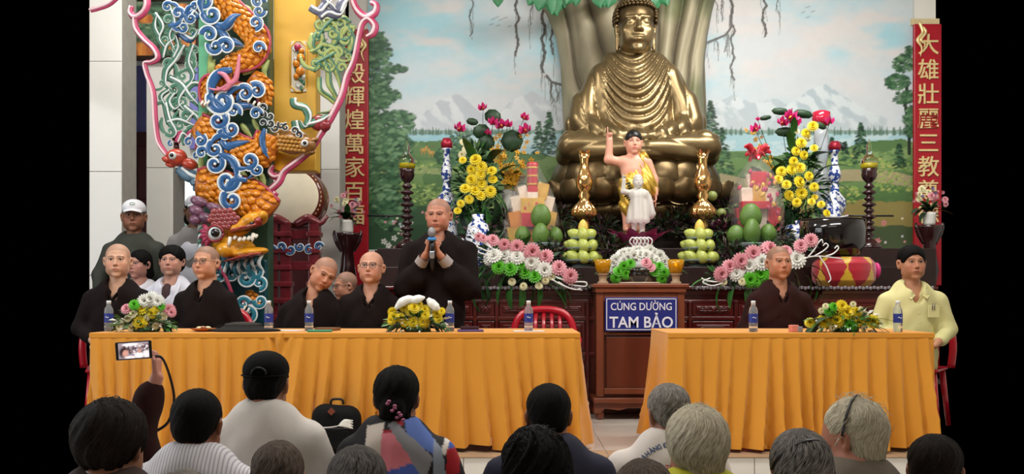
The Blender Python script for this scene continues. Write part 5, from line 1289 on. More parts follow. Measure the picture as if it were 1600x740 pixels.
# ---------------------------------------------------------------- hampers
m_gpap = M('gold_paper', '#E0B04A', .35, metal=.2, var=.3, scale=12); m_cream = M('cream_carton', '#EAD9C4', .5, var=.2, scale=10); m_rfoil = M('red_foil_paper', '#C92A3A', .25, var=.35, scale=12, coat=.4); m_or = M('orange_carton', '#D98A35', .5, var=.25, scale=10)
d = 9.0; h1 = empty('offering_tower', (P(832, 0, d).x, d, Z2), 'pyramid tower of gold and red packets under a red bottle top, left of the Buddha', 'hamper')
zz = lambda y: P(0, y, d).z - Z2
def hb(x, y, w, h, m, rot=0, dy=0, root=h1, dd=9.0, name='packet', dep=None):
    g = G(); g.box((0, 0, 0), (SZ(w, dd), SZ(dep or min(w, 20), dd), SZ(h, dd)))
    o = g.build(name, m, root, smooth=False, bevel=.006); q = P(x, y, dd + dy) - root.location; o.location = q; o.rotation_euler = (0, R(rot), 0); return o
for a in ((806, 375, 22, 40, m_gpap, -8), (832, 378, 30, 40, m_or, 0), (858, 375, 22, 40, m_gpap, 8), (806, 344, 20, 26, m_or, -10), (858, 344, 20, 26, m_gpap, 10), (808, 322, 16, 30, m_cream, -14), (856, 322, 16, 30, m_cream, 14), (832, 344, 34, 22, m_rfoil, 0, -.06), (832, 322, 36, 24, m_gpap, 0, -.05), (818, 302, 14, 22, m_cream, -16), (847, 300, 18, 26, m_gpap, 12), (832, 307, 16, 12, m_cream, 0, -.06), (832, 297, 15, 10, m_rfoil, 0, -.06)): hb(*a)
g = G(); r = SZ(8, d); g.lathe([(r, zz(300)), (r * 1.05, zz(285)), (r, zz(270)), (r * 1.1, zz(258)), (r * 1.1, zz(254))], n=20); g.build('red_tin', m_rfoil, h1)
for k in range(3): g = G(); g.lathe([(r * 1.08, zz(290 - 13 * k)), (r * 1.1, zz(287 - 13 * k))], n=20); g.build('gold_band', m_gpap, h1)
for k in range(6):
    a = k * 1.05; g = G(); g.box((.09 * math.cos(a) * .8, -.11 - .01 * math.sin(a), zz(327) + .05 * math.sin(a)), (.02, .006, .03)); g.build('printed_mark', m_rfoil if k % 2 else m_or, h1, smooth=False)
g = G(); g.lathe([(.27, 0), (.26, zz(340)), (.2, zz(300)), (.1, zz(270)), (.06, zz(256))], n=24, cap=False); g.build('cellophane_wrap', m_cello, h1)
d = 9.1; h2 = empty('wrapped_hamper', (P(1182, 0, d).x, d, Z3), 'gift hamper wrapped in clear cellophane and tied with a red bow, right of the Buddha', 'hamper')
zz = lambda y: P(0, y, d).z - Z3
for a in ((1160, 345, 20, 40, m_rfoil, -4), (1183, 340, 26, 44, m_cream, 0), (1206, 345, 20, 42, m_rfoil, 4), (1166, 310, 18, 32, m_cream, -6), (1184, 306, 20, 34, m_gpap, 0), (1202, 310, 16, 32, m_cream, 6), (1183, 280, 24, 22, m_rfoil, 0), (1172, 282, 10, 20, m_cream, -8), (1195, 284, 10, 22, m_gpap, 6)): hb(*a, root=h2, dd=9.1)
hb(1180, 321, 46, 12, m_rfoil, 0, -.12, h2, 9.1, 'red_band')
for k in range(26):
    a = RNG.uniform(-1, 1); y = RNG.uniform(262, 345); w = .24 * min(1, (y - 240) / 60)
    g = G(); x = a * w * .95; g.ell((x, -.02 - math.sqrt(max(0, w * w - x * x)) * .8, zz(y)), (.02, .006, .03), 6, 4, 0, (0, RNG.uniform(-40, 40), 0)); g.build('printed_flower', m_fan if k % 3 else m_gpap, h2)
g = G(); a_ = [(.22, 0), (.26, .15), (.27, zz(330)), (.24, zz(300)), (.17, zz(272)), (.08, zz(252)), (.05, zz(247)), (.1, zz(238))]
g.lathe(a_, n=28, cap=False, lobes=9, lamp=.05); g.build('cellophane_wrap', m_cello, h2)
for k in range(12):
    a = k * .52; q = Vector((math.cos(a) * .10, -.03 + math.sin(a) * .05, .04 + .06 * math.sin(a * 2.3)))
    g = G(); b0 = Vector((0, 0, zz(248))); g.tube(smooth_path([b0, b0 + q * .8 + Vector((0, 0, .04)), b0 + q * 1.3], 4), [.012, .028, .012], 6, flat=(1, .25)); g.build('bow_loop', m_rfoil, h2)

# ---------------------------------------------------------------- child Buddha statues
m_skinp = M('painted_flesh', None, .4, var=.04)
def hand_shapes(s, w, dirv, palmn, curl=(.5, .5, .5, .5), scale=1.0, thumb=1, spread=.25, idn=2, thumbup=.6, r=1.0):
    """palm and five fingers; w wrist, dirv along the hand, palmn out of the palm, curl per finger (index first), thumb +1/-1 side"""
    f = Vector(dirv).normalized(); n = Vector(palmn); n = (n - f * n.dot(f)).normalized(); t = f.cross(n).normalized() * thumb; w = Vector(w); k = scale
    for j in range(4):
        o = (1.5 - j) * .0195 * k
        s.cap(w + t * o * .55 + f * .01 * k, w + f * .085 * k + t * o, .0135 * k, .0115 * k, .012 * k, idn)
    L = (.042, .047, .044, .034)
    for j in range(4):
        p = w + f * .088 * k + t * (1.5 - j) * .0195 * k; d = (f + t * (1.5 - j) * spread * .25).normalized(); ang = 0; rr = (.0092, .0095, .0090, .0080)[j] * k * r
        for seg, m in enumerate((1, .62, .5)):
            ang += curl[j] * (1.15 if seg else .9); c = math.cos(ang); s_ = math.sin(ang)
            q = p + (d * c + n * s_) * L[j] * m * k; s.cap(p, q, rr, rr * .9, .004 * k, idn); p = q; rr *= .9
    p = w + f * .022 * k + t * .022 * k + n * .008 * k; d1 = (t * .75 + f * .65 + n * .25).normalized(); q = p + d1 * .034 * k; s.cap(p, q, .0145 * k, .0115 * k, .012 * k, idn)
    d2 = (t * (.5 - thumbup * .5) + f * .8 + n * thumbup).normalized(); q2 = q + d2 * .030 * k; s.cap(q, q2, .0112 * k, .0100 * k, .005 * k, idn); s.cap(q2, q2 + (d2 + n * .3) * .022 * k, .0100 * k, .0085 * k, .005 * k, idn)
def child(root, d, px0, ytop, ybot, colf, detail=1, h=.007):
    """standing child statue, one arm raised with the finger pointing up"""
    H = P(0, ytop, d).z - P(0, ybot, d).z; u = H / 100.0; s = S(h)
    T = lambda x, z, y=0: (x * u, y * u, z * u)
    head_shapes(s, 0, 1.0, 1.15, 1, 1.05); s.xform(Matrix.Translation(T(0, 88)) @ Matrix.Scale(u * 100 * .88 / 1.0 * 1.0 * .95 / .95, 4) if 0 else Matrix.Translation(T(0, 88)) @ Matrix.Scale(24 * u / .235, 4))
    c = lambda a, b, r0, r1, k=2.5, i=0: s.cap(a, b, r0 * u, r1 * u, k * u, i)
    c(T(0, 82, 2), T(0, 72, 2), 5.5, 6, 2.5); c(T(-9, 69), T(9, 69), 6.5, 6.5, 4); s.ell(T(0, 60), (13 * u, 9 * u, 12 * u), 4 * u); s.ell(T(0, 46, -1), (12.5 * u, 10 * u, 12 * u), 4 * u); 
    c(T(-13, 69), T(-25, 71, -2), 5, 4.2); c(T(-25, 71, -2), T(-24, 90, -3), 4.2, 3.2)                # raised arm
    c(T(14, 68), T(20, 52), 4.8, 4.2); c(T(20, 52), T(21, 37, -4), 4, 2.8)                              # lowered arm
    for q in (-1, 1): c(T(q * 6, 42), T(q * 6.5, 20, -1), 8, 5.5); c(T(q * 6.5, 20, -1), T(q * 6.5, 4), 5.2, 4); c(T(q * 6.5, 2.5, 1), T(q * 8, 2, -8), 3.2, 2.4)
    k = u * 100 * .72
    hand_shapes(s, T(-24, 90, -3), (.05, 0, 1), (0, -1, 0), (.02, 1.6, 1.6, 1.6), k, -1, idn=0, r=1.25); hand_shapes(s, T(21, 37, -4), (.05, -.1, -1), (-1, 0, 0), (.05, .9, .9, .9), k, 1, idn=0, r=1.25)
    V, F, ids = s.mesh(); hp_ = (V / u - np.array([0, 0, 88])) / 24 * .235
    o = sobj('figure', V, F, m_skinp, root, cols=colf(hp_, V / u)); return u
def skin_cols(c0, brow='#2A211E', lip='#C4524E'):
    def f(hpn, vu):
        x, y, z = hpn[:, 0], hpn[:, 1], hpn[:, 2]; c = np.tile(np.array(lin(c0)), (len(x), 1))
        fr = y < -.05
        m = fr & (np.abs(np.abs(x) - .031) < .016) & (np.abs(z - (.030 - (np.abs(x) - .031) ** 2 * 8)) < .0045); c[m] = lin(brow)
        m = fr & (np.abs(np.abs(x) - .031) < .015) & (np.abs(z - .006) < .0032); c[m] = lin('#1E1614')
        m = fr & (y < -.08) & (np.abs(x) < .019) & (np.abs(z + .061) < .0075); c[m] = lin(lip)
        return c
    return f
d = 9.0; b = P(990, 352, d); ch1 = empty('child_buddha_statue', (b.x, d, P(0, 362, d).z), 'painted child Buddha statue with black hair, pink skin and golden sash, finger raised', 'statue', 'child Buddha statues')
u = child(ch1, d, 990, 204, 362, skin_cols('#E3A58C'))
s = S(.007); hc = 24 * u / .235
s.ell((0, .012, .042), (.082, .100, .090), .01, 0); s.ell((0, -.085, -.025), (.056, .07, .075), .008, 0, sub=True); s.ell((0, -.02, -.08), (.1, .14, .07), .01, 0, sub=True)
s.xform(Matrix.Translation((0, 0, 88 * u)) @ Matrix.Scale(hc, 4)); V, F, _ = s.mesh(); sobj('hair', V, F, M('painted_black_hair', '#15120F', .35), ch1)
T = lambda x, z, y=0: (x * u, y * u, z * u)
s = S(.007); s.cap(T(9, 73), T(-8, 42, -7), 5.5 * u, 5 * u, 3 * u); s.cap(T(10, 74, 3), T(12, 50, -4), 5.5 * u, 7 * u, 3 * u); s.cap(T(-3, 46, -3), T(8, 44, -3), 12 * u, 12 * u, 4 * u)
s.cap(T(0, 42, -1), T(0, 26, -1), 13.5 * u, 14.5 * u, 4 * u); s.cap(T(16, 62), T(18, 40, -1), 4 * u, 6.5 * u, 3 * u)
V, F, _ = s.mesh(disp=(.02, lambda p, i: .007 * np.sin(p[:, 0] * 95 + p[:, 2] * 55))); sobj('robe', V, F, M('gold_painted_robe', '#D8B24A', .28, metal=.45, var=.25, scale=12), ch1)
g = G()
for k in range(7): g.tube([T(-13 + k * .6, 44 - 2.6 * k, -11), T(-5 + k * .3, 47 - 2.4 * k, -15.5)], u * .8, 5)
g.build('robe_stripes', M('dark_stripe', '#2C2A1E', .5), ch1)
g = G(); g.lathe([(.16, P(0, 352, d).z * 0 - .0), (.2, -.05), (.16, -.1), (.17, P(0, 362, d).z * 0 - (P(0, 362, d).z - Z2))], n=30); g.build('plinth', m_brd, ch1)
d = 8.7; ch2 = empty('child_buddha_statue', (P(997, 0, d).x, d, P(0, 366, d).z), 'small unpainted white child Buddha statue with arm raised, in front of the painted one', 'statue', 'child Buddha statues')
m_plas = M('white_plaster', '#C9C4BC', .6, var=.12)
u = child(ch2, d, 997, 272, 366, lambda a, b: np.tile(np.array(lin('#CCC7BE')), (len(a), 1)), h=.006)
s = S(.006); s.ell((0, .014, .036), (.0785, .095, .087), .01, 0); s.ell((0, -.075, -.01), (.058, .06, .055), .008, 0, sub=True); s.ell((0, -.02, -.08), (.1, .14, .07), .01, 0, sub=True)
s.xform(Matrix.Translation((0, 0, 88 * u)) @ Matrix.Scale(24 * u / .235, 4)); V, F, _ = s.mesh(); sobj('hair', V, F, m_plas, ch2)
T = lambda x, z, y=0: (x * u, y * u, z * u); s = S(.006)
s.cap(T(-6, 66), T(6, 66), 10 * u, 10 * u, 3 * u); s.cap(T(0, 60), T(0, 24, -1), 13 * u, 20 * u, 4 * u); s.cap(T(15, 64), T(22, 34), 6 * u, 8 * u, 3 * u); s.ell(T(0, 6), (40 * u, 30 * u, 14 * u), 2 * u, sub=True)
V, F, _ = s.mesh(disp=(.02, lambda p, i: .004 * np.sin(p[:, 0] * 110))); sobj('robe', V, F, m_plas, ch2)
m_pkc = M('pink_lotus_paint', '#E0559A', .4, var=.25)
lt = empty('lotus_basin', (P(998, 0, 8.7).x, 8.7, Z2), 'pink lotus basin under the white child statue', 'basin')
z1 = P(0, 366, d).z - Z2; g = G(); g.lathe([(.12, 0), (.1, .05), (.06, .1), (.07, z1 - .1), (.15, z1 - .03), (.17, z1), (.02, z1)], n=24); g.build('bowl', M('white_ceramic', '#DEDCDA', .2), lt)
pq = G(); pq.grid(5, 6, lambda u_, v: ((u_ - .5) * .14 * math.sin(math.pi * (.12 + .84 * v)), -.06 * v * v * 3 - .1, .0 + .12 * v)); pqm = pq.data('petal', [m_pkc])
for k in range(16): put('petal', pqm, lt, (0, 0, z1 - .11 + .015 * (k % 2)), (0, 0, k * .3927), 1.0 + .12 * (k % 2))

# ---------------------------------------------------------------- centre arrangement, cups, incense bowl on the cabinet
d = 8.0; ca = empty('flower_arrangement', (P(998, 0, d).x, d, Z1), 'low round arrangement of white chrysanthemums over green ones behind the incense bowl', 'flowers')
g = G(); g.lathe([(.14, 0), (.16, .05), (.15, .1), (.01, .1)], n=20); g.build('basket', M('basket_brown', '#5A4632', .7), ca)
for k in range(17): a = math.pi * k / 16; fl(ca, FW, 1000 - 40 * math.cos(a) + RNG.uniform(-2, 2), 418 - 27 * math.sin(a) + RNG.uniform(-2, 2), d - .05, 8)
for k in range(9): a = math.pi * k / 8; fl(ca, FW, 1000 - 26 * math.cos(a), 414 - 16 * math.sin(a), d - .1, 8)
for x, y in ((966, 424), (975, 416), (985, 412), (962, 434), (1030, 416), (1038, 426), (1024, 424), (978, 428), (1034, 436), (1016, 412)): fl(ca, FG, x, y, d - .14, 7)
for x, y in ((1010, 410), (1016, 417)): fl(ca, FPK, x, y, d - .17, 7)
for x, y, a in ((955, 430, 250), (1045, 432, 110), (965, 438, 230), (1038, 440, 130), (1050, 420, 80), (952, 420, 280)): lv(ca, 0, x, y, d - .1, 26, a)
g = G()
for k in range(5):
    x0 = 990 + k * 6; q = smooth_path([P(x0, 385, d), P(x0 - 6, 378, d - .03), P(x0 - 2, 371, d - .05), P(x0 + 5, 375, d - .05), P(x0 + 3, 384, d - .03)], 5); g.tube([p - ca.location for p in q], .007, 6)
g.build('white_twigs', m_blw, ca)
d = 7.7; ib = empty('incense_bowl', (P(999, 0, 7.63).x, 7.63, bx.location.z + H * 0 + P(0, 442, DB).z - .005), 'small black lidded incense bowl on a round tray on the donation cabinet', 'bowl')
g = G(); g.lathe([(.16, 0), (.17, .008), (.165, .014), (.01, .012)], n=30); g.build('tray', M('pale_tray', '#C9B29A', .4), ib)
g = G(); g.lathe([(.04, .014), (.055, .025), (.06, .035), (.085, .06), (.09, .085), (.075, .1), (.085, .105), (.07, .125), (.03, .14), (.01, .142)], n=26); g.build('bowl', M('black_lacquer', '#120C0C', .15, coat=.5), ib)
m_amber = M('amber_glass', '#E3A70E', .08, var=.15, trans=.45); m_flame = M('flame', '#FFD890', 1, emit=6)
for px, lb in ((942, 'yellow glass candle cup on a small stand at the left of the donation cabinet'), (1056, 'yellow glass candle cup with a lit flame at the right of the donation cabinet')):
    r0 = empty('candle_cup', (P(px, 0, 7.66).x, 7.66, P(0, 442, DB).z - .005), lb, 'candle', 'yellow glass candle cups')
    g = G(); g.lathe([(.045, 0), (.048, .01), (.03, .03), (.035, .07), (.055, .085)], n=18); g.build('cup_stand', M('pale_brown_stand', '#A98B6C', .4), r0)
    g = G(); g.lathe([(.03, .086), (.05, .1), (.062, .15), (.068, .2), (.064, .2), (.05, .16), (.035, .11)], n=20, cap=False, lobes=8, lamp=.04); g.build('glass', m_amber, r0)
    g = G(); g.lathe([(.04, .1), (.052, .14), (.01, .145)], n=16); g.build('candle_wax', M('candle_wax', '#E9B93C', .4), r0)
    if px > 1000: g = G(); g.lathe([(.001, .145), (.011, .155), (.008, .17), (.001, .19)], n=10); g.build('flame', m_flame, r0)

# ---------------------------------------------------------------- long flower sprays on the altar front
def spray(label, d, flip, root_px, data, leaves):
    root = empty('flower_spray', (P(root_px, 0, d).x, 7.92, Z1), label, 'flowers', 'long pink and white flower sprays on the altar edge')
    for kind, pts in data:
        for x, y, r in pts: fl(root, kind, x, y, d - .06 - RNG.random() * .05, r)
    for k, x, y, L, a in leaves: lv(root, k, x, y, d, L, a)
    g = G(); g.box((0, 0, .05), (.3, .14, .09)); g.build('basket', m_leafd, root, smooth=False, bevel=.02)
    bl = [(P(x, y, d).x - root.location.x, -.08, P(x, y, d).z - Z1 - .04, .1, .06, .07) for _k, pts in data[:3] for x, y, r in pts[::2]]
    leafcloud('filler_greenery', bl, 420, .08, [m_leafd, m_leaf, m_leafd], root_px, root, down=.3)
    return root
d = 7.78
sl = spray('long flower spray of pink and white chrysanthemums on the altar edge, left of the cabinet', d, 1, 810,
  [(FW, [(772, 399, 10), (789, 398, 10), (808, 401, 10), (830, 410, 11), (850, 422, 11), (797, 408, 8), (765, 405, 8)]), (FPK, [(770, 375, 8), (788, 382, 8), (808, 386, 10), (831, 393, 11), (853, 401, 10), (873, 418, 10), (891, 431, 10), (755, 372, 6), (748, 370, 6)]),
   (FG, [(779, 417, 9), (798, 419, 10), (821, 425, 9), (836, 431, 9), (815, 414, 7)]), (FCR, [(862, 432, 5), (852, 438, 5), (800, 440, 5), (818, 447, 5), (842, 446, 5)])],
  [(0, 800, 435, 50, 200), (0, 815, 440, 45, 170), (2, 830, 440, 50, 150), (0, 850, 440, 50, 110), (2, 860, 436, 55, 100), (0, 790, 430, 48, 220), (2, 775, 425, 50, 245), (1, 770, 415, 46, 260), (0, 865, 440, 42, 125), (1, 745, 425, 46, 250), (1, 735, 435, 40, 100), (1, 750, 430, 50, 120), (2, 870, 445, 45, 95), (0, 840, 436, 46, 160), (0, 760, 400, 36, 300), (1, 720, 435, 40, 280), (1, 900, 440, 36, 80), (0, 780, 385, 30, 330), (0, 820, 386, 28, 10), (0, 760, 420, 44, 235), (2, 745, 440, 60, 215), (2, 755, 440, 55, 190)])
sr = spray('long spray of pink and white chrysanthemums on the altar, behind the reddish brown monk', d, 1, 1190,
  [(FPK, [(1126, 428, 10), (1140, 417, 10), (1157, 408, 11), (1177, 396, 11), (1203, 388, 11), (1228, 392, 8), (1251, 384, 9), (1267, 375, 9), (1195, 390, 8)]), (FW, [(1151, 427, 10), (1171, 415, 12), (1190, 409, 11), (1244, 405, 12), (1226, 402, 8)]),
   (FG, [(1172, 437, 10), (1189, 428, 11), (1198, 432, 8), (1181, 440, 7)]), (FCR, [(1130, 440, 5), (1160, 440, 5)])],
  [(0, 1170, 440, 46, 190), (0, 1150, 440, 44, 220), (2, 1135, 440, 50, 250), (1, 1230, 415, 52, 120), (2, 1245, 420, 60, 110), (2, 1255, 425, 60, 130), (1, 1240, 430, 55, 140), (2, 1262, 430, 60, 150), (1, 1250, 415, 50, 100), (0, 1200, 440, 40, 160), (1, 1270, 430, 46, 120), (2, 1275, 440, 56, 165), (0, 1110, 436, 36, 280), (1, 1265, 415, 50, 95), (2, 1240, 440, 50, 175)])
def twigs(root, d, L, w=.006):
    for pts in L:
        g = G(); g.tube([p - root.location for p in smooth_path([P(x, y, d - .08) for x, y in pts], 5)], [w, w, w * .8], 6); g.build('curly_twig', m_blw, root)
twigs(sl, 7.76, [[(775, 392), (757, 380), (742, 370), (734, 358), (741, 353), (748, 358), (744, 364)], [(770, 388), (752, 372), (740, 362), (732, 364)], [(768, 395), (745, 385), (728, 378), (722, 372)], [(765, 400), (748, 394), (735, 390)], [(862, 436), (880, 446), (898, 452), (908, 450)], [(868, 432), (888, 440), (905, 440), (916, 441), (915, 447), (902, 446), (888, 444)], [(872, 440), (890, 450), (910, 453)]])
twigs(sr, 7.76, [[(1242, 412), (1262, 402), (1280, 400), (1300, 402), (1316, 404)], [(1262, 402), (1272, 390), (1278, 380), (1284, 374), (1286, 380)], [(1272, 400), (1286, 392), (1294, 384), (1290, 380), (1286, 384)], [(1290, 400), (1302, 396), (1310, 388), (1308, 384), (1304, 388)], [(1280, 400), (1290, 414), (1296, 428), (1298, 436), (1294, 441)], [(1135, 436), (1120, 440), (1104, 438), (1096, 434)], [(1130, 442), (1112, 446), (1098, 440), (1110, 434)]])

# black singing bowl on its cushion, right
d = 8.15; cu = empty('cushion', (P(1318, 0, d).x, d, Z1), 'round red and yellow silk cushion under the black bowl', 'cushion')
cols = [M('cushion_red', '#B4182C', .4, var=.15, sheen=.4), M('cushion_yellow', '#D9B22E', .4, var=.15, sheen=.4), M('cushion_pink', '#E0408A', .4, var=.15)]
zt = P(0, 402, d).z - Z1; R0 = SZ(48, d); prof = [(R0 * .8, 0), (R0 * .97, zt * .2), (R0, zt * .5), (R0 * .97, zt * .8), (R0 * .8, zt), (R0 * .3, zt)]
n = 160; g = G(); a = np.linspace(0, 2 * math.pi, n, endpoint=False); V = []; kk = 25
pr = [(np.interp(t, np.linspace(0, 1, len(prof)), [p[0] for p in prof]), np.interp(t, np.linspace(0, 1, len(prof)), [p[1] for p in prof])) for t in np.linspace(0, 1, kk)]
for r, z in pr: V += [(r * math.cos(t), r * math.sin(t), z) for t in a]
for j in range(kk - 1):
    for i in range(n):
        ph = ((i + .5) / n * 7) % 1; v = abs(j - 11.5) / 12; mi = 0 if abs(ph - .5) * 2 < 1 - v * .8 else 1
        g.add([V[j * n + i], V[j * n + (i + 1) % n], V[(j + 1) * n + (i + 1) % n], V[(j + 1) * n + i]], [(0, 1, 2, 3)], mi)
g.build('cover', cols, cu)
g = G(); g.ell((R0 * 1.0, -.05, zt * .55), (.03, .07, .07), 12, 8); g.build('pink_end', cols[2], cu)
d = 8.2; bw = empty('singing_bowl', (P(1301, 0, d).x, d, Z1 + zt * 1.0), 'large glossy black singing bowl on the red and yellow cushion', 'bowl')
H = P(0, 343, d).z - bw.location.z; r = SZ(50, d); g = G(); g.lathe([(r * .55, 0), (r * .8, H * .08), (r * .97, H * .35), (r * 1.0, H * .7), (r * .98, H), (r * .94, H), (r * .95, H * .6), (r * .7, H * .15), (.01, H * .1)], n=48); g.build('bowl', M('black_lacquered_metal', '#141012', .12, coat=.6), bw)
g = G(); g.lathe([(r * .985, H * .985), (r * .99, H * 1.0), (r * .945, H * 1.0)], n=48, cap=False); g.build('rim', M('worn_rim', '#5A4A40', .3, metal=.5), bw)
g = G(); g.tube([(.02, -.02, H + .01), (.12, -.05, H + .03)], [.008, .01], 8); g.tube([(-.02, 0, H + .03), (.03, -.03, H + .01)], [.02, .022], 10); g.build('striker', M('grey_cloth_striker', '#B9BCC0', .6), bw)

# flower pots on dark carved stands at both ends of the mural
def potted(label, px, d, ybot, ytop, full=1):
    b = P(px, 0, d); z = P(0, ybot, d).z; st = empty('flower_stand', (b.x, d, 0), 'dark carved wooden flower stand %s' % label, 'stand', 'dark carved flower stands')
    u = SZ(1, d); pr = [(16 * u, 0), (17 * u, .05), (10 * u, .12), (8 * u, z * .4), (12 * u, z * .5), (8 * u, z * .6), (14 * u, z * .72), (11 * u, z * .8), (9 * u, z * .88), (14 * u, z * .93), (18 * u, z - .03), (19 * u, z), (.01, z)]
    g = G(); g.lathe(pr, n=24); g.build('stand_post', m_dkw, st)
    for s_ in (-1, 1): g = G(); g.tube(smooth_path([(s_ * 9 * u, 0, z - .2), (s_ * 16 * u, 0, z - .1), (s_ * 20 * u, 0, z - .02), (s_ * 21 * u, 0, z + .03)], 4), [.02, .03, .025, .01], 8); g.build('carved_ear', m_dkw, st)
    po = empty('potted_flowers', (b.x, d, z), 'white pot of pale pink and lilac flowers %s' % label, 'flowers', 'potted flowers on dark stands')
    g = G(); H = SZ(20, d); g.lathe([(8 * u, 0), (9 * u, H * .2), (10 * u, H * .8), (11 * u, H), (9.5 * u, H), (8 * u, H * .7), (.01, H * .7)], n=24); g.build('pot', m_white, po)
    for k in range(22):
        a = RNG.uniform(-1.3, 1.3); L = RNG.uniform(16, 46); x = px + math.sin(a) * L * .62; y = ybot - 20 - math.cos(a) * L; fl(po, [BUDP, FPK, FCR, BUDP][k % 4] if k % 5 else LILAC, x, y, d - .08 * RNG.random(), RNG.uniform(3.2, 5))
    for k in range(20): lv(po, [1, 3, 0, 1][k % 4], px + RNG.uniform(-6, 6), ybot - 22, d, RNG.uniform(16, 34), -80 + 8.4 * k)
LILAC = cupflower(M('lilac_petal', '#8E86B8', .5, var=.25), m_fcr)
potted('left of the mural', 543, 10.05, 364, 300)
potted('at the right edge of the mural', 1452, 10.2, 352, 290)

# ---------------------------------------------------------------- tables, pleated cloths, chairs
m_cloth = M('golden_orange_cloth', '#D08A1C', .75, var=.06, scale=2.5, sheen=.25, bump=.05, bscale=160)
def table(label, x0, x1, y0=6.0, y1=6.75):
    t = empty('table', ((x0 + x1) / 2, (y0 + y1) / 2, 0), label, 'table', 'long tables under orange cloths'); w = x1 - x0; dd = y1 - y0
    g = G(); g.box((0, .02, .733), (w - .06, dd - .12, .025)); g.build('tabletop', m_box_d, t, smooth=False)
    for i in range(4):
        g = G(); g.box(((w / 2 - .12) * (1 if i % 2 else -1), (dd / 2 - .12) * (1 if i // 2 else -1), .36), (.045, .045, .72)); g.build('leg', m_box_d, t, smooth=False)
def cloth(label, x0, x1, flare0, flare1, seed, y0=6.0, y1=6.75, rumple=()):
    rnd = np.random.RandomState(seed); o = empty('tablecloth', ((x0 + x1) / 2, y0, .75), label, 'tablecloth', 'pleated orange tablecloths')
    cx = (x0 + x1) / 2
    # path round the front and both ends
    nfr = int((x1 - x0) / .0085); ns = int((y1 - y0) / .02)
    path = [(x0, y1 - (y1 - y0) * i / ns, -1, 0) for i in range(ns)] + [(x0 + (x1 - x0) * i / nfr, y0, 0, -1) for i in range(nfr + 1)] + [(x1, y0 + (y1 - y0) * (i + 1) / ns, 1, 0) for i in range(ns)]
    s_ = 0; S_ = []; pp0 = path[0]
    for p in path: s_ += math.hypot(p[0] - pp0[0], p[1] - pp0[1]); S_.append(s_); pp0 = p
    S_ = np.array(S_); edges = [0]
    while edges[-1] < S_[-1]: edges.append(edges[-1] + rnd.uniform(.075, .125))
    edges = np.array(edges); amp = rnd.uniform(.5, 1.3, len(edges)); lean = rnd.uniform(-.5, .5, len(edges)); low = rnd.uniform(-.02, .022, len(edges)); swing = rnd.uniform(-.05, .05, len(edges))
    nz = 44; V = []
    for j in range(nz):
        t = j / (nz - 1)
        for i, p in enumerate(path):
            s0 = S_[i] + .05 * t * math.sin(S_[i] * 2.1 + seed) + .02 * t * math.sin(S_[i] * 7)
            k = min(max(np.searchsorted(edges, s0) - 1, 0), len(edges) - 2); f = (s0 - edges[k]) / (edges[k + 1] - edges[k])
            tt = max(0, (t - .03)) ** .6
            saw = (f ** .8 if f < .86 else (1 - f) / .14) * amp[k]
            wav = .5 + .5 * math.sin(s0 * 11 + seed) * math.sin(s0 * 4.3)
            out = tt * (.06 * saw + .06 * saw * t + .04 * t * wav + .015 * t) + .006
            for rx in rumple: 
                dd = abs(p[0] - rx)
                if dd < .12 and p[3]: out += .02 * math.sin(dd * 90 + j * .4) * (1 - dd / .12) * math.exp(-t * 3)
            zb = .72 * t; z = .75 - zb - (low[k] * t ** 3 if t > .3 else 0)
            fx = (flare0 if p[0] <= cx else flare1) * t * max(0, 1 - min(abs(p[0] - x0), abs(p[0] - x1)) / .9)
            V.append((p[0] + p[2] * out * (.62 if abs(p[0]) < 1.4 else .25) + fx + swing[k] * t * t * .5 * (1 if abs(p[0]) < 2.3 else 0), p[1] + p[3] * out, max(z, .012)))
    n = len(path); i = np.arange(n * nz).reshape(nz, n); F = np.stack([i[1:, :-1], i[1:, 1:], i[:-1, 1:], i[:-1, :-1]], -1).reshape(-1, 4)[:, ::-1]
    V = np.array(V) - np.array(o.location); sobj('pleated_skirt', V, F, m_cloth, o)
    g = G(); g.box((0, (y1 - y0) / 2, .002), (x1 - x0 + .012, y1 - y0 + .012, .008)); g.build('cloth_top', m_cloth, o, smooth=False, bevel=.003)
    g = G(); g.box((0, -.008, -.012), (x1 - x0 + .014, .006, .03)); g.build('hem_band', m_cloth, o, smooth=False, bevel=.002)
    return o
TX0, TX1, TX2, TX3 = P(142, 0, 6).x, P(905, 0, 6).x, P(1045, 0, 6).x, P(1458, 0, 6).x
table('long table left of the donation cabinet, hidden under its orange cloth', TX0, TX1); table('table right of the donation cabinet, hidden under its orange cloth', TX2, TX3)
cloth('long pleated golden orange tablecloth on the left table in front of the monks', TX0, TX1, 0, .02, 3, rumple=(P(437, 0, 6).x,)); cloth('pleated golden orange tablecloth on the right table', TX2, TX3, -.02, 0, 11)
m_rpl = M('red_plastic', '#B01226', .28, var=.1, coat=.3)
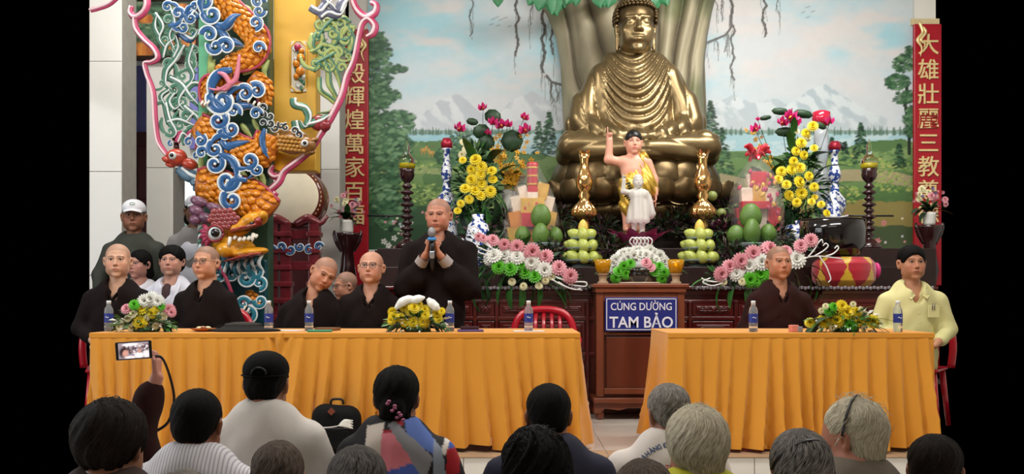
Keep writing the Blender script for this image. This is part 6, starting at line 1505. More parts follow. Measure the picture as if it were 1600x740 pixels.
def chair(label, x, y, rz=0, arms=True):
    t = empty('plastic_chair', (x, y, 0), label, 'chair', 'red plastic chairs behind the tables', rz=rz)
    g = G(); g.box((0, 0, .44), (.44, .42, .025)); g.build('seat', m_rpl, t, smooth=False, bevel=.01)
    for i in range(4):
        sx, sy = (1 if i % 2 else -1), (1 if i // 2 else -1); g = G(); g.tube([(sx * .18, sy * .17, .43), (sx * .22, sy * .21, 0)], [.024, .018], 8); g.build('leg', m_rpl, t)
    g = G(); g.tube(smooth_path([(-.24, .2, .44), (-.25, .22, .62), (-.21, .25, .80), (-.1, .27, .875), (.1, .27, .875), (.21, .25, .80), (.25, .22, .62), (.24, .2, .44)], 5), .028, 8, flat=(1, .7)); g.build('back_rim', m_rpl, t)
    for k in range(5):
        x_ = -.14 + .07 * k; g = G(); g.tube([(x_, .21, .45), (x_ * .95, .26, .70), (x_ * .9, .27, .86)], .017, 6, flat=(1, .4)); g.build('back_slat', m_rpl, t)
    for s_ in ((-1, 1) if arms else ()): g = G(); g.tube(smooth_path([(s_ * .25, .21, .66), (s_ * .27, .02, .66), (s_ * .25, -.16, .62), (s_ * .21, -.17, .44)], 4), .02, 7, flat=(1, .7)); g.build('armrest', m_rpl, t)
    return t
CHY = 7.12
chair('empty red plastic chair behind the left table, beside the donation cabinet', P(850, 0, 7.35).x, 7.15)

# ---------------------------------------------------------------- things on the tables
m_pet = M('clear_bottle_plastic', '#EEF3F8', .05, var=0, trans=.85, ior=1.2); m_lab = M('blue_bottle_label', '#2B3A8C', .35, var=.1); m_cap = M('white_cap', '#E8ECF2', .35)
def bottle(px, d, label):
    t = empty('water_bottle', (P(px, 0, d).x, d, .757), label, 'bottle', 'small water bottles on the tables')
    g = G(); g.lathe([(.024, 0), (.029, .006), (.029, .03), (.027, .04), (.029, .05), (.029, .13), (.026, .15), (.014, .172), (.0135, .185), (.001, .186)], n=20); g.build('bottle_body', m_pet, t)
    g = G(); g.lathe([(.0145, .182), (.0145, .2), (.013, .203), (.001, .203)], n=16); g.build('cap', m_cap, t)
    g = G(); g.lathe([(.0298, .06), (.0298, .118)], n=20, cap=False); g.build('label_band', m_lab, t)
    g = G(); g.tube([(-.012, -.029, .092), (-.004, -.031, .098), (.004, -.031, .088), (.012, -.029, .094)], .0022, 5); g.build('white_mark', m_cap, t)
for a in ((170, 6.22, 'water bottle in front of the leftmost monk'), (420, 6.2, 'water bottle in front of the leaning monk, the left one of the pair'), (483, 6.22, 'water bottle in front of the leaning monk, the right one of the pair'), (703, 6.2, 'water bottle in front of the standing monk'), (826, 6.2, 'water bottle in front of the empty red chair'),
          (1177, 6.1, 'water bottle in front of the monk in reddish brown'), (1403, 6.1, 'water bottle in front of the man in pale yellow shirt')): bottle(*a)
def tablebunch(label, px, d, flowers, lv_, lilies=(), grp='low flower arrangements on the tables', y0=514):
    t = empty('flower_arrangement', (P(px, 0, d).x, d, .757), label, 'flowers', grp)
    g = G(); g.lathe([(.08, 0), (.09, .01), (.08, .03), (.01, .03)], n=18); g.build('holder', m_leafd, t)
    for kind, pts in flowers:
        for x, y, r in pts: fl(t, kind, x, y, d - .05 - RNG.random() * .04, r)
    for k, x, y, L, a in lv_: lv(t, k, x, y, d - .02, L, a)
    for pts, w in lilies:
        g = G(); g.tube([p - t.location for p in smooth_path([P(x, y, d - .08) for x, y in pts], 5)], [w * .4, w, w * .9, w * .2], 8); g.build('lily_bud', m_fw, t)
    leafcloud('filler_greenery', [(0, -.02, .05, .2, .09, .09)], 240, .05, [m_leaf, m_leafl, m_leafd, m_fw], px, t, down=.2)
    return t
def ringlv(px, y, n=16, L=30, kinds=(0, 1, 3), w=36): return [(kinds[i % len(kinds)], px + w * math.cos(math.pi * i / (n - 1)) * .6, y - 4, L * RNG.uniform(.8, 1.2), -(math.degrees(math.pi * i / (n - 1)) - 90) * 1.35) for i in range(n)]
tablebunch('low mixed arrangement of white, yellow, green and pink flowers on the left table', 228, 6.15,
  [(FW, [(237, 467, 10), (226, 470, 9), (248, 470, 8), (216, 476, 6)]), (FY, [(222, 481, 9), (219, 503, 10), (238, 489, 7), (246, 481, 6)]), (FG, [(210, 476, 7), (252, 478, 6)]), (FPK, [(198, 482, 7), (264, 484, 8), (269, 488, 6)]), (FCR, [(189, 505, 5), (208, 490, 6), (205, 512, 5), (243, 509, 5), (255, 494, 5), (186, 511, 5), (230, 495, 5), (200, 497, 5)])], ringlv(228, 508, 18, 34), ())
tablebunch('low arrangement of small yellow flowers and white lily buds, in front of the standing monk', 652, 6.15,
  [(FY, [(631, 480, 6), (647, 480, 8), (641, 485, 7), (664, 484, 7), (613, 487, 6), (615, 495, 7), (626, 496, 7), (646, 503, 8), (662, 503, 8), (683, 490, 7), (684, 497, 6), (665, 492, 6), (632, 505, 5), (612, 500, 6), (654, 477, 6), (690, 486, 5)])], ringlv(652, 510, 18, 34, (0, 1, 0)),
  [([(618, 482), (628, 472), (640, 467), (650, 465)], .03), ([(640, 472), (652, 467), (664, 464)], .028), ([(668, 466), (674, 473), (682, 480), (688, 484)], .03)])
tablebunch('low arrangement of bright yellow chrysanthemums on the right table', 1320, 6.12,
  [(FY, [(1266, 504, 7), (1287, 502, 9), (1308, 500, 10), (1323, 487, 10), (1341, 498, 11), (1363, 502, 9), (1315, 478, 8), (1337, 486, 7)]), (FG, [(1296, 484, 8), (1327, 508, 10), (1303, 479, 6)]), (FCR, [(1283, 485, 4), (1345, 483, 4), (1352, 490, 4), (1290, 478, 4), (1300, 512, 5), (1333, 475, 4), (1350, 512, 4)])], ringlv(1318, 511, 22, 44, (0, 1, 2), 60))
# small things
def flatthing(name, px, d, w, dep, h, mat, label, cat, rz=0, z=.757, bevel=.004):
    g = G(); g.box((0, 0, h / 2), (w, dep, h)); o = g.build(name, mat, None, smooth=False, bevel=bevel); o.location = (P(px, 0, d).x, d, z); o.rotation_euler = (0, 0, R(rz)); return tag(o, label, cat)
flatthing('paper_sheet', 826, 6.2, .2, .14, .003, M('white_paper', '#E4DEE2', .7), 'white paper sheet under the bottle before the empty red chair', 'paper', 6, bevel=0)
flatthing('paper_sheet', 452, 6.3, .18, .14, .003, M('white_paper', '#E4DEE2', .7), 'white paper sheet between the pair of bottles', 'paper', -8, bevel=0)
flatthing('notebook', 500, 6.12, .16, .1, .012, M('green_cover', '#2E8E70', .4), 'thin green booklet in front of the monk with glasses, beside the bottle', 'book', 10)
flatthing('notebook', 512, 6.35, .15, .1, .02, M('brown_cover', '#7A5236', .4), 'small brown booklet behind the green one', 'book', -12)
flatthing('phone', 735, 6.15, .17, .11, .014, M('violet_case', '#5C4E86', .35), 'violet cased tablet lying in front of the standing monk, right of the bottle', 'tablet', 5)
flatthing('wallet', 734, 6.15, .12, .08, .02, M('maroon_leather', '#3A1620', .4), 'dark maroon wallet lying on the violet tablet', 'wallet', 0, z=.771)
flatthing('power_adapter', 1240, 6.1, .05, .05, .045, M('salmon_pink', '#E08878', .4), 'salmon pink end of a small microphone on the right table', 'device', 12)
o = flatthing('adapter_body', 1248, 6.1, .035, .05, .035, M('grey_plastic', '#8E8E96', .4), 'grey block beside the salmon pink one on the right table', 'device', 12)
ht = empty('cloth_hat', (P(380, 0, 6.22).x, 6.22, .757), 'flat black cloth hat lying on the left table before the monk with glasses', 'hat')
m_hat = M('black_cloth', '#0A0807', .9)
g = G(); g.lathe([(.001, 0), (.24, 0), (.25, .006), (.23, .014), (.15, .02), (.13, .035), (.08, .045), (.001, .048)], n=36); o = g.build('brim', m_hat, ht); o.scale = (1, .62, 1)
g = G(); g.lathe([(.13, .03), (.12, .05), (.06, .06), (.001, .062)], n=24); o = g.build('crown', M('grey_brown_cloth', '#2A2420', .8), ht); o.scale = (1, .6, 1)
pl = empty('snack_plate', (P(318, 0, 6.18).x, 6.18, .757), 'small orange plate of snacks right of the mixed flowers', 'plate')
g = G(); g.lathe([(.04, 0), (.07, .01), (.085, .02), (.08, .02), (.06, .008), (.01, .008)], n=24); g.build('plate', M('orange_plate', '#B5602A', .35), pl)
for k in range(6): g = G(); g.ell((.03 * math.cos(k), .03 * math.sin(k), .024), (.022, .014, .01), 8, 5); g.build('snack', M('snack_brown', '#9C5A38', .5, var=.3) if k % 2 else m_fcr, pl)
for k, (px, c) in enumerate(((508, '#E8E6E0'), )): pass
# black backpack standing on the platform
d = 5.93; bpk = empty('backpack', (P(526, 0, 5.84).x, 5.84, 0), 'black backpack with brown leather label standing against the orange cloth', 'backpack')
W = SZ(70, 5.84); H = P(0, 629, 5.84).z
s = S(.008); s.cap((-W * .3, 0, .09), (W * .3, 0, .09), .085, .085, .03); s.cap((-W * .25, 0, H - .09), (W * .25, 0, H - .1), .08, .08, .03); s.cap((-W * .32, 0, .09), (-W * .25, 0, H - .09), .075, .075, .03); s.cap((W * .32, 0, .09), (W * .25, 0, H - .1), .075, .075, .03); s.ell((0, 0, H * .5), (W * .42, .08, H * .42), .03)
V, F, _ = s.mesh(); V[:, 1] *= .72; V[:, 2] = np.maximum(V[:, 2], .005); sobj('bag_body', V, F, M('black_nylon', '#08080A', .75, var=.3, spec=.2), bpk)
g = G(); g.box((0, -.062, H * .33), (W * .66, .03, H * .36)); g.build('front_pocket', M('black_nylon', '#08080A'), bpk, smooth=False, bevel=.012)
g = G(); g.tube([(-W * .36, -.066, H * .53), (0, -.085, H * .545), (W * .36, -.066, H * .53)], .003, 6); g.build('zip', M('zip_grey', '#3A3A40', .4), bpk)
g = G(); g.box((-.02, -.068, H * .86), (.035, .004, .035), 0, (0, 45, 0)); g.build('leather_label', M('brown_leather', '#7A3A24', .5), bpk, smooth=False)
g = G(); g.tube(smooth_path([(-.04, .01, H - .01), (-.03, .01, H + .02), (.03, .01, H + .02), (.04, .01, H - .01)], 4), .008, 6); g.build('handle', m_black, bpk)
# white paper lotus lying against the backpack
wl = empty('white_flower', (P(534, 0, 5.74).x, 5.745, H * .6), 'white paper flower with a long stem leaning on the black backpack', 'flower')
for a in (-20, 0, 22, 40): g = G(); g.tube(smooth_path([(-.02, 0, 0), (.02, -.01, .012 + a * .0004), (.07, -.008, a * .0008)], 4), [.004, .013, .003], 6, flat=(1, .4)); g.build('petal', m_white, wl)
g = G(); g.tube(smooth_path([(-.02, 0, 0), (-.06, 0, -.008), (-.12, 0, -.012)], 4), .003, 5); g.build('stem', m_white, wl)
# ---------------------------------------------------------------- people
def skinm(name, col): return M('skin_' + name, None, .5, var=.05, spec=.35)
m_skin = skinm('painted', None)
m_robe = M('dark_brown_robe', '#140B0A', .9, var=.25, scale=6, spec=.2); m_robe2 = M('reddish_brown_robe', '#2A1210', .9, var=.25, scale=6, spec=.2)
m_eyew = M('eye_white', '#D8D0C8', .2); m_iris = M('iris_dark', '#140C0A', .1); m_wire = M('glasses_wire', '#4A4644', .25, metal=.6); m_lens = M('glasses_lens', '#F2F6F8', .03, var=0, trans=.95, alpha=.35, ior=1.05)
def hair_mat(name, c1, c2, fine=26):
    """strands: streaks that run from the crown down the head (strand direction kept on the mesh)"""
    m = M(name, c1, .7, var=.2, spec=.12); N = m.node_tree.nodes; L = m.node_tree.links; b = N['Principled BSDF']
    at = N.new('ShaderNodeAttribute'); at.attribute_name = 'strand'
    nz = N.new('ShaderNodeTexNoise'); nz.inputs['Scale'].default_value = fine; nz.inputs['Detail'].default_value = 5; nz.inputs['Distortion'].default_value = .15; L.new(at.outputs['Vector'], nz.inputs['Vector'])
    cr = N.new('ShaderNodeValToRGB'); cr.color_ramp.elements[0].position = .36; cr.color_ramp.elements[0].color = (*lin(c1), 1); cr.color_ramp.elements[1].position = .66; cr.color_ramp.elements[1].color = (*lin(c2), 1)
    L.new(nz.outputs['Fac'], cr.inputs[0]); L.new(cr.outputs[0], b.inputs['Base Color'])
    bp = N.new('ShaderNodeBump'); bp.inputs['Strength'].default_value = .8; bp.inputs['Distance'].default_value = .005; L.new(nz.outputs['Fac'], bp.inputs['Height']); L.new(bp.outputs[0], b.inputs['Normal'])
    return m
H_BLK = hair_mat('hair_black', '#040303', '#100D0C'); H_DKB = hair_mat('hair_dark_brown', '#080605', '#221A16'); H_BRG = hair_mat('hair_brown_grey', '#2A211D', '#6A5E55')
H_GRY = hair_mat('hair_grey', '#3E3B38', '#9A948C'); H_SAL = hair_mat('hair_salt', '#6E6A62', '#BBB4A6'); H_BLD = hair_mat('hair_pale_grey_blond', '#8B8270', '#CFC6AE'); H_DG = hair_mat('hair_dark_grey', '#1C1A19', '#6C6864')

def mrot(yaw, pitch=0, roll=0): return Matrix.Rotation(R(yaw), 4, 'Z') @ Matrix.Rotation(R(roll), 4, 'Y') @ Matrix.Rotation(R(pitch), 4, 'X')
def person(label, px, py, d, yaw=0, byaw=None, pitch=0, roll=0, sc=1.06, pose='chair', fl=0.0, lean=(0, 0), skin='#B98A70', shaved=True, cloth=None, group='people', shoulder=.2, arms=None,
           hair=None, h=None, face=True, robe=True, glasses=0, neckline='v', eyes=.55, wide=1.08, cloth_fn=None, legs=True, legyaw=0, armclear=False, ch=.0125, scalp=.35, cols=None, bulk=1.0, brows='#2A1F1B', necklen=0, sleeve=1.0, sh=0):
    """px, py: middle of the head in the photograph; d: depth; yaw 0 looks at the viewer; 180 shows the back"""
    byaw = yaw if byaw is None else byaw
    Hc = P(px, py, d); root = empty('person', (Hc.x - lean[0], Hc.y - lean[1], fl), label, 'person', group)
    hc = Hc - root.location                                      # head middle in the person's own space
    HM = Matrix.Translation(hc) @ mrot(yaw, pitch, roll) @ Matrix.Scale(sc, 4); Bz = Matrix.Rotation(R(byaw), 4, 'Z')
    B = lambda x, y, z: Bz @ Vector((x, y, z))
    front = face
    h = h or (.0062 if face else .009)
    # neck joins the head to the chest; shoulder height from the head
    nb = hc + (mrot(yaw, pitch, roll) @ Vector((0, .035, -.10))) * sc
    sz = hc.z - (.192 + necklen) * sc
    chest = Vector((lean[0] * .55, lean[1] * .55, 0)) ; top = Vector((chest.x, chest.y, sz))
    if pose == 'chair': hip = .47
    elif pose == 'stand': hip = max(.78, sz - .56)
    else: hip = .10
    hipc = Vector((0, 0, hip))
    def tp(t, x=0, y=0): c = hipc.lerp(top, t); return c + B(x, y, 0)
    s = S(h); head_shapes(s, 0, 1, 1.1, 1 if face else 0, wide); s.xform(HM)
    s.cap(nb, top + B(0, .02, .04), .054 * sc, .062 * sc, .025, 1)
    s.cap(top + B(0, .015, .04), top + B(0, .01, -.05), .06, .09, .03, 1)
    body0 = top + B(0, .01, -.16)
    s.ell(body0, (.12, .08, .16), .04, 1, Bz)
    s.cap(body0, tp(.1), .10, .11, .04, 1)
    A = arms or {}
    W = {}
    for q in (-1, 1):
        sh_ = top + B(q * shoulder * .90, .0, -.075)
        a = A.get(q)
        if a:
            el = a['el']; wr = a['wr']
            s.cap(sh_, el, .042, .036, .02, 1); s.cap(el, wr, .036, .026, .015, 1)
            if a.get('hand'): hand_shapes(s, wr, idn=2, **a['hand'])
        else:
            el = top + B(q * (shoulder + .055), .0 if pose != 'floor' else -.02, -.29); wr = top + B(q * .10, -.24, -.37 if pose != 'stand' else -.5)
            if pose == 'stand': wr = top + B(q * (shoulder + .04), -.08, -.52)
            s.cap(sh_, el, .04, .034, .02, 1); s.cap(el, wr, .034, .025, .015, 1); s.cap(wr, wr + (wr - el).normalized() * .09, .028, .02, .02, 2)
        W[q] = (sh_, el, wr)
    V, F, ids = s.mesh()
    HI = np.array(HM.inverted()); L = V @ HI[:3, :3].T + HI[:3, 3]
    base = np.array(lin(skin)); c = np.tile(base, (len(V), 1)); ish = (ids == 0)
    nz = fbm(L * 22, 3)[:, None]; c = c * (.93 + .14 * nz)
    x, y, z = L[:, 0], L[:, 1], L[:, 2]
    red = (np.exp(-((np.abs(x) - .042) ** 2 + (z + .03) ** 2) / .0006) * (y < -.04) + .7 * np.exp(-(x ** 2 + (z + .03) ** 2) / .0002) * (y < -.085))[:, None]
    c = c * (1 - .18 * red * np.array([0, 1, 1]))
    if face:
        fr = ish & (y < -.045); ax = np.abs(x); by = .0275 - (ax - .028) ** 2 * 9
        m = fr & (ax > .011) & (ax < .050) & (np.abs(z - by) < .0045); c[m] = c[m] * .35 + .65 * np.array(lin(brows))
        m = fr & (np.abs(ax - .030) < .0165) & (np.abs(z - .0125 + (ax - .030) ** 2 * 14) < .0022); c[m] = np.array(lin('#2A1A15'))
        m = fr & (y < -.078) & (ax < .0215) & (np.abs(z + .061) < .0085 - ax * .22); c[m] = c[m] * np.array([.80, .50, .50])
        m = fr & (y < -.07) & (ax < .020) & (np.abs(z + .0612) < .0016); c[m] = c[m] * .35
        m = fr & (np.abs(z + .036) < .003) & (np.abs(ax - .007) < .004); c[m] *= .4
    if shaved:                                                  # close cropped scalp
        hl = .058 + .012 * np.cos(x * 30); m = ish & ((z > hl) | ((y > -.01) & (z > -.02) & (np.abs(x) < .0735 * wide + .004)) | ((y > -.045) & (z > .02) & (np.abs(x) > .055)))
        dk = np.array(lin('#5A5048')); c[m] = c[m] * (1 - scalp) + scalp * dk
    if cols: c = cols(c, V - 0, L, ids)
    bo = sobj('body', V, F, m_skin, root, cols=c)
    if face:
        HR = mrot(yaw, pitch, roll)
        for q in (-1, 1):
            e = HM @ Vector((q * .030, -.0795, .0055)); k = sc
            g = G(); g.ell(e, (.0130 * k, .0066 * k, .0046 * k * (eyes / .55)), 12, 8, 0, HR.to_3x3()); g.build('eye', m_eyew, root)
            g = G(); g.tube([HM @ Vector((q * .030 + .0145 * t, -.0865 + .0075 * t * t, .0055 + .0052 * (eyes / .55) * (1 - t * t))) for t in (-1, -.6, -.2, .2, .6, 1)], .0017 * k, 5); g.build('eyelid_line', M('dark_lash', '#2A1A14', .6), root)
            g = G(); g.ell(HM @ Vector((q * .030, -.0843, .0055)), (.0068 * k, .003 * k, .0049 * k * (eyes / .55)), 10, 6, 0, HR.to_3x3()); g.build('iris', m_iris, root)
    if glasses:
        HR = mrot(yaw, pitch, roll)
        g = G()
        for q in (-1, 1):
            rim = []
            for k in range(17):
                a = k / 16 * 2 * math.pi; rim.append(HM @ Vector((q * .031 + .0235 * np.sign(math.cos(a)) * abs(math.cos(a)) ** .7, -.098 - .0 * abs(a), .004 + .0165 * np.sign(math.sin(a)) * abs(math.sin(a)) ** .7)))
            g.tube(rim, .0016, 5); g.tube([HM @ Vector((q * .054, -.098, .010)), HM @ Vector((q * .076, -.05, .010)), HM @ Vector((q * .081, .01, .006))], .0016, 5)
        g.tube([HM @ Vector((-.008, -.098, .008)), HM @ Vector((.008, -.098, .008))], .0016, 5); gl = g.build('glasses', m_wire, root)
        for q in (-1, 1): g = G(); g.ell(HM @ Vector((q * .031, -.098, .004)), (.0225, .0008, .0155), 12, 6, 0, HR.to_3x3()); g.build('lens', m_lens, gl)
    # clothing
    s = S(ch); k = bulk
    n0 = top + B(0, .02, .0)
    s.cap(top + B(-shoulder * .66, .01, -.080), top + B(shoulder * .66, .01, -.080), .070 * k, .070 * k, .05)
    for q in (-1, 1): s.cap(top + B(0, .025, .0), top + B(q * shoulder * .7, .01, -.058), .052, .046, .04)
    s.cap(top + B(-.06, .025, .015), top + B(.06, .025, .015), .055, .055, .05)
    s.ell(tp(1, 0, .01) + Vector((0, 0, -.16)), (.185 * k, .13 * k, .19), .06, 0, Bz); s.ell(tp(.55), (.175 * k, .135 * k, .2), .06, 0, Bz); s.ell(tp(.15), (.19 * k, .15 * k, .15), .06, 0, Bz)
    s.cap(tp(.9), tp(.1), .14 * k, .15 * k, .06)
    sl = sleeve
    LZ = Matrix.Rotation(R(byaw + legyaw), 4, 'Z'); BL = lambda x, y, z: LZ @ Vector((x, y, z))
    for q in (-1, 1):
        sh_, el, wr = W[q]; s.cap(sh_, el, .062 * sl * k, .062 * sl * k, .035); a = A.get(q)
        if a and a.get('short'): e2 = el.lerp(wr, a['short']); s.cap(el, e2, .062 * sl, .052, .03); s.cap(el.lerp(e2, .1), el.lerp(e2, .75) + Vector((0, 0, -.05 * max(0, a.get('droop', 0)))), .06 * sl, .06 * sl, .04)
        else: s.cap(el, el.lerp(wr, .86), .06 * sl * k, .048 * sl, .03)
        if legs:
            hp0 = hipc + BL(q * .09, 0, 0)
            if pose == 'chair': kn = hipc + BL(q * .10, -.42, .02); ft = Vector((kn.x, kn.y, .06)) + BL(0, .05, 0); s.cap(hp0, kn, .085, .068, .04); s.cap(kn, ft, .066, .05, .03); s.cap(ft + Vector((0, 0, -.015)), ft + BL(0, -.13, -.02), .042, .036, .02)
            elif pose == 'stand': ft = B(q * .09, 0, .06); s.cap(hp0, ft, .11 if robe else .085, .10 if robe else .055, .05); s.cap(ft + Vector((0, 0, -.015)), ft + B(0, -.13, -.02), .042, .036, .02)
            else: kn = hipc + B(q * .25, -.17, .0); s.cap(hp0, kn, .095, .075, .04); s.cap(kn, hipc + B(-q * .06, -.24, -.02), .07, .055, .03)
    # opening round the neck
    if neckline == 'v': s.ell(top + B(0, -.06, .05), (.062, .10, .072), .012, 0, Bz, sub=True); s.ell(top + B(0, -.125, -.03), (.034, .07, .07), .012, 0, Bz, sub=True)
    else: s.ell(top + B(0, -.03, .085), (.068, .085, .05), .012, 0, Bz, sub=True)
    se = label.__len__() * 1.7
    def fold(p, i):
        n = fbm(p * np.array([7, 7, 2.6]) + se, 3) - .5; w = np.sin(p[:, 2] * 38 + 9 * fbm(p * 3 + se, 2) + np.abs(p[:, 0]) * 40)
        return n * .030 + w * .0022
    V, F, ids = s.mesh(disp=(.02, fold)); V[:, 2] = np.maximum(V[:, 2], .004)
    mi = cc = None; mats = cloth
    if cloth_fn: cc = cloth_fn(V, L0 := None, root)
    V = smooth_verts(V, F, 1, .35)
    cl = sobj('robe' if robe else 'shirt', V, F, mats, root, cols=cc)
    if neckline == 'v' and face and robe:                        # crossed collar bands
        for q in (-1, 1):
            g = G(); g.tube(smooth_path([top + B(q * .066, .05, .058), top + B(q * .069, -.02, .045), top + B(q * .046, -.085, -.01), top + B(-q * .012 * (1 if q > 0 else 0), -.128, -.10), top + B(-q * .05, -.14, -.2)], 5), [.012, .015, .015, .016, .008], 8, flat=(1, .6)); g.build('collar', mats, root)
    root['hh'] = 1; del root['hh']
    return root, HM, top, B, W, cl
def hairdo(root, HM, shapes, mat, h=.006, amp=.003, freq=90, name='hair', seed=0):
    """hair grown as one cap round the skull (head space), with combed ridges"""
    s = S(h)
    shapes(s); s.xform(HM)
    MI = np.array(HM.inverted())
    def dsp(p, i):
        q = p @ MI[:3, :3].T + MI[:3, 3]; st = strands(q)
        return amp * (fbm(st * np.array([9, 9, 3]) + seed, 3) - .5) * 4
    def strands(q):
        c = q - np.array([0.01, .035, .02]); rad = np.hypot(c[:, 0], c[:, 1]) + 1e-5; th = np.arctan2(rad, c[:, 2]); tw = .35 * np.sin(th * 2.2)
        a = np.arctan2(c[:, 0], c[:, 1]) + tw; k = np.minimum(1, rad / .03); return np.stack([np.sin(a) * k, np.cos(a) * k, th * .16], -1) + 3 + seed
    V, F, _ = s.mesh(disp=(.01, dsp)); o = sobj(name, V, F, mat, root)
    at = o.data.attributes.new('strand', 'FLOAT_VECTOR', 'POINT'); at.data.foreach_set('vector', strands(V @ MI[:3, :3].T + MI[:3, 3]).astype(np.float32).ravel()); return o
def short_hair(s, fr=1, vol=1.0, nape=-.052, ear=1, face=1):
    s.ell((0, .014, .036), (.0845 * vol, .099 * vol, .089 * vol), .01); s.ell((0, .050, -.005), (.070 * vol, .060, .058), .02); s.cap((-.026, .066, nape + .03), (.026, .066, nape + .03), .032, .030, .02)
    s.ell((0, -.085, -.022 if fr else -.03), (.070, .075, .080), .012, 0, sub=True)
    for q in (-1, 1): s.ell((q * .092, -.002, -.018), (.030, .030, .040), .008, 0, sub=True); s.ell((q * .075, -.05, -.07), (.05, .06, .05), .01, 0, sub=True); s.ell((q * .085, .03, -.075), (.045, .05, .045), .015, 0, sub=True)
def bob_hair(s, vol=1.0, low=-.11):
    s.ell((0, .018, .034), (.086 * vol, .102 * vol, .094 * vol), .01); s.ell((0, .04, -.03), (.085 * vol, .075 * vol, .085), .03); s.cap((-.05, .055, low + .03), (.05, .055, low + .03), .04 * vol, .04 * vol, .03)
    s.ell((0, -.095, -.03), (.062, .08, .085), .012, 0, sub=True)

MONK = 'monks and guests behind the tables'
# the seated and standing people behind the tables
person('shaven monk in dark brown robe, seated at the far left behind the first bottle', 184, 407, 6.98, yaw=14, byaw=6, legyaw=25, sc=1.1, cloth=m_robe, group=MONK, skin='#C79A80', shoulder=.21, bulk=1.06)
person('young shaven monk wearing glasses, seated left of the dragon head', 322, 410, 6.98, yaw=-14, byaw=-6, sc=1.08, cloth=m_robe, group=MONK, skin='#C48F72', shoulder=.20, glasses=1, scalp=.65)
person('monk in dark robe leaning right with lowered head, in front of the drum', 506, 427, 7.0, yaw=34, byaw=-6, pitch=22, roll=24, sc=1.08, lean=(.16, -.02), cloth=m_robe, group=MONK, skin='#B98368', shoulder=.22, scalp=.45, eyes=.2, bulk=1.1)
person('monk with bare head and glasses half hidden, whispering to the leaning monk', 540, 446, 7.45, yaw=-62, byaw=-10, pitch=8, sc=.95, cloth=m_robe, group=MONK, skin='#B07A60', shoulder=.17, glasses=1, scalp=.6, lean=(-.05, 0))
person('round faced monk with glasses and raised chin, seated left of the standing monk', 580, 418, 6.98, yaw=-4, byaw=0, pitch=-6, sc=1.06, cloth=m_robe, group=MONK, skin='#C08D74', shoulder=.20, glasses=1, scalp=.15, wide=1.13)
person('monk in reddish brown robe seated right of the donation cabinet', 1217, 410, 6.98, yaw=6, byaw=0, sc=1.08, cloth=m_robe2, group=MONK, skin='#B67E62', shoulder=.20, scalp=.55, wide=1.05)
# standing monk with both hands round a microphone
scm = 1.10; hx = P(685, 336, 7.12); r0 = Vector((hx.x, hx.y, 0)); tz = hx.z - .235 * scm
mc = P(680, 384, 7.12); mcx = mc.x - hx.x; mcz = mc.z; yh = -.27
arms = {-1: dict(el=Vector((-.235, -.08, tz - .30)), wr=Vector((mcx - .050, yh + .035, mcz - .075)), hand=dict(dirv=(.30, -.15, 1), palmn=(1, -.05, -.2), curl=(.85, .8, .75, .7), scale=1.0, thumb=1), short=.66, droop=1),
        1: dict(el=Vector((.235, -.08, tz - .30)), wr=Vector((mcx + .050, yh + .035, mcz - .075)), hand=dict(dirv=(-.30, -.15, 1), palmn=(-1, -.05, -.2), curl=(.8, .75, .75, .7), scale=1.0, thumb=-1), short=.66, droop=1)}
mk, HM, top, B, W, cl = person('shaven monk standing in dark brown robe, speaking into a microphone held in both hands', 685, 336, 7.12, yaw=-10, byaw=0, pitch=6, sc=scm, pose='stand', cloth=m_robe, group=MONK, skin='#B98068', shoulder=.23, arms=arms, h=.0055, scalp=.45, bulk=1.08, sleeve=1.35, eyes=.35, wide=1.12)
g = G()
for q in (-1, 1):
    a = arms[q]; w, e = a['wr'], a['el']; dirn = (w - e).normalized(); g.tube([w - dirn * .17, w - dirn * .03], [.054, .044], 12, cap=False); g.tube([w - dirn * .165, w - dirn * .032], [.050, .040], 12, cap=False)
g.build('grey_cuffs', M('pale_grey_cuff', '#9A918E', .7), mk, label='pale grey inner cuffs')
mic = empty('microphone', (mc.x, 7.12 + yh - .005, mcz - .10), 'black and silver microphone with a blue ring held by the standing monk', 'microphone')
g = G(); g.lathe([(.012, -.10), (.015, -.06), (.017, .05), (.018, .12)], n=18); g.build('handle', m_black, mic)
g = G(); g.lathe([(.0185, -.005), (.0195, .0), (.0195, .04), (.0185, .05)], n=18); g.build('silver_band', M('brushed_silver', '#A8B2BC', .3, metal=.7), mic)
g = G(); g.lathe([(.020, .125), (.033, .13), (.034, .142), (.024, .15)], n=20); g.build('blue_ring', M('blue_ring_plastic', '#2F7FC0', .35), mic)
g = G(); g.ell((0, 0, .185), (.030, .030, .040), 18, 12); g.build('grille', M('mic_grille', '#9C9C9E', .35, metal=.6, var=.4, scale=120, bump=.5, bscale=300), mic)
mic.rotation_euler = (R(10), 0, R(0))
# man in the pale yellow shirt
def nofold(V, *_): return None
mg_, HM, top, B, W, cl = person('man with short black hair in a pale yellow buttoned shirt, at the far right', 1425, 411, 6.98, yaw=-4, byaw=-4, legyaw=-38, sc=1.08, cloth=M('pale_yellow_shirt', '#CFC98E', .75, var=.1, scale=8), group=MONK, skin='#B07C60', shaved=False, robe=False, neckline='v', shoulder=.21, wide=1.12)
hairdo(mg_, HM, lambda s: short_hair(s, 1, 1.07), H_BLK)
for q in (-1, 1):
    g = G(); g.add([top + B(q * .018, -.125, -.03), top + B(q * .075, -.085, .035), top + B(q * .10, -.085, -.025), top + B(q * .055, -.145, -.06)], [(0, 1, 2, 3)]); o = g.build('collar', M('pale_yellow_shirt', '#CFC98E', .75), mg_, smooth=False); sd = o.modifiers.new('thickness', 'SOLIDIFY'); sd.thickness = .008
for k in range(5): g = G(); g.ell(top + B(0, -.155, -.09 - .07 * k), (.005, .003, .005), 8, 5); g.build('button', m_fcr, mg_)
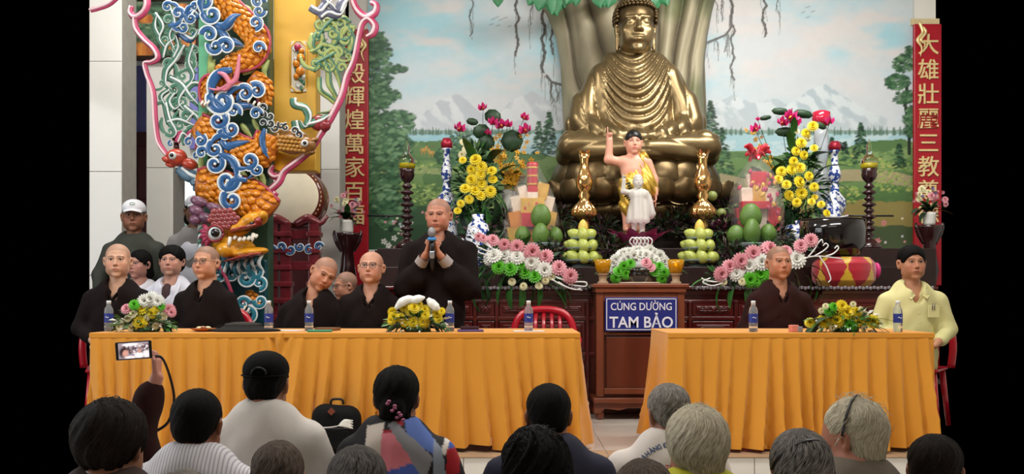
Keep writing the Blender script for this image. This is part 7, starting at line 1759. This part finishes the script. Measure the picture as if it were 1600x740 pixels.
g = G(); g.box(top + B(.10, -.152, -.15), (.085, .008, .09)); g.build('pocket', M('pale_yellow_shirt', '#CFC98E', .75), mg_, smooth=False, bevel=.003)
g = G(); g.tube([top + B(.09, -.162, -.09), top + B(.09, -.162, -.14)], .003, 6); g.tube([top + B(.105, -.162, -.09), top + B(.105, -.162, -.14)], .003, 6); g.build('pens', M('pen_dark', '#5A4A60', .3), mg_)

# people watching on the left, behind the monks
STD = 'people watching behind the monks'
w1, HM, top, B, W, cl = person('woman with dark hair half hidden behind the leftmost monk', 218, 413, 7.75, yaw=-18, byaw=0, sc=1.0, cloth=M('white_blouse', '#C9C6CC', .8), group=STD, skin='#B08070', shaved=False, robe=False, shoulder=.17, wide=1.05); hairdo(w1, HM, lambda s: bob_hair(s, 1.0), H_BLK)
w2, HM, top, B, W, cl = person('woman with full black hair wearing a white jacket over dark top, between two monks', 268, 408, 7.6, yaw=4, byaw=0, sc=1.04, cloth=M('white_jacket', '#C8C8D2', .8), group=STD, skin='#B98A76', shaved=False, robe=False, shoulder=.18, wide=1.13, pitch=-3); hairdo(w2, HM, lambda s: (s.ell((0, .02, .045), (.100, .105, .088), .01), s.ell((0, .04, -.02), (.094, .07, .075), .03), s.ell((0, -.095, -.035), (.064, .08, .088), .012, 0, sub=True)), H_BLK)
g = G(); s = S(.008); s.ell(top + B(0, -.09, -.13), (.055, .06, .15), .02); V, F, _ = s.mesh(); sobj('dark_top', V, F, M('maroon_top', '#3A2224', .8), w2)
for q in (-1, 1): g = G(); g.tube(smooth_path([top + B(q * .072, .0, .06), top + B(q * .085, -.09, -.01), top + B(q * .06, -.15, -.16), top + B(q * .06, -.16, -.3)], 5), [.014, .022, .02, .015], 8, flat=(1, .5)); g.build('lapel', M('white_jacket', '#C8C8D2', .8), w2)
s1, HM, top, B, W, cl = person('man in a white cap and dark grey green jacket, standing at the left', 209, 338, 7.95, yaw=16, byaw=4, sc=1.12, pose='stand', cloth=M('grey_green_jacket', '#34372F', .8, var=.2), group=STD, skin='#8A5E48', shaved=False, robe=False, shoulder=.22, neckline='round', bulk=1.1); hairdo(s1, HM, lambda s: short_hair(s, 1), H_DG)
m_wcap = M('white_cap_cloth', '#D8D8DC', .7)
def cap(root, HM, mat, dark=False, back=False, logo=None):
    s = S(.007); s.ell((0, .012, .058), (.088, .106, .075), .01); s.ell((0, .012, -.02), (.14, .16, .058), .004, 0, sub=True); 
    s.xform(HM); V, F, _ = s.mesh(); o = sobj('cap', V, F, mat, root)
    g = G(); g.grid(13, 5, lambda u, v: tuple(HM @ Vector(((.074 - .004 * v) * math.sin((u - .5) * 2.2), -(.072 + .070 * v) * math.cos((u - .5) * 2.2) * 1.0 - .02, .052 - .022 * v - .012 * abs(u - .5) * 2)))); b = g.build('cap_brim', mat, root); sd = b.modifiers.new('thickness', 'SOLIDIFY'); sd.thickness = .005
    if logo: g = G(); g.tube([tuple(HM @ Vector((.018 * math.cos(a * .5), -.102, .088 + .008 * math.sin(a * .5)))) for a in range(14)], .003, 5); g.build('cap_emblem', logo, root)
cap(s1, HM, m_wcap, logo=M('green_emblem', '#3E6E56', .6))
g = G(); g.tube([top + B(0, -.12, -.0), top + B(0, -.15, -.2), top + B(0, -.15, -.42)], .004, 6); g.build('zip', M('zip_silver', '#9AA0A0', .3, metal=.6), s1)
g = G(); g.tube(smooth_path([top + B(.13, 0, .03), top + B(.09, -.13, -.1), top + B(0, -.175, -.24), top + B(-.1, -.15, -.36)], 5), .014, 6, flat=(1, .3)); g.build('bag_strap', m_black, s1)
s2, HM, top, B, W, cl = person('person in a white cap, white vest and grey sleeves, standing behind the dragon column', 306, 329, 8.5, yaw=20, byaw=10, sc=1.1, pose='stand', cloth=M('grey_sleeves', '#85807E', .8), group=STD, skin='#7E5844', shaved=False, robe=False, shoulder=.2, neckline='round'); hairdo(s2, HM, lambda s: bob_hair(s), H_BLK); cap(s2, HM, m_wcap)
s = S(.012); s.ell(top + B(0, .0, -.17), (.175, .165, .2), .05); s.ell(top + B(0, 0, -.42), (.18, .17, .26), .05); s.ell(top + B(0, -.12, .02), (.05, .1, .12), .01, sub=True); V, F, _ = s.mesh(); sobj('white_vest', V, F, M('white_vest', '#D0D0DA', .8), s2)

# ---------------------------------------------------------------- the audience, seen from behind, on the lower floor
AUD = 'listeners seated on the floor in front'
FLZ = -.26
def aud(label, px, py, d, cloth, hairfn, hmat, yaw=180, roll=0, pitch=0, sc=1.0, skin='#9A6A52', shoulder=.2, lean=(0, .05), hamp=.003, hh=.006, **k):
    k.setdefault('wide', 1.0); k.setdefault('necklen', -.058)
    r = person(label, px, py, d, yaw=yaw, byaw=k.pop('byaw', 180), pitch=pitch, roll=roll, sc=sc, pose='floor', fl=FLZ, lean=lean, skin=skin, shaved=False, cloth=cloth, group=AUD, shoulder=shoulder, robe=False, face=k.pop('face', False), neckline='round', **k)
    if hairfn: hairdo(r[0], r[1], hairfn, hmat, hh, hamp, seed=px * .01)
    return r
def wisps(root, HM, mat, n=50, seed=1, L=.03, r=.0009, zlo=-.06, out=.01):
    rnd = random.Random(seed); g = G()
    for i in range(n):
        a = rnd.random() * 6.28; th = rnd.uniform(.05, 1.9); nrm = Vector((math.sin(th) * math.cos(a), math.sin(th) * math.sin(a), math.cos(th)))
        if nrm.y < -.5: continue
        p = Vector((nrm.x * .084, .016 + nrm.y * .1, .034 + nrm.z * .092)); t = Vector((rnd.uniform(-1, 1), rnd.uniform(-1, 1), rnd.uniform(-1.2, .2))).cross(nrm).normalized()
        g.tube([HM @ p, HM @ (p + t * L * .5 + nrm * out), HM @ (p + t * L + nrm * out * rnd.uniform(-.5, 1.5))], [r, r, r * .4], 4, cap=False)
    g.build('loose_strands', M('loose_' + mat.name, {'hair_black': '#080606', 'hair_dark_brown': '#1A1310', 'hair_pale_grey_blond': '#B4AA90'}.get(mat.name, '#555555'), .6), root, kind='stuff')
m_wsh = M('white_shirt', '#CFC9C2', .8, var=.06, bump=.1, bscale=200)
def stripe_shirt():
    m = M('striped_shirt', '#C8C6CC', .8, var=.04); N = m.node_tree.nodes; L = m.node_tree.links; b = N['Principled BSDF']; tc = N.new('ShaderNodeTexCoord'); w = N.new('ShaderNodeTexWave'); w.inputs['Scale'].default_value = 26; w.inputs['Distortion'].default_value = .6; L.new(tc.outputs['Object'], w.inputs['Vector'])
    cr = N.new('ShaderNodeValToRGB'); cr.color_ramp.elements[0].color = (*lin('#A6A3AC'), 1); cr.color_ramp.elements[1].color = (*lin('#D0CED2'), 1); cr.color_ramp.elements[0].position = .2; cr.color_ramp.elements[1].position = .4; L.new(w.outputs['Fac'], cr.inputs[0]); L.new(cr.outputs[0], b.inputs['Base Color']); return m
m_navy = M('navy_shirt', '#191B34', .8, var=.15)
a1 = aud('listener with short tousled dark hair and brown top, at the lower left corner', 178, 694, 2.7, M('brown_top', '#3A2622', .85), lambda s: (short_hair(s, 0, 1.08), s.ell((0, .03, .03), (.09, .1, .09), .02)), H_DKB, yaw=172, sc=1.04, hamp=.005); wisps(a1[0], a1[1], H_DKB, 90, 3)
a3 = aud('man with short black hair in a finely striped pale shirt, lower left', 309, 662, 3.3, stripe_shirt(), lambda s: short_hair(s, 0), H_BLK, sc=1.02, skin='#8E5A42', hamp=.002)
a4 = aud('man in a black cap and plain white shirt, left of the black backpack', 417, 600, 3.65, m_wsh, lambda s: short_hair(s, 0), H_BLK, sc=1.0, shoulder=.2, bulk=.97)
m_bcap = M('black_cap_cloth', '#060607', .85, spec=.15)
HMc = a4[1] @ Matrix.Rotation(R(0), 4, 'Z'); cap(a4[0], HMc, m_bcap)
g = G(); g.tube([tuple(a4[1] @ Vector((.0885 * math.sin(t), .012 + .106 * math.cos(t), .040))) for t in np.linspace(-1.3, 1.3, 16)], .006, 6, flat=(.5, 1)); g.build('cap_band', m_bcap, a4[0])
g = G(); g.tube([tuple(a4[1] @ Vector((.028 * math.cos(t), .118, .048 + .026 * math.sin(t)))) for t in np.linspace(0, math.pi, 10)], .004, 6); g.build('cap_opening', m_black, a4[0])
g = G(); yk = a4[2]
for q in (-1, 1): g.tube([yk + a4[3](q * .02 - .02, .145, -.08), yk + a4[3](q * .03 - .02, .150, -.25)], .004, 5)
g.build('back_pleat', m_wsh, a4[0])
aud('listener with brown grey hair, low at the bottom beside the striped shirt', 436, 746, 3.05, M('dark_grey_top', '#45403E', .85), lambda s: bob_hair(s, .98), H_BRG, sc=1.0)
a6 = aud('listener with grey hair pinned by a silver clip, at the bottom below the backpack', 560, 762, 2.7, M('dull_brown_top', '#4A3A36', .85), lambda s: (bob_hair(s, 1.0), s.ell((-.0, .095, .03), (.045, .03, .035), .02)), H_DG, sc=1.0)
g = G(); g.tube([tuple(a6[1] @ Vector((.035 * t, .128 - .006 * t * t, .024))) for t in (-1, -.5, 0, .5, 1)], .006, 6, flat=(1, .5)); g.build('hair_clip', M('silver_clip', '#C8C8C8', .2, metal=.8), a6[0])
# woman in the patchwork blouse
m_patch = M('patchwork_cloth', None, .8, var=.06)
def patch(V, _, root):
    d7 = 3.5; w = V + np.array(root.location); px = 800 + w[:, 0] * FPX / d7; py = HORIZON - (w[:, 2] - CAM_H) * FPX / d7
    c = np.tile(np.array(lin('#18161C')), (len(V), 1)); bk = w[:, 1] < root.location.y + .04
    def pol(pts, col): c[poly_mask(px, py, pts) & bk] = lin(col)
    pol([(570, 668), (598, 662), (600, 745), (570, 745)], '#CFC4B8'); pol([(597, 672), (612, 672), (612, 655), (630, 650), (622, 690), (598, 676)], '#A01C2C'); pol([(597, 677), (618, 674), (645, 722), (612, 740), (592, 735)], '#E0808C'); pol([(598, 735), (645, 722), (662, 745), (590, 745)], '#4A63B8')
    pol([(628, 656), (648, 656), (676, 690), (678, 712), (640, 690)], '#5872B8'); pol([(604, 664), (616, 658), (676, 716), (666, 745), (658, 745), (640, 712)], '#8C8C92'); pol([(676, 690), (690, 705), (694, 745), (676, 745)], '#8E97A8'); pol([(694, 678), (704, 684), (694, 716), (688, 708)], '#D8D0C8')
    pol([(700, 690), (716, 690), (714, 706), (698, 706)], '#3A58A8'); pol([(696, 706), (716, 704), (716, 745), (696, 745)], '#A81824'); return c
a7 = aud('woman with black hair in a sparkly clip and multicoloured patchwork blouse', 620, 622, 3.65, m_patch, lambda s: (short_hair(s, 0, 1.04, -.09), s.ell((.0, .105, -.03), (.045, .03, .04), .02), s.cap((-.03, .06, -.08), (.03, .06, -.08), .03, .03, .02)), H_BLK, sc=1.02, shoulder=.19, cloth_fn=patch, ch=.008)
m_clip = M('pink_sparkle_clip', '#C87A9A', .15, metal=.5, var=.5, scale=120)
g = G()
for k in range(9): g.ell(a7[1] @ Vector((.012 - .006 * k + .012 * math.sin(k * 2), .138, .004 - .0085 * k)), (.009, .006, .007), 7, 5)
g.build('hair_clip', m_clip, a7[0], label='pink sparkly hair clip')
a8 = aud('man with short black hair and navy shirt, in front of the donation cabinet', 857, 649, 3.6, m_navy, lambda s: short_hair(s, 0, 1.0), H_BLK, sc=1.02, skin='#8E5B47', shoulder=.21, bulk=.98, hamp=.002)
a9 = aud('listener with bushy curly black hair, lowest in the middle, before the navy shirt', 838, 735, 2.8, M('black_top', '#17161A', .85), lambda s: (s.ell((0, .02, .03), (.098, .11, .1), .01), s.ell((0, .04, -.04), (.1, .08, .09), .03), s.ell((0, -.1, -.03), (.062, .08, .085), .012, 0, sub=True)), H_BLK, sc=1.02, hamp=.011); wisps(a9[0], a9[1], H_BLK, 160, 9, .025, .0012)
m_dvsh = M('white_printed_shirt', '#D4CBC4', .8, var=.06)
a10 = aud('grey haired man in a white shirt with printed blue lettering, right of centre', 1043, 646, 3.85, m_dvsh, lambda s: short_hair(s, 0), H_GRY, sc=1.02, skin='#A06E58', shoulder=.21, yaw=196, pitch=4)
BH = BVHTree.FromPolygons([v.co.copy() for v in a10[5].data.vertices], [tuple(p.vertices) for p in a10[5].data.polygons])
def shirt_text(root, txt, pxc, pyc, size, ang, mat, d):
    c0 = P(pxc, pyc, d) - root.location; me = text_mesh(txt, SZ(size, d), 0, offset=.0008); ca, sa = math.cos(R(ang)), math.sin(R(ang))
    for v in me.vertices:
        x, z = v.co.x * ca - v.co.y * sa, v.co.x * sa + v.co.y * ca; hit = BH.ray_cast(Vector((c0.x + x, -1.5, c0.z + z)), Vector((0, 1, 0)))
        v.co = (hit[0] + Vector((0, -.0025, 0))) if hit[0] else Vector((c0.x + x, 0, c0.z + z))
    me.materials.append(mat); o = bpy.data.objects.new('shirt_lettering', me); link(o, root)
m_ink = M('blue_print', '#4A5A80', .7); m_inkr = M('red_print', '#B04848', .7)
for ch_, x, y, a in (('A', 1006, 714, 48), ('H', 1012, 709, 42), ('À', 1018, 704, 36), ('N', 1024, 700.5, 30), ('G', 1030, 697.5, 24), ('Đ', 1039, 695, 12), ('I', 1044.5, 694, 8), ('Ệ', 1049, 693, 4), ('N', 1055, 692.5, 0), ('T', 1040, 727, 4), ('H', 1047, 726, 2)):
    shirt_text(a10[0], ch_, x, y, 9.5, a, m_ink if y < 720 else m_inkr, 3.72)
g = G()
for k in range(2): g.tube([a10[2] + a10[3](.072 * math.sin(t), .02 + .075 * math.cos(t), .058 - .009 * k) for t in np.linspace(-1.6, 1.6, 14)], .003, 5)
g.build('collar_stripes', m_ink, a10[0])
a11 = aud('listener with pale grey blond hair and lime yellow collar, right of centre', 1087, 697, 2.95, M('lime_yellow_top', '#B9B52A', .8), lambda s: (short_hair(s, 0, 1.06, -.09), s.ell((.01, .03, .02), (.09, .1, .1), .02)), H_BLD, sc=1.04, yaw=196, skin='#A87462', hamp=.003); wisps(a11[0], a11[1], H_BLD, 60, 4)
aud('listener with brown grey hair at the very bottom, right of centre', 1005, 787, 2.6, M('dull_grey_top', '#54504C', .85), lambda s: bob_hair(s, 1.0), H_BRG, sc=1.02)
def band(r, mat, tilt=0, z0=.0):
    g = G(); g.tube([tuple(r[1] @ (Matrix.Rotation(R(tilt), 4, 'X') @ Vector((.0915 * math.cos(t), .0, z0 + .125 * math.sin(t)))) ) for t in np.linspace(.05, math.pi - .05, 24)], .0065, 7, flat=(.5, 1.2)); g.build('hair_band', mat, r[0], label='black hair band')
a13 = aud('listener with dark grey hair and thin black hair band, lower right', 1247, 736, 2.85, M('dark_blouse', '#3A3534', .85), lambda s: bob_hair(s, 1.02), hair_mat('hair_streaked_grey', '#141312', '#8A8580'), sc=1.03, yaw=190); band(a13, m_black, -38, .01)
a14 = aud('grey blond listener with thick black hair band and white face mask, lower right', 1328, 681, 3.1, M('taupe_top', '#6E6458', .85), lambda s: (s.ell((0, .02, .034), (.084, .1, .092), .01), s.ell((0, .045, -.03), (.075, .065, .085), .03), s.ell((0, -.09, -.03), (.07, .075, .085), .012, 0, sub=True), s.ell((.088, -.01, -.02), (.025, .028, .035), .01, 0, sub=True), s.ell((-.088, -.01, -.02), (.025, .028, .035), .01, 0, sub=True)), H_BLD, sc=1.05, yaw=234, byaw=186, skin='#A8705C'); band(a14, m_black, -8, .005); wisps(a14[0], a14[1], H_BLD, 90, 8, .05)
g = G(); g.grid(9, 7, lambda u, v: tuple(a14[1] @ Vector((.066 * math.sin((u - .5) * 2.9), -.022 - .092 * math.cos((u - .5) * 2.6), -.02 - .09 * v)))); o = g.build('face_mask', m_white, a14[0]); o.modifiers.new('thickness', 'SOLIDIFY').thickness = .003
g = G(); g.tube([a14[1] @ Vector((.064, -.03, -.03)), a14[1] @ Vector((.078, .0, .022)), a14[1] @ Vector((.084, .02, .01)), a14[1] @ Vector((.076, .01, -.05)), a14[1] @ Vector((.062, -.03, -.09))], .0018, 5); g.build('mask_loop', m_white, a14[0])
aud('dark haired listener cut by the right edge of the picture', 1462, 735, 3.1, M('dark_shirt_edge', '#2A2628', .85), lambda s: short_hair(s, 0), H_DKB, sc=1.0, yaw=150, byaw=180)
aud('listener of whom only the grey crown shows, before the striped shirt', 290, 803, 2.6, M('plain_grey_top', '#6A6460', .85), lambda s: bob_hair(s, 1.0), H_GRY, sc=1.0)

# monk who holds up a phone, hidden behind the front left listener
da = 3.75; hw = P(242, 560, da - .0)
hd0 = P(183, 692, da); root0 = Vector((hd0.x, hd0.y, FLZ))
elb = P(220, 662, da + .02) - root0; wr = P(245, 590, da) - root0
ph_arms = {1: dict(el=P(150, 720, da) - root0, wr=P(150, 745, da - .2) - root0), -1: dict(el=elb, wr=wr, hand=dict(dirv=(-.02, .05, 1), palmn=(-1, .12, 0), curl=(.6, .6, .62, .62), scale=.82, thumb=-1, thumbup=.1), short=.72, droop=-1)}
r = person('robed listener raising a phone, mostly hidden behind the tousled dark head', 183, 692, da, yaw=180, byaw=180, sc=1.0, pose='floor', fl=FLZ, skin='#B98070', shaved=True, cloth=m_robe2, group=AUD, robe=True, arms=ph_arms, face=False, shoulder=.17, h=.0055, sleeve=.95)
pc = P(209, 547, da - .055); phn = empty('smartphone', (pc.x, pc.y, pc.z), 'black smartphone held up sideways, its lit screen filming the stage', 'phone')
W_, H_ = SZ(56, da), SZ(28, da)
g = G(); g.box((0, 0, 0), (W_, .010, H_)); g.build('phone_body', m_black, phn, smooth=False, bevel=.004)
pp = Paint(0, 0, 48, 26, .8); pp.mix(np.ones_like(pp.X), '#8A7C86')
for k in range(150): pp.dab(RNG.uniform(8, 48), RNG.uniform(2, 18), RNG.uniform(.8, 2), RNG.uniform(.8, 1.6), 0, RNG.choice(['#3A2E34', '#C8B8BA', '#6A4A48', '#E4DEE0', '#4A4048']), .9)
pp.dab(9, 15, 8, 9, .5, '#2A1E1E'); pp.dab(11, 17, 5, 6, .4, '#C08C7E'); pp.dab(32, 21, 7, 5, 0, '#E8E4E6'); pp.dab(33, 14, 3, 4, 0, '#B8887A'); pp.dab(44, 20, 6, 6, 0, '#D8D4D8'); pp.dab(18, 24, 9, 3, 0, '#DAD2D4'); pp.dab(20, 3, 14, 2, 0, '#E9E2E4')
h_, w_ = pp.X.shape; V = np.stack([(pp.X / 48 - .5) * W_ * .84 + .002, np.full(pp.X.shape, -.0066), (.5 - pp.Y / 26) * H_ * .88], -1).reshape(-1, 3); i = np.arange(h_ * w_).reshape(h_, w_)
sobj('screen', V, np.stack([i[1:, :-1], i[1:, 1:], i[:-1, 1:], i[:-1, :-1]], -1).reshape(-1, 4), M('lit_screen', None, .2, var=0, emit=.8), phn, cols=pp.A.reshape(-1, 3))
phn.rotation_euler = (0, R(-4), R(0))
stp = empty('camera_strap', (P(241, 556, da).x, da, P(0, 700, da).z), 'black strap hanging from the hand that holds the phone', 'strap')
g = G(); g.tube([p - stp.location for p in smooth_path([P(241, 556, da), P(254, 560, da - .02), (P(266, 590, da)), P(272, 625, da + .02), P(262, 660, da + .04), P(234, 680, da + .02), P(229, 700, da), P(230, 714, da)], 6)], .006, 6, flat=(1, .3)); g.build('strap_band', m_black, stp)
# chairs under the seated people
for px_, d_, lb in ((184, 7.08, 'red plastic chair under the leftmost monk'), (330, 7.05, 'red plastic chair under the young monk with glasses'), (484, 7.12, 'red plastic chair under the leaning monk'), (580, 7.1, 'red plastic chair under the round faced monk'), (1217, 7.1, 'red plastic chair under the reddish brown monk'), (1425, 7.1, 'red plastic chair under the man in pale yellow')):
    chair(lb, P(px_, 0, d_).x, d_, {184: .4, 1425: -.6}.get(px_, 0), px_ not in (184, 1425))
